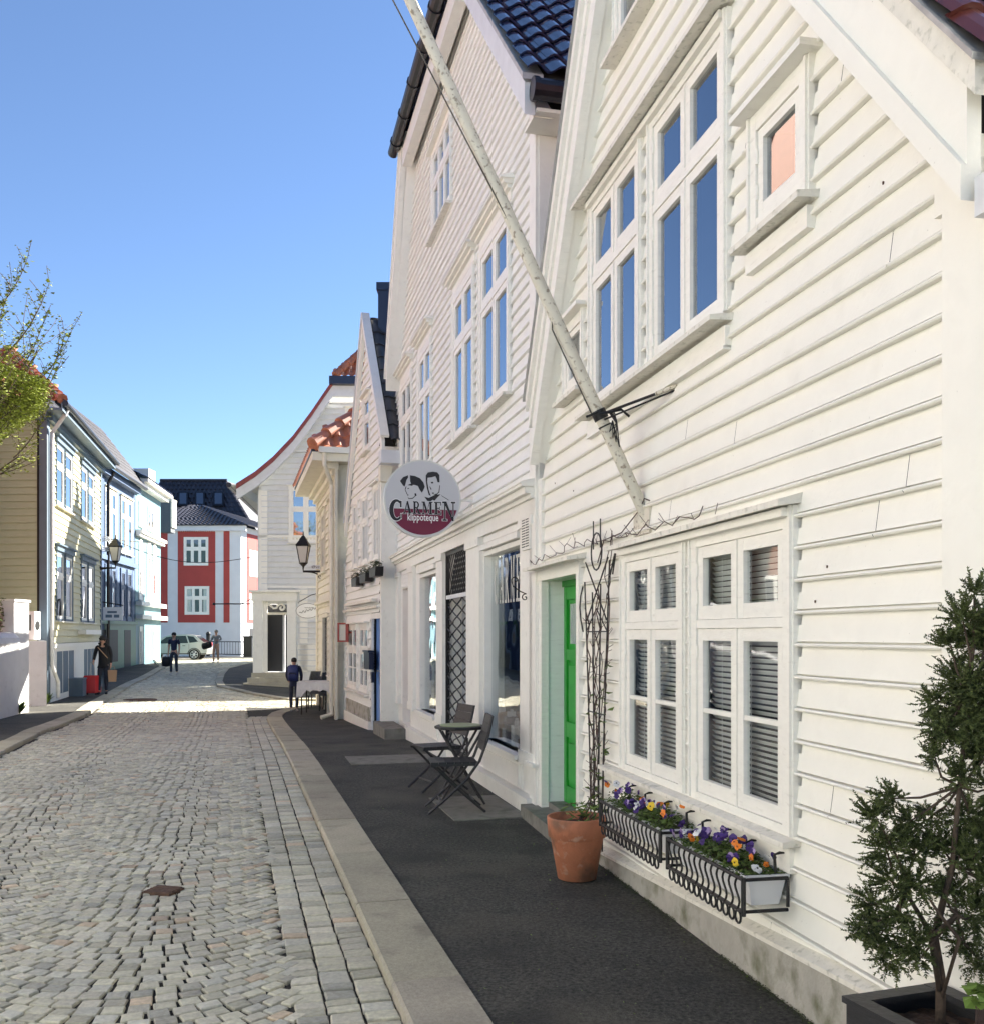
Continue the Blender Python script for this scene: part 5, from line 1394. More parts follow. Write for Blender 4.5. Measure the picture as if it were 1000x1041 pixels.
k=MB(); k.fbox(F3,a,b,Z3(1.02),Z3(1.30),.05,.14); k.build('box',M['navybox'],t)
k=MB(); k.fprism(F3,[(a-.01,Z3(1.30)+.002),(b+.01,Z3(1.30)+.002),(b+.01,Z3(1.335)),(a-.01,Z3(1.335))],.045,.16); k.build('lid',M['navybox'],t)
a=X3(378,.1); k=MB(); k.fbox(F3,a,a+.12,.80,.93,.04,.10); k.tube([F3.P(a+.06,.80,.07),F3.P(a+.06,.74,.07)],.03,8); solo(k,'meter_box',M['navybox'],'small black box below the navy mailbox','box',F3.P(a+.06,.80,.07))
q=at(349,643,20.4)
t=thing('menu_case','small red framed glass menu case sticking out from the white wall','display case',tuple(q)); k=MB()
wq,hq=.115,.20
k.box(q.x-wq,q.x+wq,q.y-.03,q.y+.03,q.z-hq,q.z-hq+.035); k.box(q.x-wq,q.x+wq,q.y-.03,q.y+.03,q.z+hq-.035,q.z+hq)
k.box(q.x-wq,q.x-wq+.035,q.y-.03,q.y+.03,q.z-hq+.035,q.z+hq-.035); k.box(q.x+wq-.06,q.x+wq,q.y-.03,q.y+.04,q.z-hq+.035,q.z+hq-.035); k.box(q.x+wq,q.x+.3,q.y,q.y+.04,q.z-.02,q.z+.02); k.build('case_frame',M['red'],t)
k=MB(); k.box(q.x-wq+.035,q.x+wq-.06,q.y-.01,q.y,q.z-hq+.035,q.z+hq-.035); k.build('menu_sheet',M['creamwall'],t)

# ================================================================== CREAM HOUSE (behind)
F4=Fr((2.265,0),(-.265,1),(-1,0)); T4=math.hypot(1,.265)
def u4(y): return y*T4
X4=lambda px,o=0:F4.u(px,o)
H4=thing('cream_house','narrow cream clapboard house with orange clay tiles and a drainpipe','house',(-3.6,23,-.2))
wins=[]
for a_,b_ in ((341.5,336.5),(332.5,328)):
    a=W(F4,a_,b_,3.1,4.6); window(H4,F4,*a,cols=2,rows=(.62,),cas=.09,sash=.05,m=M['creamwall'],name='upper_window')
dc=(X4(334.5),X4(330),-.1,2.0); wc=(X4(341),X4(337),.7,2.0)
window(H4,F4,wc[0],wc[1],.7,2.0,cols=1,rows=(.6,),cas=.08,sash=.05,m=M['creamwall'],name='lower_window')
wp4=[(u4(21.1),-.4),(u4(21.1),5.3),(u4(25.6),5.3),(u4(25.6),-.4)]
wallcore(F4,wp4,wins+[dc,(wc[0]+.02,wc[1]-.02,.72,1.98)],M['gap'],H4)
siding(F4,[(u4(20.95),.0),(u4(20.95),5.2),(u4(25.5),5.2),(u4(25.5),.0)],[(h[0],h[1],h[2],h[3]) for h in wins]+[(wc[0],wc[1],.7,2.0),(dc[0]-.08,dc[1]+.08,-.1,2.1)],.17,.05,M['creamwall'],H4,prof=SIMPLE)
k=MB(); k.fbox(F4,u4(21.1)-.03,u4(21.1),-.4,5.3,-7,.05); k.fbox(F4,u4(20.88),u4(21.1),-.4,5.3,.0,.055); k.fbox(F4,u4(25.3),u4(25.62),-.4,5.3,.0,.055); k.fbox(F4,u4(25.6),u4(25.65),-.4,5.3,-7,.05); k.build('corner_board',M['creamwall'],H4)
k=MB(); k.fbox(F4,dc[0],dc[1],-.3,2.0,-.3,-.25); k.build('doorway',M['darkdoor'],H4)
k=MB(); k.fbox(F4,dc[0]-.08,dc[0],-.3,2.0,-.25,.05); k.fbox(F4,dc[1],dc[1]+.08,-.3,2.0,-.25,.05); k.fbox(F4,dc[0]-.08,dc[1]+.08,2.0,2.1,-.02,.05); k.fbox(F4,u4(21.1),u4(25.6),2.35,2.42,0,.1); k.build('door_frame',M['creamwall'],H4)
# eave cornice with overhang
EV=.55
k=MB()
for (z0,z1,o) in ((5.0,5.12,.12),(5.12,5.24,.22)): k.fbox(F4,u4(21.1)-o,u4(25.6)+o,z0,z1,-.02,o)
k.fbox(F4,u4(21.1)-.42,u4(25.6)+EV,5.24,5.30,-6,EV); k.fbox(F4,u4(21.1)-.42,u4(25.6)+EV,5.30,5.42,EV-.03,EV); k.fbox(F4,u4(21.1)-.45,u4(21.1)-.42,5.24,5.42,-6,EV); k.build('eave_cornice',M['creamwall'],H4)
k=MB(); k.fbox(F4,u4(21.1)-.46,u4(25.6)+EV,5.42,5.47,EV-.12,EV+.02); k.build('street_gutter',M['gutter'],H4)
k=MB(); k.fbox(F4,u4(21.1)-.55,u4(21.1)-.43,5.40,5.52,-6,EV-.13); k.build('side_gutter',M['gutterwhite'],H4)
# roof: street slope + near hip slope
P00=n3(F4.P(u4(21.1)-.5,5.50,EV)); e_=Vector((-F4.n.x,-F4.n.y,0)); dd3=Vector((F4.d.x,F4.d.y,0))
hip=P00+e_*3.4+dd3*2.6+Vector((0,0,3.0))
s_=Vector(dd3*2.6+Vector((0,0,3.0)))
mb_=pantiles(P00,e_,s_,7,s_.length,tw=.24,tl=.34,amp=.04,step=.03,clip=lambda x,l:x>l*3.4/s_.length-.1); mb_.build('roof',M['orangetile'],H4)
s2=e_*3.4+Vector((0,0,3.0)); mb_=pantiles(P00,dd3,s2,6,s2.length,tw=.24,tl=.34,amp=.04,step=.03,clip=lambda x,l:x>l*2.6/s2.length-.1); mb_.build('roof',M['orangetile'],H4)
k=MB()
for i in range(11):
    a_=P00+(hip-P00)*(i/11.0)+Vector((0,0,.06)); b_=P00+(hip-P00)*((i+1.12)/11.0)+Vector((0,0,.04)); k.tube([a_,b_],[.15,.115],10)
k.build('hip_tiles',M['orangetile'],H4)
k=MB(); dp=lambda a,o,z:n3(F4.P(a,z,o)); ue=u4(21.1)-.12
k.tube([dp(u4(21.1)-.48,.30,5.42),dp(u4(21.1)-.46,.30,5.15),dp(ue,.12,4.80),dp(ue,.12,4.6),dp(ue,.12,.1),dp(ue-.02,.12,-.1),dp(ue-.1,.35,-.16)],.045,10); k.build('downpipe',M['creamwall'],H4)

# ================================================================== WHITE GABLE HOUSE (end of street)
F5=Fr((-8.1,34.0),(1,.03),(0,-1))   # u runs to the right
H5=thing('white_corner_house','white gable house with curved roof edge, dark doorway and stone steps at the corner','house',(-6,34,-.2))
def q5(px,py): return F5.uz(px,py)
wins=[]
a=[q5(293.5,552),q5(329,494)]; wa_=(a[0][0],a[1][0],a[0][1],a[1][1]); wins.append((wa_[0]+.02,wa_[1]-.02,wa_[2]+.02,wa_[3]-.02))
window(H5,F5,*wa_,cols=2,rows=(.60,),cas=.11,sash=.06,mull=.06,m=M['whitetrim'],glass=M['skyglass'],name='upper_window')
a=[q5(351,432),q5(364,414)]; wb_=(a[0][0],a[1][0],a[0][1],a[1][1]); wins.append((wb_[0]+.02,wb_[1]-.02,wb_[2]+.02,wb_[3]-.02)); window(H5,F5,*wb_,cols=2,cas=.1,sash=.06,m=M['whitetrim'],glass=M['skyglass'],name='attic_window')
curve=[q5(px,py) for px,py in ((243,497),(262,485),(280,470),(300,449),(318,425),(335,400),(340,393))]
rightx=8.5; ztop=q5(340,393)[1]
dr5=(q5(268,0)[0],q5(293,0)[0])
doorh=(dr5[0],dr5[1],.3,2.65)
left=0.05
wp5=[(left,-.4),(left,q5(262,487)[1])]+[(u,z-.25) for u,z in curve[2:]]+[(rightx,ztop-.25),(rightx,-.4)]
wallcore(F5,wp5[::1],wins+[doorh],M['cornerwhite'],H5)
siding(F5,[(left+.1,.35),(left+.1,6.95)]+[(u,z-.25) for u,z in curve[2:]]+[(rightx,ztop-.3),(rightx,.35)],[(h[0],h[1],h[2],h[3]) for h in wins]+[(dr5[0]-.35,dr5[1]+.25,.0,3.2)],.19,.3,M['cornerwhite'],H5,prof=[(0,-.01),(0,.062),(.16,.066),(.22,.03),(1.0,.01)])
k=MB(); k.fbox(F5,left,left+.3,-.3,6.6,-.02,.06); k.fbox(F5,left,rightx,4.95+.0,5.03,0,.06); k.fbox(F5,q5(288,0)[0],rightx,7.9,7.96,0,.05); k.fbox(F5,left,rightx,2.95+.25,3.28,0,.05); k.fbox(F5,q5(305,0)[0],q5(313,0)[0],.3,3.2,0,.05); k.build('corner_board',M['whitetrim'],H5)
k=MB(); n_=30
for i in range(26): k.fbox(F5,q5(296,0)[0]+i*.12-.3,q5(296,0)[0]+i*.12-.24,4.86,4.95,0,.04)
k.build('dentil_band',M['creamwall'],H5)
# verge
k=MB(); r_=MB()
for (ua_,za_),(ub_,zb_) in zip(curve,curve[1:]):
    k.fprism(F5,[(ua_,za_-.42),(ub_,zb_-.42),(ub_,zb_-.06),(ua_,za_-.06)],.25,.40)
    r_.fprism(F5,[(ua_,za_-.055),(ub_,zb_-.055),(ub_,zb_+.12),(ua_,za_+.12)],.15,.45)
k.fbox(F5,curve[-1][0],rightx,ztop-.42,ztop-.06,.25,.40)
k.build('bargeboard',M['greywhite'],H5); r_.build('verge_tiles',M['redverge'],H5)
k=MB(); k.fbox(F5,curve[-1][0]-.1,rightx,ztop-.05,ztop+.22,.25,.62); k.build('gutter',M['navybox'],H5)
k=MB()
for (ua_,za_),(ub_,zb_) in zip(curve,curve[1:]): k.fprism(F5,[(ua_,za_-.10),(ub_,zb_-.10),(ub_,zb_+.0),(ua_,za_+.0)],-12,.25)
k.build('roof_deck',M['whitetrim'],H5)
k=MB()
for (ua_,za_),(ub_,zb_) in zip(curve,curve[1:]): 
    A=n3(F5.P(ua_,za_+.02,.2)); B=n3(F5.P(ub_,zb_+.02,.2)); mb_=pantiles(A,Vector((0,1,0)),B-A,12,(B-A).length,tw=.26,tl=.36); k.add(mb_.v,mb_.f,(1,1,1))
k.build('roof',M['redverge'],H5)
A=n3(F5.P(curve[-1][0],ztop+.2,.55)); mb_=pantiles(A,Vector((1,.03,0)),Vector((0,.62,.78)),4.4,2.2,tw=.24,tl=.34,amp=.05,clip=lambda x,l:x>l*.75-.15); mb_.build('hip_roof',M['orangetile'],H5)
k=MB()
for i in range(9):
    b0_=A+Vector((.10+.185*i,.16*i,.23*i+.05)); k.tube([b0_,b0_+Vector((.2,.17,.26))],[.15,.12],10)
k.build('hip_tiles',M['orangetile'],H5)
# side wall to the left & soffit
k=MB(); k.hexa([(-8.1,34.05,-.4),(-7.9,34.05,-.4),(-9.3,46,-.4),(-9.5,46,-.4),(-8.1,34.05,6.7),(-7.9,34.05,6.7),(-9.3,46,6.7),(-9.5,46,6.7)]); k.build('side_wall',M['greywhite'],H5)
k=MB(); k.hexa([(-8.95,33.7,6.68),(-8.0,33.7,6.68),(-9.4,46,6.68),(-10.3,46,6.68),(-8.95,33.7,6.74),(-8.0,33.7,6.74),(-9.4,46,6.74),(-10.3,46,6.74)]); k.build('eave_soffit',M['creamwall'],H5)
k=MB(); k.tube([(-9.0,33.65,6.72),(-10.35,46,6.72)],.09,8); k.build('side_gutter',M['gutter'],H5)
# portal
k=MB()
pl0,pr0=q5(259,0)[0],q5(301,0)[0]
k.fbox(F5,dr5[0]-.32,dr5[0]-.0,.1,2.9,-.02,.22); k.fbox(F5,dr5[1]+.0,dr5[1]+.30,.1,2.9,-.02,.22)
k.fbox(F5,dr5[0]-.36,dr5[1]+.34,2.75,3.05,-.02,.26); k.fbox(F5,dr5[0]-.45,dr5[1]+.45,3.05,3.12,-.02,.36); k.build('portal',M['whitetrim'],H5)
k=MB(); k.fbox(F5,dr5[0],dr5[1],2.28,2.36,-.25,.0); k.build('transom_bar',M['creamwall'],H5)
k=MB(); k.fbox(F5,dr5[0]-.02,dr5[1]+.02,.3,2.65,-.5,-.45); k.build('doorway',M['darkdoor'],H5)
k=MB(); k.fbox(F5,dr5[0]+.62,dr5[0]+.70,.3,2.28,-.3,-.22); k.build('door_leaf_edge',M['greywhite'],H5)
k=MB()
pl5=lambda a,z:F5.P(a,z,.05)
k.tube([pl5(dr5[0]+.0,2.72),pl5(dr5[0]+.25,2.6),pl5(dr5[0]+.35,2.5)]+spiral((dr5[1]-.22,2.52),.16,math.pi,1.2,-1,pl5),.035,8); k.build('scroll_ornament',M['whitetrim'],H5)
k=MB()
for i in range(4):
    z1=.28-i*.16; k.fbox(F5,dr5[0]-.35-.12*i*0.6,dr5[1]+.35+.10*i*.5,-.6,z1,.0,.35+.30*i)
k.build('stone_steps',M['kerb'],H5)
k=MB(); k.fbox(F5,q5(303,0)[0],q5(345,0)[0],.35,1.3,.03,.05); k.build('dado_board',M['whitetrim'],H5)

# oval bracket sign
q=at(313,621,31.5)
t=thing('oval_sign','pale oval sign with curly black writing hanging before the white corner house','sign',tuple(q))
k=MB(); n_=32; rx,ry=.40,.26
for (a,o0,o1) in ((1.0,-.02,.02),): 
    A_=[(q.x+rx*math.cos(6.2832*i/n_),q.y+o0,q.z+ry*math.sin(6.2832*i/n_)) for i in range(n_)]; B_=[(p[0],q.y+o1,p[2]) for p in A_]
    k.add(A_+B_,[tuple(range(n_)),tuple(range(2*n_-1,n_-1,-1))]+[(i,(i+1)%n_,n_+(i+1)%n_,n_+i) for i in range(n_)])
k.build('sign_board',M['greywhite'],t)
k=MB(); k.tube([(q.x+.37*math.cos(6.2832*i/32),q.y-.024,q.z+.235*math.sin(6.2832*i/32)) for i in range(32)],.008,5,True); k.build('sign_border',M['ink'],t)
k=MB(); k.tube([(q.x-.27+.54*i/28,q.y-.026,q.z-.07+.16*i/28+.035*math.sin(i*1.15)*(1-.3*math.sin(i*.5))) for i in range(29)],.008,5); k.build('sign_writing',M['ink'],t)
k=MB(); k.tube([(q.x-.10+.26*i/16,q.y-.026,q.z+.10+.018*math.sin(i*1.4)) for i in range(17)],.005,5); k.build('sign_small_writing',M['ink'],t)
k=MB(); k.tube([(q.x-.25,q.y,q.z+.30),(q.x+.1,q.y,q.z+.50),(q.x+.75,q.y,q.z+.68)],.014,6); k.tube([(q.x-.3,q.y,q.z+.24),(q.x-.25,q.y,q.z+.32)],.008,5); k.tube([(q.x+.78,q.y,q.z+.9),(q.x+.78,q.y,q.z-1.0)],.02,6); k.build('sign_bracket',M['iron'],t)
# lantern on bracket
def lantern(q,side,label,s=1.0,arm=.7):
    t=thing('street_lantern',label,'street lamp',tuple(q),'wall lanterns along the street')
    x,y,z=q
    k=MB(); T=Matrix.Translation((x,y,z))@Matrix.Rotation(R(45),4,'Z')
    k.lathe([(.11*s,0),(.20*s,.40*s)],(0,0,0),4,T) ; k.build('lamp_glass',M['lampglass'],t)
    k=MB(); k.lathe([(.22*s,.405*s),(.235*s,.43*s),(.13*s,.55*s),(.12*s,.58*s),(.05*s,.66*s),(.02*s,.68*s),(.015*s,.78*s)],(0,0,0),4,T); k.lathe([(.03*s,-.10*s),(.12*s,-.005*s)],(0,0,0),8,T)
    for a in range(4):
        c_,s_=math.cos(a*math.pi/2),math.sin(a*math.pi/2); k.tube([T@Vector((.112*s*c_,.112*s*s_,0)),T@Vector((.204*s*c_,.204*s*s_,.41*s))],.012*s,4)
    k.build('lamp_cage',M['iron'],t)
    k=MB(); a_=arm*s*side
    k.tube([(x,y,z-.09*s),(x,y,z-.22*s),(x+a_,y,z-.22*s)],.030*s,6); k.tube([(x+.15*a_,y,z-.23*s)]+[(x+a_*(.15+.83*math.sin(R(i*9))),y,z-.23*s-.42*s*(1-math.cos(R(i*9)))) for i in range(1,11)],.018*s,6)
    k.tube([(x+a_*.75+.09*s*math.cos(i*.628),y,z-.33*s+.08*s*math.sin(i*.628)) for i in range(10)],.012*s,5,True)
    k.tube([(x+a_,y,z+.0),(x+a_,y,z-.72*s)],.025*s,6); k.build('lamp_bracket',M['iron'],t); return t
q=at(308.5,572,24.6); lantern(q,1,'black wall lantern on a scrolled bracket before the white corner house',1.0,.62)
k=MB(); k.box(q.x+.18,q.x+.60,q.y-.01,q.y+.01,q.z-.16,q.z-.06)
t=solo(k,'street_name_plate',M['greywhite'],'small pale street name plate above the lantern bracket','sign',(q.x+.4,q.y,q.z-.12)); textmesh('Øvre B',M['ink'],t,'plate_writing',(q.x+.39,q.y-.013,q.z-.14),(1,0,0),(0,0,1),.09,width=.36)
# small table and chairs at the corner
gz=G(-4.0,23.0)
t=thing('cloth_table','small dining table set outside the cream house','table',(-3.95,22.6,gz))
cx,cy=-3.95,22.6
k=MB(); k.box(cx-.42,cx+.42,cy-.35,cy+.35,gz+.72,gz+.74); k.build('tabletop',M['blackwood'],t)
for sx in (-.36,.36):
    for sy in (-.3,.3): k=MB(); k.tube([(cx+sx,cy+sy,gz+.72),(cx+sx,cy+sy,gz)],.016,6); k.build('leg',M['iron'],t)
k=MB(); n_=40; top=[];bot=[]
for i in range(n_):
    a=6.2832*i/n_; c_,s_=math.cos(a),math.sin(a); m_=max(abs(c_),abs(s_)); x,y=.45*c_/m_,.38*s_/m_; top.append((cx+x,cy+y,gz+.748)); drop=.20+.14*(abs(abs(c_)-abs(s_))<.25)+.02*math.sin(i*2.3); bot.append((cx+x*1.03+.012*math.sin(i*1.9),cy+y*1.03+.012*math.cos(i*1.7),gz+.748-drop))
k.add(top+bot,[tuple(range(n_))]+[(i,n_+i,n_+(i+1)%n_,(i+1)%n_) for i in range(n_)]); solo(k,'tablecloth',M['cloth'],'white cloth draped over the small table outside','tablecloth',(cx,cy,gz+.7),smooth=False)
def wchair(cx,cy,rz,label):
    z=G(cx,cy); t=thing('wicker_chair',label,'chair',(cx,cy,z),'grey wicker chairs by the cloth table',rz)
    k=MB(); k.box(-.26,.26,-.26,.26,.36,.44); k.build('seat',M['wicker'],t,local=True)
    k=MB(); vs=[]; 
    for i in range(13):
        a=R(-20+220*i/12); x,y=.29*math.cos(a),.27*math.sin(a); h=.66 if not 2<i<10 else .90
        for r_,zz in ((1,.38),(1.04,h),(.93,h),(.9,.38)): vs.append((x*r_,y*r_,zz))
    k.add(vs,[(i*4+j,i*4+(j+1)%4,(i+1)*4+(j+1)%4,(i+1)*4+j) for i in range(12) for j in range(4)]+[(0,1,2,3),(48,51,50,49)]); k.build('backrest',M['wicker'],t,local=True)
    for sx in (-.23,.23):
        for sy in (-.22,.22): k=MB(); k.tube([(sx,sy,.37),(sx*1.05,sy*1.05,0)],.016,6); k.build('leg',M['iron'],t,local=True)
wchair(-4.25,24.3,R(0),'grey wicker armchair at the left end behind the cloth table'); wchair(-3.85,23.6,R(0),'grey wicker armchair half hidden right behind the cloth table')
# neighbour houses outside the frame that shade the street and show in panes
def plainhouse(name,label,pts,z,m,mr,ridge,roofz):
    cx=sum(p[0] for p in pts)/4; cy=sum(p[1] for p in pts)/4; t=thing(name,label,'house',(cx,cy,0)); k=MB()
    k.hexa([(x,y,-.4) for x,y in pts]+[(x,y,z) for x,y in pts]); k.build('wall',m,t); return t
# ================================================================== LEFT SIDE
# yellow house -------------------------------------------------------------
F6=Fr((-5.245,0),(-.23,1),(1,0)); T6=math.hypot(1,.23)
def u6(y): return y*T6
X6=lambda px,o=0:F6.u(px,o)
H6=thing('yellow_house','pale yellow clapboard house with blue grey trim and dark tiled roof','house',(-12.5,27,0))
wins=[]
def w6(pa,pb,z0,z1,**k):
    a,b=sorted((X6(pa),X6(pb))); mid=(a+b)/2
    for (p,q) in ((a,mid-.06),(mid+.06,b)):
        wins.append((p+.02,q-.02,z0+.02,z1-.02)); window(H6,F6,p,q,z0,z1,cols=1,rows=(.66,),cas=.07,sash=.06,cb=.05,m=k.get('m',M['bluegrey']),sm_=M['whitetrim'],glass=M['skyglass'],head=False,sill=True,name=k.get('n','window'),curtain=False)
    k2=MB(); k2.fbox(F6,a-.08,b+.08,z1,z1+.13,-.01,.09); k2.fbox(F6,a-.14,b+.14,z1+.13,z1+.17,-.01,.15); k2.build('window_hood',M['bluegrey'],H6)
w6(72.5,55.5,4.84,6.42,n='upper_window'); w6(94.5,81,4.84,6.42,n='upper_window'); w6(72.5,55.5,1.95,3.70,n='lower_window'); w6(94.5,81,1.95,3.70,n='lower_window')
y0,y1=23.5,31.2
wp6=[(u6(y0),-.3),(u6(y0),6.9),(u6(y1),6.9),(u6(y1),-.3)]
bas=[(X6(74),X6(56),.05,1.22),(X6(95),X6(84),.15,1.22)]
wallcore(F6,wp6,wins,M['gap'],H6)
siding(F6,[(u6(y0)+.15,1.38),(u6(y0)+.15,6.85),(u6(y1)-.05,6.85),(u6(y1)-.05,1.38)],[(h[0],h[1],h[2],h[3]) for h in wins],.17,1.38,M['yellow'],H6,prof=SIMPLE,name='street_siding')
k=MB(); k.fbox(F6,u6(y0),u6(y0)+.17,-.3,6.9,-.02,.05); k.fbox(F6,u6(y1)-.12,u6(y1)+.04,-.3,6.9,-.02,.05); k.build('corner_board',M['bluegrey'],H6)
k=MB(); k.fbox(F6,u6(y0)+.17,u6(y1)-.12,1.26,1.37,-.02,.08); k.fbox(F6,u6(y0)+.17,u6(y1)-.12,-.3,1.26,-.02,.03); k.build('basement_wall',M['whitetrim'],H6)
k=MB()
for (a,b,z0,z1) in bas:
    a,b=sorted((a,b)); n=3
    for i in range(n): 
        p=a+(b-a)*i/n+.06; q=a+(b-a)*(i+1)/n-.06; k.fbox(F6,p,q,z0+.05,z1-.05,.03,.04)
k.build('basement_panes',M['bluegrey'],H6)
k=MB(); a=X6(94); b=X6(78); k.fbox(F6,a,b,1.95-.35,1.95-.22,.03,.25) ; k.build('ledge',M['whitetrim'],H6)
# camera-facing wall
c6=F6.P(u6(y0),0,0); F6b=Fr((c6[0],c6[1]),(-1,.06),(0,-1)); 
wallcore(F6b,[(0,-.3),(0,6.9),(5.2,6.9),(5.2,-.3)],[],M['gap'],H6)
siding(F6b,[(.12,.3),(.12,6.85),(5.2,6.85),(5.2,.3)],[],.17,1.38,M['olive'],H6,prof=SIMPLE,name='end_siding')
k=MB(); k.fbox(F6b,-.05,.14,-.3,6.9,-.02,.05); k.build('corner_board',M['bluegrey'],H6)
# eaves
k=MB(); E6=.45
def q6(u,z,o): return F6.P(u,z,o)
k.fbox(F6,u6(y0)-.45,u6(y1)+.1,6.88,6.94,-5.4,E6); k.fbox(F6,u6(y0)-.45,u6(y1)+.1,6.94,7.06,E6-.03,E6); k.fbox(F6,u6(y0)-.02,u6(y1),6.72,6.88,0,.15); k.fbox(F6b,-.1,5.2,6.72,6.88,0,.15); k.build('eave',M['bluegrey'],H6)
k=MB(); k.tube([q6(u6(y0)-.45,7.06,E6+.06),q6(u6(y1)+.1,7.06,E6+.06)],.07,10); k.build('gutter',M['gutter'],H6)
k=MB(); k.tube([q6(u6(y0)+.05,7.0,E6+.02),q6(u6(y0)+.0,6.86,E6-.03),q6(u6(y0)+.10,6.45,.12),q6(u6(y0)+.10,6.2,.11),q6(u6(y0)+.10,.9,.11),q6(u6(y0)+.12,.7,.16),q6(u6(y0)+.35,.45,.20),q6(u6(y0)+.38,.05,.2)],.05,8); k.build('downpipe',M['gutterwhite'],H6)
P0=n3(q6(u6(y0)-.45,7.08,E6)); d6=Vector((F6.d.x,F6.d.y,0)); n6=Vector((-F6.n.x,-F6.n.y,0))
RI=1.9; RH=1.9
s_=n6*RI+Vector((0,0,RH)); hl=3.0
mb_=pantiles(P0,d6,s_,8.9,s_.length,tw=.24,tl=.34,amp=.04,clip=lambda x,l:x>l/s_.length*hl-.15); mb_.build('roof',M['purpletile'],H6)
s2=d6*hl+Vector((0,0,RH)); mb_=pantiles(P0,n6,s2,6.4,s2.length,tw=.24,tl=.34,amp=.04,clip=lambda x,l:(l/s2.length*RI-.15)<x<6.4-l/s2.length*RI); mb_.build('hip_roof',M['orangetile'],H6)
rp=P0+n6*RI+d6*hl+Vector((0,0,RH)); k=MB()
for i in range(14): a_=P0+(rp-P0)*(i/14); b_=P0+(rp-P0)*((i+1.1)/14); k.tube([a_+Vector((0,0,.07)),b_+Vector((0,0,.05))],[.13,.1],8)
k.build('hip_tiles',M['orangetile'],H6)
k=MB(); k.tube([rp+Vector((0,0,.05)),rp+d6*5.5+Vector((0,0,.05))],.13,8); k.build('ridge_tiles',M['navytile'],H6)
s3=-n6*RI+Vector((0,0,RH)); k=MB(); Q=P0+n6*RI*2; k.add([Q+d6*0,Q+d6*8.9,Q+d6*8.9+s3,Q+s3+d6*hl],[(0,1,2,3)]); k.add([P0+d6*8.9,P0+d6*8.9+n6*6,P0+d6*8.9+n6*3+Vector((0,0,RH))],[(0,1,2)]); k.build('rear_roof',M['navytile'],H6)
# ac unit
q=at(34.5,636,23.2); t=thing('air_conditioner','white outdoor air conditioning unit on the yellow end wall','appliance',tuple(q))
k=MB(); k.box(q.x-.15,q.x+.14,q.y-.28,q.y+.02,q.z-.33,q.z+.33); k.build('casing',M['plastic'],t)
k=MB(); T=Matrix.Translation((q.x+.141,q.y-.13,q.z-.0))@Matrix.Rotation(R(90),4,'Y')
k.lathe([(.11,0),(.11,.01),(.09,.012),(.01,.012)],(0,0,0),20,T); k.box(q.x-.05,q.x+.06,q.y-.29,q.y-.281,q.z-.12,q.z+.25); k.build('fan_grille',M['iron'],t)
# low white wall end beside the house
k=MB(); p1=at(31,650,22.7)
def wallseg(mb,a,b,th,z0,z1):
    a=Vector(a);b=Vector(b);d=(b-a).normalized();n=Vector((-d.y,d.x))*th/2
    mb.hexa([(*(a-n),z0),(*(b-n),z0),(*(b+n),z0),(*(a+n),z0),(*(a-n),z1),(*(b-n),z1),(*(b+n),z1),(*(a+n),z1)])
t=thing('stub_wall','short white wall post between the garden wall and the yellow house','wall',(-10.55,22.9,0))
k=MB(); wallseg(k,(-10.75,22.75),(-10.42,22.95),.5,-.3,1.45); k.build('post',M['whitewall'],t)
# garden wall
t=thing('garden_wall','rough white plastered garden wall with a tall square pillar','wall',(-9.9,19,0))
k=MB(); wallseg(k,(-8.6,13.0),(-9.95,20.3),.35,-.3,1.42); k.build('wall',M['whitewall'],t)
k=MB(); pa=Vector((-8.6,13.0)); pb_=Vector((-9.95,20.3)); n_=10
for i in range(n_): 
    pass
k.tube([(pa.x,pa.y,1.42),(pb_.x,pb_.y,1.42)],.22,12); k.build('coping',M['whitewall'],t)
k=MB(); k.box(-10.27,-9.86,20.3,20.95,-.3,2.28); k.box(-10.30,-9.83,20.27,20.98,2.28,2.33); k.build('pillar',M['whitewall'],t)
# hedge/ivy above the wall
k=MB(); rr=random.Random(14)
for i in range(1700): 
    f=rr.uniform(.75,1.02); c=pa+(pb_-pa)*f; leaf(k,(c.x+rr.uniform(-.35,-.1),c.y,1.5+rr.uniform(0,.85)),rr.uniform(.04,.09),rr,rr.uniform(.3,1.0))
tw=MB()
for i in range(60):
    f=rr.uniform(.75,1.02); c=pa+(pb_-pa)*f; tw.tube([(c.x-.2,c.y,1.4),(c.x-.2+rr.uniform(-.1,.1),c.y+rr.uniform(-.2,.2),1.5+rr.uniform(.3,.85))],.006,4)
t2=thing('hedge','dark scrubby climbing bush behind the white garden wall','bush',(-10.1,19.5,1.4)); k.build('leaves',M['leaf'],t2); tw.build('stems',M['twig'],t2)
def weed(px,py,Z,s,label,n,el):
    q=at(px,py,Z); z=G(q.x,q.y); t=thing('weed',label,'plant',(q.x,q.y,z),'weeds at the foot of the white walls'); k=MB(); rr=random.Random(int(px))
    for i in range(n):
        a=rr.uniform(0,6.28); h=rr.uniform(.5,1)*s; r_=rr.uniform(.1,.6)*s; d=Vector((r_*math.cos(a),r_*math.sin(a),h)); b=Vector((q.x,q.y,z)); x=d.cross(Vector((0,0,1))).normalized()*.028*el
        m_=b+d*.6; e_=b+Vector((d.x*1.3,d.y*1.3,d.z*.85)); tt=rr.uniform(.6,1.5); k.add([b-x*.3,b+x*.3,m_+x,e_,m_-x],[(0,1,2,4),(4,2,3)],(tt,tt,tt))
    k.build('leaves',M['leaf'],t)
weed(20,722,20.4,.36,'broad leaved green weed at the foot of the white garden wall',26,1.4); weed(48,712,23.4,.34,'yellowish tuft of weeds by the downpipe of the yellow house',40,.7)
t=thing('storage_box','blue grey storage box standing on the left pavement against the yellow house','box',(-11.0,26.2,G(-11,26)))
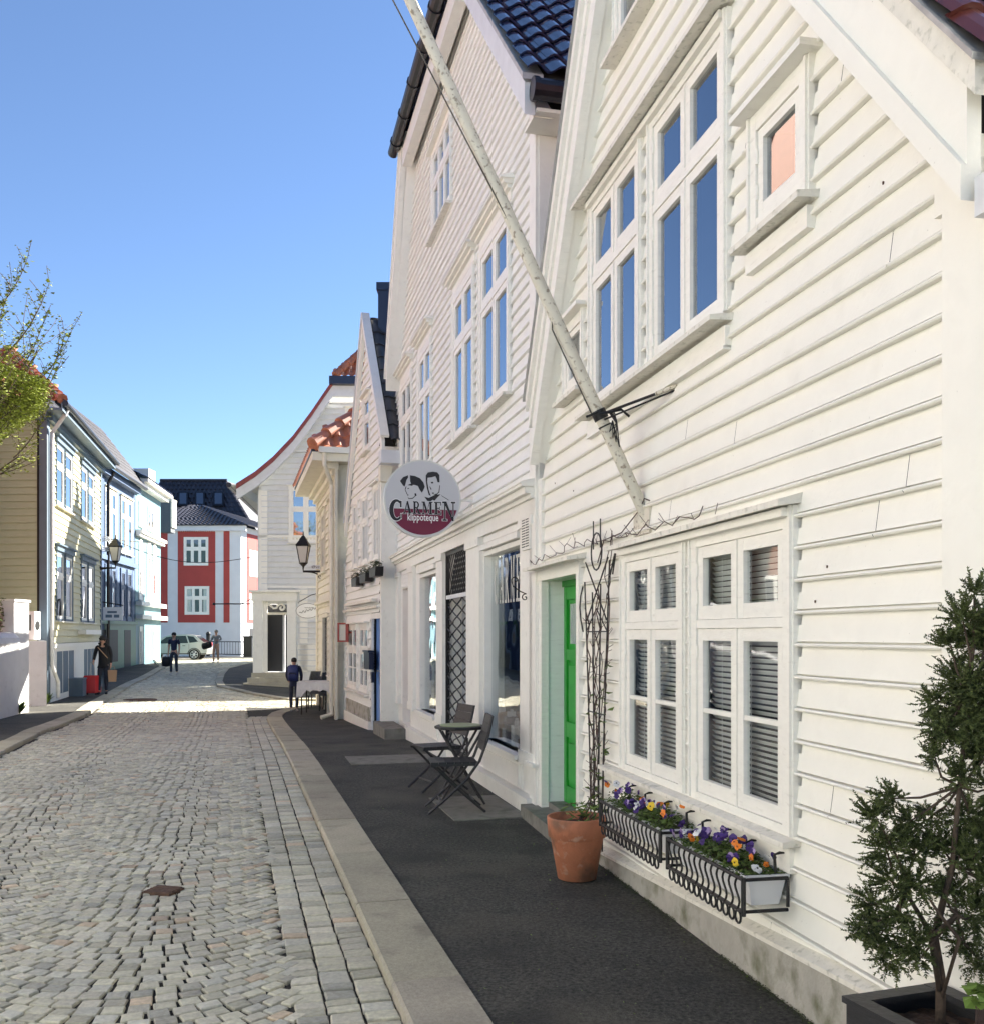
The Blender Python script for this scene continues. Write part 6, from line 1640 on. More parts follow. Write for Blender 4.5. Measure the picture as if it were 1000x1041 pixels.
k=MB(); T=Matrix.Translation((-11.12,26.4,G(-11,26)))@Matrix.Rotation(math.atan(.23),4,'Z'); k.box(-.18,.18,-.3,.3,0,.44,T); k.build('body',M['bluegrey'],t)
k=MB(); k.box(-.20,.20,-.32,.32,.445,.48,T); k.build('lid',M['bluegrey'],t)
# small white mailbox-like canopy on yellow house
# blue house -------------------------------------------------------------
F7=Fr((-10.97,0),(-.13,1),(1,0)); T7=math.hypot(1,.13)
def u7(y): return y*T7
X7=lambda px,o=0:F7.u(px,o)
H7=thing('blue_house','mid blue narrow house with cream window frames above a green shopfront','house',(-17.5,44,0)); wins=[]
for a_,b_ in ((111.5,105.5),(118,112.2),(127.5,122),(134,128.5)):
    a=W(F7,a_,b_,5.3,7.9); window(H7,F7,*a,cols=1,rows=(.66,),cas=.14,sash=.07,m=M['creamwall'],glass=M['skyglass'],name='upper_window',head=True)
for a_,b_ in ((111.5,105.5),(118,112.2),(127.5,122),(134,128.5)):
    a=W(F7,a_,b_,2.2,4.6); window(H7,F7,*a,cols=1,rows=(.66,),cas=.15,sash=.07,m=M['bluewall'],glass=M['skyglass'],name='middle_window',head=False)
wp7=[(u7(40.3),-.3),(u7(40.3),8.6),(u7(47.1),8.6),(u7(47.1),-.3)]
gw=(X7(120.5),X7(114.5),.5,1.75); gd=(X7(130),X7(126),-.2,1.75)
wallcore(F7,wp7,wins,M['bluewall'],H7,o0=-.3,o1=0)
k=MB(); k.fbox(F7,u7(40.3),u7(47.05),-.3,2.05,0,.06); k.fbox(F7,u7(40.3),u7(47.05),2.05,2.2,0,.16); gs=k.build('green_shopfront',M['greenwall'],H7)
k=MB(); k.fbox(F7,u7(42.0),u7(43.6),.4,1.8,.06,.07); k.fbox(F7,u7(44.8),u7(46),.0,1.8,.06,.07); k.fbox(F7,u7(40.6),u7(41.6),.0,1.8,.06,.07); k.build('shop_pane',M['darkdoor'],gs)
k=MB(); k.fbox(F7,u7(40.3),u7(47.05),4.75,4.95,0,.15); k.fbox(F7,u7(40.3),u7(47.05),8.3,8.6,0,.3); k.build('cornice',M['bluewall'],H7)
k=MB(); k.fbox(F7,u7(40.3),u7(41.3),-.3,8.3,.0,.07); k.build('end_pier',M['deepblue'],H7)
k=MB(); k.tube([F7.P(u7(41.6),8.5,.4),F7.P(u7(41.6),8.0,.15),F7.P(u7(41.6),0,.15)],.07,8); k.build('downpipe',M['gutter'],H7)
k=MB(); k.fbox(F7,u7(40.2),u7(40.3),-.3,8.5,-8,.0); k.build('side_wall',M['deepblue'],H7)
A=n3(F7.P(u7(36.5),8.62,.45)); dv=Vector((F7.d.x,F7.d.y,0)); nv=Vector((-F7.n.x,-F7.n.y,0)); s_=nv*2+Vector((0,0,2.6)); mb_=pantiles(A,dv,s_,11.4,s_.length,tw=.26,tl=.36,amp=.05); mb_.build('roof',M['purpletile'],H7)
k=MB(); k.tube([F7.P(u7(36.5),8.6,.5),F7.P(u7(47.2),8.6,.5)],.09,8); k.build('gutter',M['gutter'],H7)
# house hidden between (its wall carries the roofline on)
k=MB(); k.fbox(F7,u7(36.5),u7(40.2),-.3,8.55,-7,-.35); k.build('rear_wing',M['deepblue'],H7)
# cyan house
H8=thing('cyan_house','pale cyan plastered house with white arched windows and curved cornice','house',(-18.5,50,0)); wins=[]
for a_,b_ in ((144.5,140.5),(153,149),(158.5,154.5)):
    a=W(F7,a_,b_,3.3,5.9); window(H8,F7,*a,cols=1,rows=(.7,),cas=.18,sash=.08,m=M['whitetrim'],glass=M['skyglass'],name='arched_window',head=False)
    k=MB(); um=(a[0]+a[1])/2; w_=(a[1]-a[0])/2
    pts=[(um+w_*math.cos(R(t_)),5.9+w_*.9*math.sin(R(t_))) for t_ in range(0,181,20)]; k.fprism(F7,pts,.0,.06); k.build('window_arch',M['whitetrim'],H8)
for a_,b_ in ((144.5,140.5),(156,150)):
    a=W(F7,a_,b_,6.9,8.1); window(H8,F7,*a,cols=2,cas=.14,sash=.07,m=M['whitetrim'],glass=M['skyglass'],name='top_window',head=False)
a=W(F7,144.5,141,-.1,2.0); window(H8,F7,*a,cols=1,cas=.15,sash=.1,m=M['whitetrim'],name='ground_window',head=False)
a=W(F7,158.5,155.5,.3,2.0); window(H8,F7,*a,cols=1,cas=.2,sash=.08,m=M['whitetrim'],name='ground_window',head=False)
wp8=[(u7(47.1)+.003,-.3),(u7(47.1)+.003,9.0),(u7(53.0),9.0),(u7(53.0),-.3)]
wallcore(F7,wp8,wins,M['cyanwall'],H8,o0=-.3,o1=.02)
k=MB()
for (z0,z1,o) in ((2.35,2.55,.35),(3.0,3.2,.30),(6.35,6.5,.22),(6.5,6.65,.32),(8.75,8.95,.4),(8.95,9.1,.6)): k.fbox(F7,u7(47.2),u7(53.0)+o*.6,z0,z1,0.02,o)
k.build('cornice',M['whitetrim'],H8)
k=MB(); k.fbox(F7,u7(53.0)-.01,u7(53.0)+.01,-.3,9.0,-8,.02); k.build('side_wall',M['cyanwall'],H8)
k=MB(); A=n3(F7.P(u7(47.0),9.1,.6)); s_=nv*3+Vector((0,0,1.4)); mb_=pantiles(A,dv,s_,6.2,s_.length,tw=.3,tl=.4); mb_.build('roof',M['navytile'],H8)
k=MB(); q=n3(F7.P(u7(51.5),8.9,-.6)); k.box(q.x-.5,q.x+.5,q.y-.5,q.y+.5,8.9,10.2); k.build('chimney',M['creamwall'],H8)
# lamp on the blue house
q=at(117.5,572,27.5); q=at(117.5,570,31.0)
lantern(q,-1,'black wall lantern on the left side before the blue house',1.05,.9)
# little shop sign
q=at(115,624,33); k=MB(); k.box(q.x-.32,q.x+.32,q.y-.03,q.y+.03,q.z-.22,q.z+.22); t=solo(k,'hanging_sign',M['greywhite'],'small pale rectangular sign hanging over the green shopfront','sign',tuple(q))
k=MB(); k.tube([(q.x-.5,q.y,q.z+.42),(q.x+.34,q.y,q.z+.28)],.02,5); k.tube([(q.x-.3,q.y,q.z+.4),(q.x-.3,q.y,q.z+.2)],.012,5); k.build('sign_bracket',M['iron'],t)
k=MB()
for (x0,x1,z) in ((-.18,.14,.02),): k.box(q.x+x0,q.x+x1,q.y-.034,q.y-.031,q.z+z,q.z+z+.07)
for (x0,x1,z) in ((-.24,-.02,-.13),(.04,.22,-.13)): k.box(q.x+x0,q.x+x1,q.y-.034,q.y-.031,q.z+z,q.z+z+.10)
k.build('sign_marks',M['bluegrey'],t)
# street sign & wire ornament across the street
k=MB(); pts=[at(104,543,31)+Vector((0,0,0))]; w0=at(107,545,33); w1=at(258,566,34)
k.tube([w0+(w1-w0)*(i/16)+Vector((0,0,-.5*math.sin(math.pi*i/16))) for i in range(17)],.012,5); 
solo(k,'overhead_wire',M['iron'],'thin overhead wire sagging across the street between the houses','wire',tuple((w0+w1)/2))
q=at(107,553,31.5); k=MB()
for i in range(3): k.tube([(q.x+.22*math.cos(a)*(1-.2*i),q.y,q.z+.24*math.sin(a)*(1-.25*i)) for a in [j*.5236 for j in range(12)]],.018,5,True)
k.tube([(q.x-.5,q.y,q.z+.2),(q.x+1.6,q.y,q.z+.02)],.014,5); solo(k,'wire_ornament',M['greywhite'],'pale curled metal ornament jutting from the left facades above the lantern','ornament',tuple(q))

# RED HOUSE ------------------------------------------------------------------
F9=Fr((-23.5,66.2),(1,-.01),(0,-1)); H9=thing('red_house','red and white plastered house with navy hipped roof closing the street','house',(-19,66,.2)); wins=[]
def q9(px,py): return F9.uz(px,py)
for (a_,b_,t_,bt) in ((187,212,546,575),(188,213,596,625)):
    p=q9(a_,bt);q=q9(b_,t_); wins.append((p[0]+.02,q[0]-.02,p[1]+.02,q[1]-.02)); window(H9,F9,p[0],q[0],p[1],q[1],cols=3,rows=(.60,),cas=.12,sash=.06,mull=.07,m=M['whitetrim'],name='window',head=False,curtain=(t_>580),transom=.12,sill=False)
uR9=q9(245,0)[0]; zE=q9(0,535)[1]
wallcore(F9,[(-2,-.2),(-2,zE),(uR9,zE),(uR9,-.2)],wins,M['plaster'],H9,o0=-.3,o1=0)
k=MB(); 
def hole_panel(a,b,z0,z1,o,wn):
    zs=sorted([z0,z1]+[h[2] for h in wn]+[h[3] for h in wn])
    for za,zb in zip(zs,zs[1:]):
        hs=[h for h in wn if h[2]<=za+1e-6 and h[3]>=zb-1e-6]
        if hs: k.fbox(F9,a,hs[0][0],za,zb,0,o); k.fbox(F9,hs[0][1],b,za,zb,0,o)
        else: k.fbox(F9,a,b,za,zb,0,o)
hole_panel(q9(181,0)[0],q9(219,0)[0],q9(0,633)[1],q9(0,541)[1],.03,wins)
k.fbox(F9,-2,q9(170.5,0)[0],q9(0,633)[1],q9(0,540)[1],0,.03); k.fbox(F9,q9(227.5,0)[0],q9(233.5,0)[0],q9(0,633)[1],q9(0,540)[1],0,.03)
for i in range(17): u=q9(181.5,0)[0]+i*.148; k.fbox(F9,u,u+.09,q9(0,541)[1],q9(0,539)[1],0,.03)
k.build('red_panel',M['redwall'],H9)
k=MB(); k.fbox(F9,-2,uR9+.4,zE-.35,zE,0,.35); k.build('eave_cornice',M['plaster'],H9)
c9=F9.P(uR9,0,0); F9b=Fr((c9[0],c9[1]),(.05,1),(1,0))
# right face : runs back and to the right
F9b=Fr((c9[0],c9[1]),(.17,1),(1,0)); 
wallcore(F9b,[(0.0,-.2),(0,zE),(12,zE),(12,-.2)],[],M['plaster'],H9,o0=-.3,o1=0)
k=MB()
for (a,b) in ((1.0,3.2),(7.0,9.2)): k.fbox(F9b,a,b,q9(0,633)[1],q9(0,541)[1],0,.03)
k.build('red_panel',M['redwall'],H9)
k=MB()
for (a,z0,z1) in ((1.3,2.6,4.4),(1.3,5.6,7.4),(7.3,2.6,4.4),(7.3,5.6,7.4)): k.fbox(F9b,a,a+1.5,z0,z1,.03,.06)
k.build('side_window',M['whitetrim'],H9)
k=MB(); k.fbox(F9b,1.4,2.8,.0,2.0,0,.02); k.fbox(F9b,6,8,.0,2.0,0,.02); k.build('side_doorway',M['darkdoor'],H9)
apx=at(205,514,71); L0=n3(F9.P(-2.5,zE,.5)); R0=n3(F9.P(uR9+.6,zE,.5)); R1=n3(F9b.P(12.5,zE,.6)); 
def roofface(pts,m,nm,par,tw=.3,rows=.42):
    """tile a planar face given eave A,B then top C,D"""
    A,B,C,D=[Vector(p) for p in pts]; e=(B-A); k=MB(); h=((D-A)-e.normalized()*((D-A).dot(e.normalized()))); nrm=e.cross(h).normalized(); nrm=nrm if nrm.z>0 else -nrm
    nr=int(h.length/rows); 
    for r_ in range(nr):
        f0=r_/nr; f1=(r_+1)/nr; a0=A+(D-A)*f0; b0=B+(C-B)*f0; a1=A+(D-A)*f1; b1=B+(C-B)*f1; L=(b0-a0).length; n=max(1,int(L/tw)); 
        for i in range(n):
            p=[a0+(b0-a0)*(i/n),a0+(b0-a0)*((i+.5)/n),a0+(b0-a0)*((i+1)/n)]; q=[a1+(b1-a1)*(i/n),a1+(b1-a1)*((i+.5)/n),a1+(b1-a1)*((i+1)/n)]
            t_=random.uniform(.75,1.2); up=nrm*.07
            k.add([p[0]+nrm*.03,p[1]+up+nrm*.04,p[2]+nrm*.03,q[2],q[1]+up,q[0],p[0]-nrm*.02,p[1]-nrm*.02,p[2]-nrm*.02],[(0,1,4,5),(1,2,3,4),(6,7,1,0),(7,8,2,1)],(t_,t_,t_))
    return k.build(nm,m,par)
roofface([L0,R0,apx,apx+Vector((-.8,0,0))],M['purpletile'],'roof',H9,.30,.40)
roofface([R0,R1,apx+Vector((1,7,0)),apx],M['purpletile'],'roof',H9,.30,.40)
# big dark-roofed building behind
H10=thing('dark_roofed_building','large building behind the red house with a dark tiled roof and three roof windows','building',(-21,80,.2))
k=MB(); pts=[(-27.5,77),(-17.4,77),(-17.4,92),(-27.5,92)]; k.hexa([(x,y,0) for x,y in pts]+[(x,y,9.2) for x,y in pts]); k.build('wall',M['plaster'],H10)
ra=at(158,488,80); rb_=at(231,488,80); ea=at(140,540,77); eb=at(266,548,77)
roofface([at(130,548,77),at(266,548,77),at(231,489,80.5),at(163,489,80.5)],M['purpletile'],'roof',H10,.36,.46)
k=MB(); k.add([at(266,548,77),at(231,489,80.5),at(231,489,80.5)+Vector((2,12,0)),at(266,548,77)+Vector((2,15,0))],[(0,1,2,3)]); k.build('side_roof',M['purpletile'],H10)
k=MB(); k.tube([at(163,488.5,80.5),at(231,488.5,80.5)],.14,8); k.build('ridge_tiles',M['purpletile'],H10)
for (a_,b_) in ((182,192),(199,209),(217.5,228)):
    def RP(px,py,o):
        # point on roof plane between eave (y548,Z77) and ridge (489,80.5)
        f=(548-py)/(548-489); Z=77+3.5*f; q=at(px,py,Z); return q+Vector((0,-.8,.6)).normalized()*o
    k=MB(); k.hexa([RP(a_,516,0),RP(b_,516,0),RP(b_,516,.25),RP(a_,516,.25),RP(a_,502,0),RP(b_,502,0),RP(b_,502,.25),RP(a_,502,.25)]); f=k.build('roof_window',M['gutter'],H10)
    k=MB(); k.add([RP(a_+1.6,514.5,.27),RP(b_-1.6,514.5,.27),RP(b_-1.6,503.5,.27),RP(a_+1.6,503.5,.27)],[(0,1,2,3)]); k.build('pane',M['skyglass'],f)
t=thing('chimney_stack','grey boxy chimney with pale edges beyond the cyan house','chimney',tuple(at(170,520,60)))
q=at(170,520,60); k=MB(); k.box(q.x-.35,q.x+.35,q.y-.4,q.y+.4,q.z-1.3,q.z+.6); k.build('stack',M['wicker'],t); k=MB(); k.box(q.x-.42,q.x+.45,q.y-.45,q.y+.45,q.z+.6,q.z+.7); k.box(q.x+.351,q.x+.44,q.y-.42,q.y+.42,q.z-1.0,q.z+.6); k.build('chimney_cap',M['creamwall'],t)
# far pale building in the gap right of the red house
t=thing('far_building','pale distant building closing the gap right of the red house','building',(-17,100,.2))
k=MB(); k.box(-30,-10,100,110,0,8); k.build('wall',M['plaster'],t)
k=MB(); 
for i in range(6): k.box(-27+i*2.6,-26+i*2.6,99.97,100,3,5)
k.build('window',M['darkdoor'],t)
# railing
t=thing('steel_railing','black metal railing with posts in front of the red house','railing',(-17.5,63.5,.15)); gz=.18
p0=Vector((-18.5,64.2,gz)); p1=Vector((-15.3,61.5,gz)); k=MB()
for z in (.15,.95): k.tube([p0+Vector((0,0,z)),p1+Vector((0,0,z))],.03,6)
for i in range(15): q=p0+(p1-p0)*i/14; k.tube([q+Vector((0,0,.15)),q+Vector((0,0,.95))],.014,4)
k.build('rail',M['iron'],t)
k=MB(); k.box(p1.x-.18,p1.x+.35,p1.y-.2,p1.y+.2,gz,gz+1.25); k.box(p1.x-.24,p1.x+.41,p1.y-.26,p1.y+.26,gz+1.25,gz+1.32); k.build('gate_pier',M['iron'],t)
k=MB(); k.tube([p0,p0+Vector((0,0,1.35))],.14,8); k.ball(p0+Vector((0,0,1.45)),.16,8,6); k.build('end_post',M['iron'],t)
# street name sign on arm by the white house
q=at(240,614,40); k=MB(); k.tube([(q.x-.9,q.y,q.z),(q.x+.85,q.y,q.z)],.025,5); k.ball((q.x-.9,q.y,q.z),.06,6,5); k.tube([(q.x+.2,q.y,q.z),(q.x+.85,q.y,q.z+.3)],.018,5); solo(k,'sign_arm',M['iron'],'thin black iron arm jutting left from the white corner house','bracket',tuple(q))

# TREE top left ---------------------------------------------------------------
TRE=thing('garden_tree','tree with sparse young green leaves hanging over the garden wall','tree',(-10.6,16.5,0))
tk=MB(); lf=MB(); rr=random.Random(77)
base=Vector((-10.6,16.5,0)); tips=[]
def grow(p,d,l,r,dep):
    n=5; pts=[p]; rs=[r]
    for i in range(n):
        d=(d+Vector((rr.uniform(-.12,.12),rr.uniform(-.12,.12),rr.uniform(-.02,.14)))).normalized(); p=p+d*l/n; pts.append(p); rs.append(r*(1-.5*(i+1)/n))
        if dep<=1:
            for _ in range(6 if dep==0 else 2):
                leaf(lf,p+Vector((rr.uniform(-.09,.09),rr.uniform(-.09,.09),rr.uniform(-.09,.09))),rr.uniform(.045,.085),rr,rr.uniform(.6,1.5))
    tk.tube(pts,rs,5 if dep<2 else 8,caps=False)
    if dep==0:
        for _ in range(4): leaf(lf,p+Vector((rr.uniform(-.05,.05),rr.uniform(-.05,.05),rr.uniform(-.02,.08))),rr.uniform(.05,.08),rr,1.3)
        return
    k_=5 if dep>1 else 6
    for i in range(k_):
        j=rr.randint(2,n); a=rr.uniform(0,6.28); dd_=(d*rr.uniform(.6,1.1)+Vector((math.cos(a)*.8,math.sin(a)*.8,rr.uniform(-.1,.6)))).normalized(); grow(pts[j],dd_,l*rr.uniform(.5,.8),rs[j]*.6,dep-1)
tk.tube([base,base+Vector((.1,0,1.5)),base+Vector((.0,.1,3.2))],[.17,.13,.11],10)
top=base+Vector((0,.1,3.2))
for (dx,dy,dz,l) in ((.75,.1,.9,2.3),(.95,-.3,.45,2.2),(.5,.5,1.2,2.6),(-.6,.2,1,2.2),(.2,-.8,.9,2.2),(.9,.3,.75,2.5),(.1,.1,1.4,2.4),(1.0,.0,.25,2.0)):
    grow(top,Vector((dx,dy,dz)).normalized(),l,.075,2)
# long bare shoots against the sky
for (x,y) in ((28,262),(50,288),(47,318),(66,340),(60,372),(73,336),(12,285),(40,350),(55,395)):
    e_=at(x,y,16.2); s_=at(x-38-rr.uniform(0,12),y+45+rr.uniform(0,40),16.4); m_=(s_+e_)/2+Vector((.1,0,-.22)); pts=[]
    for i in range(15):
        t_=i/14; p=s_*(1-t_)**2+m_*2*t_*(1-t_)+e_*t_*t_; pts.append(p)
        if i>1:
            for _ in range(5): leaf(lf,p+Vector((rr.uniform(-.07,.07),rr.uniform(-.07,.07),rr.uniform(-.04,.08))),rr.uniform(.06,.10),rr,rr.uniform(.5,1.3))
            if rr.random()<.6:
                a=rr.uniform(-1,1); q=p+Vector((.3*a,.1*rr.uniform(-1,1),.28)); tk.tube([p,q],.005,4,caps=False)
                for w_ in range(8): leaf(lf,p+(q-p)*rr.random()+Vector((rr.uniform(-.05,.05),0,rr.uniform(-.05,.05))),rr.uniform(.04,.07),rr,rr.uniform(.5,1.3))
    tk.tube(pts,[.014-.0007*i for i in range(15)],5,caps=False)
# hanging curtain of leaves in front of the yellow wall
for i in range(5200):
    x=rr.uniform(-16,46); ylim=372+ (x+16)*.35; yb=452-max(0,x)*.75-(rr.random()**2)*10
    y=rr.uniform(ylim-8,yb) if yb>ylim else ylim
    Z=16.5+rr.uniform(-.7,.9); leaf(lf,at(x+rr.gauss(0,2),y,Z),rr.uniform(.045,.09),rr,rr.uniform(.5,1.7))
for i in range(26):
    a=at(rr.uniform(-20,-5),rr.uniform(380,420),16.5); b=at(rr.uniform(8,48),rr.uniform(385,440),16.5+rr.uniform(-.5,.6)); tk.tube([a,(a+b)/2+Vector((0,0,.15)),b],[.014,.009,.004],4,caps=False)
tk.build('trunk',M['bark'],TRE,True); lf.build('crown',M['treeleaf'],TRE)

HR=thing('shade_blocker_house','unseen tall white block added behind the white corner house to shade the blue house','house',(-7,51,0))  # unseen house added as a sun blocker, sized to shade the blue facade
k=MB(); k.hexa([(-9.8,46.2,-.3),(-2,46.2,-.3),(-2,56,-.3),(-10.4,56,-.3),(-9.8,46.2,9.4),(-2,46.2,9.4),(-2,56,9.4),(-10.4,56,9.4)]); k.build('wall',M['white'],HR)
k=MB(); k.hexa([(-9.9,46.2,9.4),(-2,46.2,9.4),(-2,56,9.4),(-10.6,56,9.4),(-6,46.2,13),(-5.9,46.2,13),(-5.9,56,13),(-6,56,13)]); k.build('roof',M['navytile'],HR)
# out of frame on the left: ochre gabled house seen in the panes
HO=thing('ochre_house','tall ochre gabled house left of the picture, mirrored in the upper panes','house',(-15,19,0))
k=MB(); k.hexa([(-12,15.0,-.3),(-12.6,22.7,-.3),(-18,22.7,-.3),(-18,15,-.3),(-12,15.0,14.2),(-12.6,22.7,14.2),(-18,22.7,14.2),(-18,15,14.2)]); k.build('wall',M['ochre'],HO)
k=MB(); k.add([(-12.02,15.0,14.2),(-12.62,22.7,14.2),(-12.32,18.9,18.2),(-18,15,14.2),(-18,22.7,14.2),(-18,18.9,18.2)],[(0,1,2),(3,5,4),(0,2,5,3),(1,4,5,2)]); k.build('gable',M['ochre'],HO)
k=MB()
for (ya,za,yb,zb) in ((14.6,13.8,18.9,18.3),(23.1,13.8,18.9,18.3)):
    k.hexa([(-11.95,ya,za),(-12.2,yb,zb),(-18.3,yb,zb),(-18.3,ya,za),(-11.95,ya,za+.2),(-12.2,yb,zb+.2),(-18.3,yb,zb+.2),(-18.3,ya,za+.2)])
k.build('roof',M['purpletile'],HO)
for y in (16.5,18.9,21.2):
    for z in (1.5,4.3,7.2,14.2):
        if z>10 and y!=18.9: continue
        x=-12-.6*(y-15)/7.7; k=MB(); k.box(x-.02,x+.06,y-.5,y+.5,z,z+1.6); wn=k.build('window',M['whitetrim'],HO)
        k=MB(); k.box(x+.06,x+.065,y-.4,y-.05,z+.1,z+1.5); k.box(x+.06,x+.065,y+.05,y+.4,z+.1,z+1.5); k.build('pane',M['room'],wn)
HP=thing('pale_gable_house','pale house across the street outside the left edge of the picture','house',(-12.5,8,0))
k=MB(); k.hexa([(-8.6,3.9,-.3),(-8.9,11.4,-.3),(-15,11.4,-.3),(-15,3.9,-.3),(-8.6,3.9,6.2),(-8.9,11.4,6.2),(-15,11.4,6.2),(-15,3.9,6.2)]); k.build('wall',M['greywhite'],HP)
k=MB(); k.hexa([(-8.2,3.7,6.2),(-8.6,11.6,6.2),(-15.3,11.6,6.2),(-15.3,3.7,6.2),(-11.8,3.7,9.4),(-11.8,11.6,9.4),(-11.9,11.6,9.4),(-11.9,3.7,9.4)]); k.build('roof',M['orangetile'],HP)
for y in (5.3,7.5,9.7):
    for z in (1.2,3.8):
        x=-8.6-.3*(y-3.9)/7.5; k=MB(); k.box(x-.02,x+.06,y-.45,y+.45,z,z+1.4); wn=k.build('window',M['bluegrey'],HP); k=MB(); k.box(x+.06,x+.065,y-.35,y+.35,z+.1,z+1.3); k.build('pane',M['room'],wn)
# out of frame behind the camera, right: terrace that keeps the near street in shade
HT=thing('white_terrace_house','white house beside the camera on the right, outside the picture','house',(5,-3,0))
k=MB(); k.hexa([(1.75,2.3,-.3),(7,3.6,-.3),(8,-12,-.3),(3.5,-12,-.3),(1.75,2.3,6.4),(7,3.6,6.4),(8,-12,6.4),(3.5,-12,6.4)]); k.build('wall',M['white'],HT)
HW=thing('white_row_house','white house row on the left behind the camera, outside the picture','house',(-9,-5,0))
k=MB(); k.hexa([(-7.8,3.5,-.3),(-7,-14,-.3),(-14,-14,-.3),(-14,3.5,-.3),(-7.8,3.5,6.5),(-7,-14,6.5),(-14,-14,6.5),(-14,3.5,6.5)]); k.build('wall',M['white'],HW)
k=MB()
for y in (-12,-9.5,-7,-4.5,-2,.5): 
    x=-7-.8*(y+14)/17.5
    for z in (1,3.8): k.box(x-.05,x+.04,y-.5,y+.5,z,z+1.5)
k.build('window',M['room'],HW)
# ================================================================== PEOPLE (skin bodies)
def skinmesh(name,m,parent,verts,edges,radii,sub=2,root=0,group=None):
    me=bpy.data.meshes.new(name); me.from_pydata(verts,edges,[]); me.update(); me.materials.append(m)
    o=bpy.data.objects.new(name,me); col.objects.link(o); o.parent=parent
    md=o.modifiers.new('skin','SKIN'); md.use_smooth_shade=True
    sv=me.skin_vertices[0].data if me.skin_vertices else None
    if sv is None:
        return o
    for i,r_ in enumerate(radii):
        r_=r_ if isinstance(r_,tuple) else (r_,r_); sv[i].radius=r_; sv[i].use_root=(i==root)
    s=o.modifiers.new('sub','SUBSURF'); s.levels=sub; s.render_levels=sub
    return o
def mk_skin(name,m,parent,chains,sub=2,root=None):
    """chains: list of lists of (pos,(rx,ry)); shared positions are merged"""
    vs=[];rs=[];es=[];idx={}
    for ch in chains:
        prev=None
        for p,r_ in ch:
            key=tuple(round(c,4) for c in p)
            if key not in idx: idx[key]=len(vs); vs.append(p); rs.append(r_ if isinstance(r_,tuple) else (r_,r_))
            i=idx[key]
            if prev is not None: es.append((prev,i))
            prev=i
    me=bpy.data.meshes.new(name); me.from_pydata(vs,es,[]); 
    o=bpy.data.objects.new(name,me); col.objects.link(o)
    md=o.modifiers.new('skin','SKIN'); md.use_smooth_shade=True
    if not me.skin_vertices:
        bpy.context.view_layer.objects.active=o
        me.attributes.new  # noqa
    if me.skin_vertices:
        sv=me.skin_vertices[0].data
    else:
        for oo in bpy.context.selected_objects: oo.select_set(False)
        o.select_set(True); bpy.context.view_layer.objects.active=o; bpy.ops.mesh.customdata_skin_add(); sv=me.skin_vertices[0].data
    for i,r_ in enumerate(rs): sv[i].radius=r_; sv[i].use_root=(i==0)
    s=o.modifiers.new('sub','SUBSURF'); s.levels=sub; s.render_levels=sub
    bpy.context.view_layer.update()
    dg=bpy.context.evaluated_depsgraph_get(); me2=bpy.data.meshes.new_from_object(o.evaluated_get(dg)); me2.materials.clear(); me2.materials.append(m)
    for p in me2.polygons: p.use_smooth=True
    bpy.data.objects.remove(o); ob=bpy.data.objects.new(name,me2); col.objects.link(ob); ob.parent=parent; ORI[ob.name]=(0,0,0)
    return ob
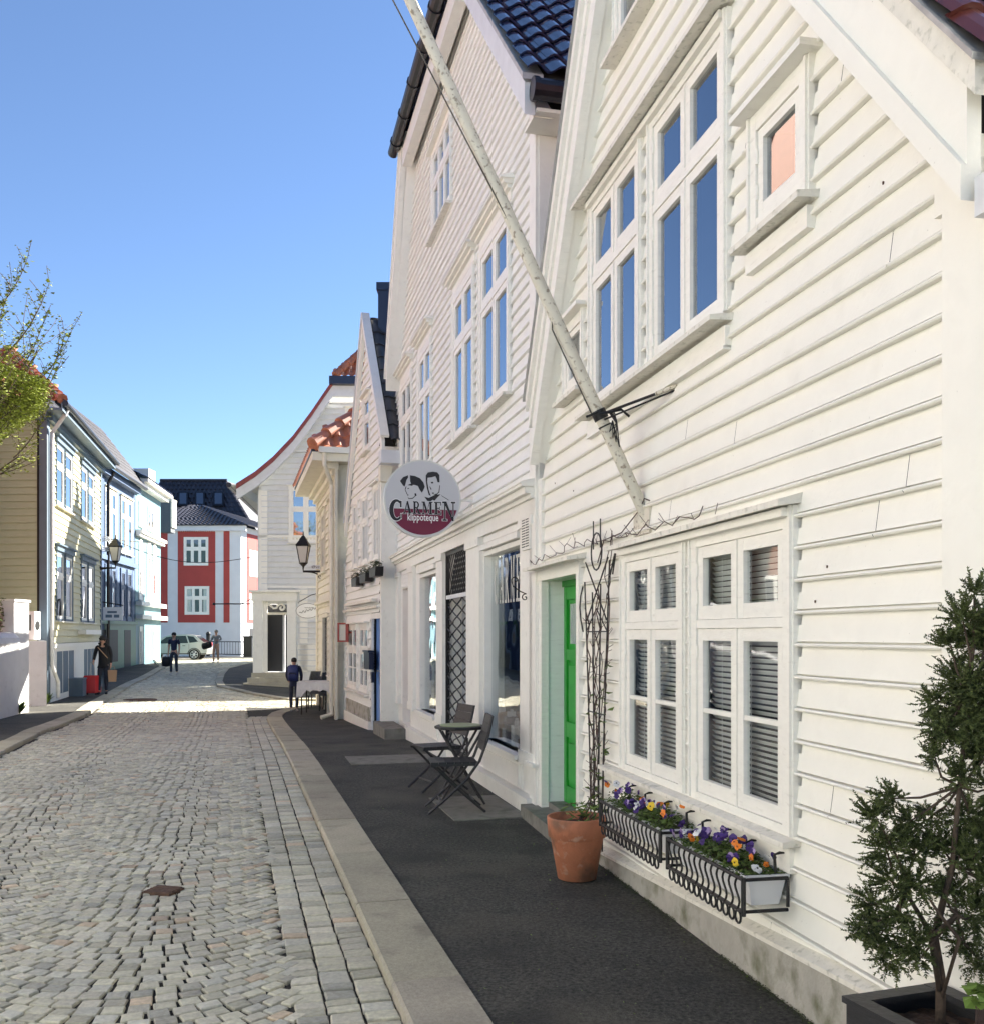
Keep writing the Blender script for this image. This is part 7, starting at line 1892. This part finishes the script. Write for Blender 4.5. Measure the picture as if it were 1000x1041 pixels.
def person(loc,rz,H,label,J,top,legs,hair,hairstyle='short',shoe='shoe',coat=False,barearms=False):
    """local frame: faces -Y, z up, H height. J: joints in units of H"""
    t=thing('person',label,'person',loc,None,rz)
    v=lambda p:(p[0]*H,p[1]*H,p[2]*H)
    D=dict(pel=(0,0,.52),belly=(0,0,.60),chest=(0,.0,.72),neck=(0,0,.825),head0=(0,-.005,.87),head1=(0,-.008,.935),
      shL=(.095,0,.80),elL=(.118,.01,.63),wrL=(.118,-.03,.49),haL=(.118,-.035,.46),shR=(-.095,0,.80),elR=(-.118,.01,.63),wrR=(-.118,-.03,.49),haR=(-.118,-.035,.46),
      hipL=(.048,0,.50),knL=(.055,-.01,.28),anL=(.06,.01,.05),toL=(.065,-.07,.018),hipR=(-.048,0,.50),knR=(-.055,-.01,.28),anR=(-.06,.01,.05),toR=(-.065,-.07,.018))
    D.update(J); g={k_:v(p) for k_,p in D.items()}
    def L(a,b,f): return tuple(a[i]+(b[i]-a[i])*f for i in range(3))
    # continuous body
    sk=lambda r_:(r_*H,r_*H)
    head=[(g['chest'],(.060*H,.045*H)),(g['neck'],sk(.030)),(g['head0'],(.040*H,.046*H)),(L(g['head0'],g['head1'],.6),(.045*H,.055*H)),(g['head1'],(.040*H,.048*H))]
    body=[[(g['pel'],(.060*H,.045*H)),(g['belly'],(.055*H,.042*H)),(g['chest'],(.060*H,.045*H))],head]
    for s_ in 'LR':
        body.append([(g['chest'],(.060*H,.045*H)),(g['sh'+s_],sk(.030)),(g['el'+s_],sk(.022)),(g['wr'+s_],sk(.015)),(g['ha'+s_],(.013*H,.020*H))])
        body.append([(g['pel'],(.060*H,.045*H)),(g['hip'+s_],sk(.042)),(g['kn'+s_],sk(.028)),(g['an'+s_],sk(.018))])
    mk_skin('body',M['skin'],t,body)
    # fingers as short chains rooted in the palm are part of a hands mesh
    for s_ in 'LR':
        hv=Vector(g['ha'+s_]); wv=Vector(g['wr'+s_]); d=(hv-wv).normalized(); sx=Vector((0,1,0)); ch=MB()
        for i in range(4):
            o_=sx*(i-1.5)*.009*H; l=(.040,.046,.043,.034)[i]*H; b_=hv+o_-d*.005*H; ch.tube([b_,b_+d*l*.5,b_+d*l+Vector((-.006*H if s_=='L' else .006*H,0,0))],[.0055*H,.005*H,.004*H],6)
        b_=hv-sx*.018*H-d*.012*H; ch.tube([b_,b_-sx*.012*H+d*.015*H,b_-sx*.013*H+d*.032*H],[.006*H,.0055*H,.0045*H],6)
        ch.build('fingers',M['skin'],t,True,local=True)
    # garments
    tb=.049 if coat else .045; m=top
    cq=1.18 if coat else 1.0; upper=[[(g['pel'],(.070*H*cq,.055*H*cq)),(g['belly'],(.066*H*cq,.053*H*cq)),(g['chest'],(.070*H,.053*H)),(L(g['chest'],g['neck'],.72),(.040*H,.036*H))]]
    for s_ in 'LR':
        a=[(g['chest'],(.070*H,.053*H)),(g['sh'+s_],sk(.038)),(g['el'+s_],sk(.030))]
        if barearms: a=[(g['chest'],(.070*H,.053*H)),(g['sh'+s_],sk(.038)),(L(g['sh'+s_],g['el'+s_],.7),sk(.034))]
        else: a.append((L(g['el'+s_],g['wr'+s_],.92),sk(.023)))
        upper.append(a)
    if coat:
        low=(g['pel'][0],g['pel'][1],g['pel'][2]-.07*H); upper.append([(g['pel'],(.070*H*cq,.055*H*cq)),(low,(.088*H,.066*H))])
    mk_skin('jacket' if coat else 'shirt',top,t,upper)
    tr_=[[(L(g['pel'],g['belly'],.4),(.060*H,.048*H)),(g['pel'],(.068*H,.054*H))]]
    for s_ in 'LR': tr_.append([(g['pel'],(.068*H,.054*H)),(g['hip'+s_],sk(.049)),(g['kn'+s_],sk(.036)),(L(g['kn'+s_],g['an'+s_],.95),sk(.029))])
    mk_skin('trousers',legs,t,tr_)
    for s_ in 'LR':
        an=g['an'+s_]; to=g['to'+s_]; mk_skin('shoe',M[shoe],t,[[((an[0],an[1]+.02*H,to[2]+.006*H),(.020*H,.022*H)),((an[0],an[1],to[2]+.004*H),(.021*H,.024*H)),(to,(.020*H,.015*H))]],1)
    # face
    hv=Vector(L(g['head0'],g['head1'],.35)); fdir=Vector(J.get('face',(0,-1,0))).normalized(); up=(Vector(g['head1'])-Vector(g['head0'])).normalized(); side=fdir.cross(up).normalized()
    k=MB()
    nz=hv+fdir*.046*H-up*.004*H; k.tube([nz+up*.012*H-fdir*.004*H,nz+fdir*.010*H-up*.004*H],[.004*H,.007*H],6)
    for q_ in (1,-1): k.ball(hv+side*q_*.046*H-up*.002*H,.011*H,8,6,(.5,1,1.3))
    k.build('nose_and_ears',M['skin'],t,True,local=True)
    k=MB()
    for q_ in (1,-1): k.ball(hv+fdir*.048*H+side*q_*.017*H+up*.008*H,.0055*H,8,6)
    k.tube([hv+fdir*.049*H+side*.013*H-up*.022*H,hv+fdir*.052*H-up*.023*H,hv+fdir*.049*H-side*.013*H-up*.022*H],.003*H,5)
    for q_ in (1,-1): k.tube([hv+fdir*.049*H+side*q_*.009*H+up*.017*H,hv+fdir*.047*H+side*q_*.026*H+up*.017*H],.0025*H,4)
    k.build('eyes_and_mouth',M['hairdark'],t,True,local=True)
    c=hv+up*.022*H-fdir*.010*H; hb=MB()
    if hairstyle=='short':
        hb.ball(c,.056*H,14,10,(.92,1.08,.88))
        ob=hb.build('hair',hair,t,True,local=True)
    else:
        rr_=random.Random(5)
        for i in range(90):
            a=rr_.uniform(0,6.28); z_=rr_.uniform(-.10,.045)*H; r_=(.045+.02*rr_.random())*H*(1.0 if z_<.02*H else .75)
            p=hv+Vector((math.cos(a)*r_,math.sin(a)*r_*.9+.012*H,z_+.01*H))
            dd=(p-hv); dd.z=0
            if dd.normalized().dot(fdir)>.62 and z_<.025*H: continue
            hb.ball(p,rr_.uniform(.012,.022)*H,6,5)
        hb.ball(c+up*.008*H,.062*H,12,8)
        ob=hb.build('hair',hair,t,True,local=True)
    return t,g
def wl(t_loc,rz,p): 
    q=Matrix.Rotation(rz,4,'Z')@Vector(p); return Vector(t_loc)+q
# woman with suitcase
Zw=27.0; q=at(105,705,Zw); loc=(q.x,q.y,G(q.x,q.y)); J=dict(elL=(.125,.01,.65),wrL=(.13,-.02,.50),haL=(.13,-.02,.47),elR=(-.135,.01,.66),wrR=(-.135,-.06,.555),haR=(-.135,-.07,.53),knL=(.05,-.02,.28),anL=(.045,.03,.05),toL=(.05,-.04,.018),anR=(-.06,-.03,.05),toR=(-.065,-.105,.018),face=(-.5,-1,-.15))
t,g=person(loc,R(5),1.66,'woman with long dark curly hair in a black jacket pulling a red suitcase',J,M['blackcloth'],M['jeans'],M['hairdark'],'long',coat=True,shoe='blackcloth')
hp=wl(loc,R(5),g['haR'])
s=thing('suitcase','bright red hard shell suitcase with its handle pulled out','suitcase',(hp.x-.02,hp.y-.05,loc[2]))
k=MB(); T=Matrix.Translation((hp.x-.03,hp.y,loc[2])); k.lathe([(.01,.05),(.20,.05),(.225,.08),(.225,.50),(.20,.53),(.01,.53)],(0,0,0),4,T@Matrix.Rotation(R(45),4,'Z')@Matrix.Diagonal((1.1,.75,1,1))); k.build('shell',M['suitcase'],s)
k=MB()
for dx in (-.07,.07): k.tube([(hp.x-.03+dx,hp.y,loc[2]+.5),(hp.x-.03+dx*.6,hp.y,hp.z)],.009,6)
k.tube([(hp.x-.09,hp.y,hp.z),(hp.x+.03,hp.y,hp.z)],.016,6); k.build('pull_handle',M['steel'],s)
for dx in (-.12,.12):
    k=MB(); k.tube([(hp.x-.03+dx-.015,hp.y-.05,loc[2]+.03),(hp.x-.03+dx+.015,hp.y-.05,loc[2]+.03)],.03,10); k.build('wheel',M['tyre'],s)
hp=wl(loc,R(5),g['haL']); 
s=thing('paper_bag','brown paper carrier bag held in the hand of the woman with long hair','bag',(hp.x+.03,hp.y,hp.z-.5))
k=MB(); T=Matrix.Translation((hp.x+.04,hp.y,hp.z-.47))@Matrix.Rotation(R(20),4,'Z'); k.hexa([tuple(T@Vector(p)) for p in ((-.10,-.05,.04),(.10,-.05,.04),(.10,.05,.04),(-.10,.05,.04),(-.12,-.04,.36),(.12,-.04,.36),(.12,.04,.36),(-.12,.04,.36))]); k.build('bag_body',M['paperbag'],s)
k=MB(); k.tube([tuple(T@Vector(p)) for p in ((-.07,-.05,.36),(-.05,-.04,.46),(.05,-.04,.46),(.07,-.05,.36))],.006,5); k.build('bag_handle',M['paperbag'],s)
k=MB(); a=wl(loc,R(5),(-.12,-.10,1.30)); b=wl(loc,R(5),(.14,-.11,1.0)); k.tube([a,b],.012,5); k.build('cross_strap',M['paperbag'],t,False)
# man in navy
q=at(177,690,39.0); loc=(q.x,q.y,G(q.x,q.y)); J=dict(face=(.1,-1,-.2),anL=(.05,.05,.06),toL=(.055,-.01,.022),anR=(-.05,-.05,.05),toR=(-.055,-.13,.018),knR=(-.055,-.05,.28))
t,g=person(loc,R(0),1.76,'man in a navy shirt and dark trousers walking towards the camera with a black bag',J,M['navycloth'],M['jeans'],M['hairdark'],barearms=True)
hp=wl(loc,0,g['haR']); s=thing('shoulder_bag','black bag held low by the man in the navy shirt','bag',(hp.x-.05,hp.y,hp.z-.5)); k=MB(); k.lathe([(.02,-.48),(.17,-.46),(.20,-.30),(.17,-.12),(.03,-.10)],(hp.x-.07,hp.y,hp.z),10); k.build('bag_body',M['blackcloth'],s,True); k=MB(); k.tube([(hp.x-.17,hp.y,hp.z-.16),(hp.x-.05,hp.y,hp.z+.01),(hp.x+.04,hp.y,hp.z-.16)],.012,5); k.build('bag_handle',M['blackcloth'],s)
# man far with bag
q=at(220,673,50.5); loc=(q.x,q.y,G(q.x,q.y)-.05); J=dict(elL=(.14,.03,.68),wrL=(.09,-.08,.66),haL=(.06,-.09,.66),elR=(-.15,.02,.67),wrR=(-.17,-.09,.60),haR=(-.175,-.11,.585),face=(.2,-1,0),anL=(.03,.06,.07),toL=(.035,.0,.03),anR=(-.05,-.06,.05),toR=(-.05,-.14,.018),knR=(-.055,-.06,.29))
t,g=person(loc,R(-12),1.78,'grey haired man in a grey top and tan trousers near the parked car',J,M['greycloth'],M['tancloth'],M['hairgrey'])
hp=wl(loc,R(-12),g['haR']); s=thing('duffel_bag','black duffel bag carried at the hip by the man near the parked car','bag',(hp.x,hp.y,hp.z-.2)); k=MB(); k.tube([(hp.x-.33,hp.y-.05,hp.z-.20),(hp.x-.28,hp.y-.05,hp.z-.19),(hp.x+.10,hp.y-.05,hp.z-.08),(hp.x+.15,hp.y-.05,hp.z-.07)],[.10,.17,.17,.10],12); k.build('bag_body',M['blackcloth'],s,True); k=MB(); k.tube([(hp.x-.22,hp.y-.05,hp.z-.04),(hp.x-.03,hp.y,hp.z+.01),(hp.x+.08,hp.y-.05,hp.z+.05)],.014,5); k.build('bag_handle',M['blackcloth'],s)
# child seen from behind
q=at(299,719,23.2); loc=(q.x,q.y,G(q.x,q.y)); J=dict(head0=(0,.0,.865),head1=(0,-.02,.93),elL=(.13,-.01,.64),wrL=(.11,-.09,.53),haL=(.10,-.11,.51),elR=(-.13,-.01,.64),wrR=(-.11,-.09,.53),haR=(-.10,-.11,.51),anL=(.05,.0,.05),anR=(-.05,-.0,.05),toL=(.055,-.06,.02),toR=(-.06,-.06,.02),face=(0,-1,-.25))
HK=1.33; t,g=person(loc,R(182),HK,'child in a dark jacket seen from behind with a blue backpack',J,M['navycloth'],M['jeans'],M['hairdark'],coat=True)
bp=wl(loc,R(182),(0,.085,.70*HK)); s=thing('backpack','dark blue backpack worn on the back of the child','backpack',tuple(bp))
def T_(x,y,z): return Matrix.Translation((bp.x,bp.y,bp.z))@Matrix.Rotation(R(182),4,'Z')@Vector((x,y,z))
k=MB(); vs=[]; 
prof=[(-.19,.09,.05),(-.20,.125,.075),(-.05,.13,.10),(.10,.12,.085),(.17,.08,.05)]
n_=16
for z,rx,ry in prof:
    for j in range(n_):
        a=6.2832*j/n_; c_,s_=math.cos(a),math.sin(a); e=.6; x=rx*abs(c_)**e*(1 if c_>0 else -1); y=ry*abs(s_)**e*(1 if s_>0 else -1)+.03; vs.append(tuple(T_(x,y,z)))
k.add(vs,[(i*n_+j,i*n_+(j+1)%n_,(i+1)*n_+(j+1)%n_,(i+1)*n_+j) for i in range(4) for j in range(n_)]+[tuple(range(n_-1,-1,-1)),tuple(range(4*n_,5*n_))]); k.build('pack_body',M['backpack'],s,True)
k=MB(); k.tube([T_(-.08,.13,-.05),T_(-.07,.15,-.02),T_(.07,.15,-.02),T_(.08,.13,-.05)],.02,6); k.build('front_pocket',M['navycloth'],s)
k=MB()
for sx in (-.07,.07): k.tube([T_(sx,.0,.15),T_(sx*1.1,-.10,.17),T_(sx*1.3,-.15,.06)],.014,6)
k.build('shoulder_strap',M['backpack'],s)

# CAR -------------------------------------------------------------------------
def car(loc,rz):
    t=thing('parked_car','champagne coloured hatchback parked side on beyond the cyan house','car',loc,None,rz)
    # local: +x rear (right in picture), side faces -y ; length 3.9, width 1.66, height 1.47
    prof=[(-1.95,.32),(-1.93,.62),(-1.80,.74),(-1.05,.92),(-.45,1.36),(-.1,1.45),(.7,1.47),(1.25,1.40),(1.72,1.02),(1.90,.90),(1.95,.62),(1.92,.32)]
    sec=[(-.83,0),(-.80,1)]
    k=MB(); n=len(prof); vs=[]
    def yw(z): return .83-.02*max(0,(.6-z)) - max(0,(z-.92))*.30
    for s_ in (-1,1):
        for x,z in prof: vs.append((x,s_*yw(z),z))
    k.add(vs,[tuple(range(n)),tuple(range(2*n-1,n-1,-1))]+[(i,(i+1)%n,n+(i+1)%n,n+i) for i in range(n)])
    bd=k.build('body',M['carpaint'],t,local=True)
    k=MB()
    for s_ in (-1,1):
        for poly in ([(-.86,.94),(-.38,1.31),(-.02,1.37),(-.02,.95)],[(.06,.95),(.06,1.38),(.72,1.39),(.88,.97)],[(.96,.98),(.80,1.385),(1.16,1.34),(1.44,1.05)]):
            A_=[(x,s_*(yw(z)+.006),z) for x,z in poly]; k.add(A_,[tuple(range(len(poly)))])
    k.add([(1.30,-.62,1.375),(1.30,.62,1.375),(1.745,.70,1.03),(1.745,-.70,1.03)],[(0,1,2,3)]); k.add([(-.50,-.62,1.345),(-.50,.62,1.345),(-1.02,.72,.955),(-1.02,-.72,.955)],[(0,1,2,3)])
    k.build('window',M['carglass'],t,local=True)
    for x in (-1.25,1.22):
        for s_ in (-1,1):
            k=MB(); k.tube([(x,s_*.66,.31),(x,s_*.84,.31)],.31,22); wv=k.build('wheel',M['tyre'],t,local=True)
            k=MB(); k.tube([(x,s_*.842,.31),(x,s_*.846,.31)],.07,12)
            for i in range(6):
                a=i*1.0472; k.tube([(x+.05*math.cos(a),s_*.846,.31+.05*math.sin(a)),(x+.20*math.cos(a),s_*.846,.31+.20*math.sin(a))],.032,6)
            k.tube([(x+.205*math.cos(i*.3142),s_*.845,.31+.205*math.sin(i*.3142)) for i in range(20)],.016,5,True); k.build('rim',M['rim'],wv,local=True)
            k=MB(); pts=[(x+.36*math.cos(R(a)),s_*.832,.31+.36*math.sin(R(a))) for a in range(0,181,15)]; k.tube(pts,.022,6); k.build('wheel_arch',M['tyre'],t,local=True)
    for s_ in (-1,1):
        k=MB(); k.box(1.76,1.93,s_*.60-.09,s_*.60+.16*1,.78,1.0) if s_>0 else k.box(1.76,1.93,-.77,-.52,.78,1.0); k.build('tail_light',M['lampred'],t,local=True)
    k=MB()
    for x in (.02,.92): k.box(x,x+.012,-.834,-.828,.4,.92)
    for x in (-.1,.72): k.box(x-.16,x,-.85,-.835,.80,.83)
    k.box(-1.9,1.9,-.836,-.828,.34,.38); k.build('door_lines',M['tyre'],t,local=True)
    return t
q=at(186,669,57); car((q.x-.55,57.5,G(-18,57)-.05),R(4))
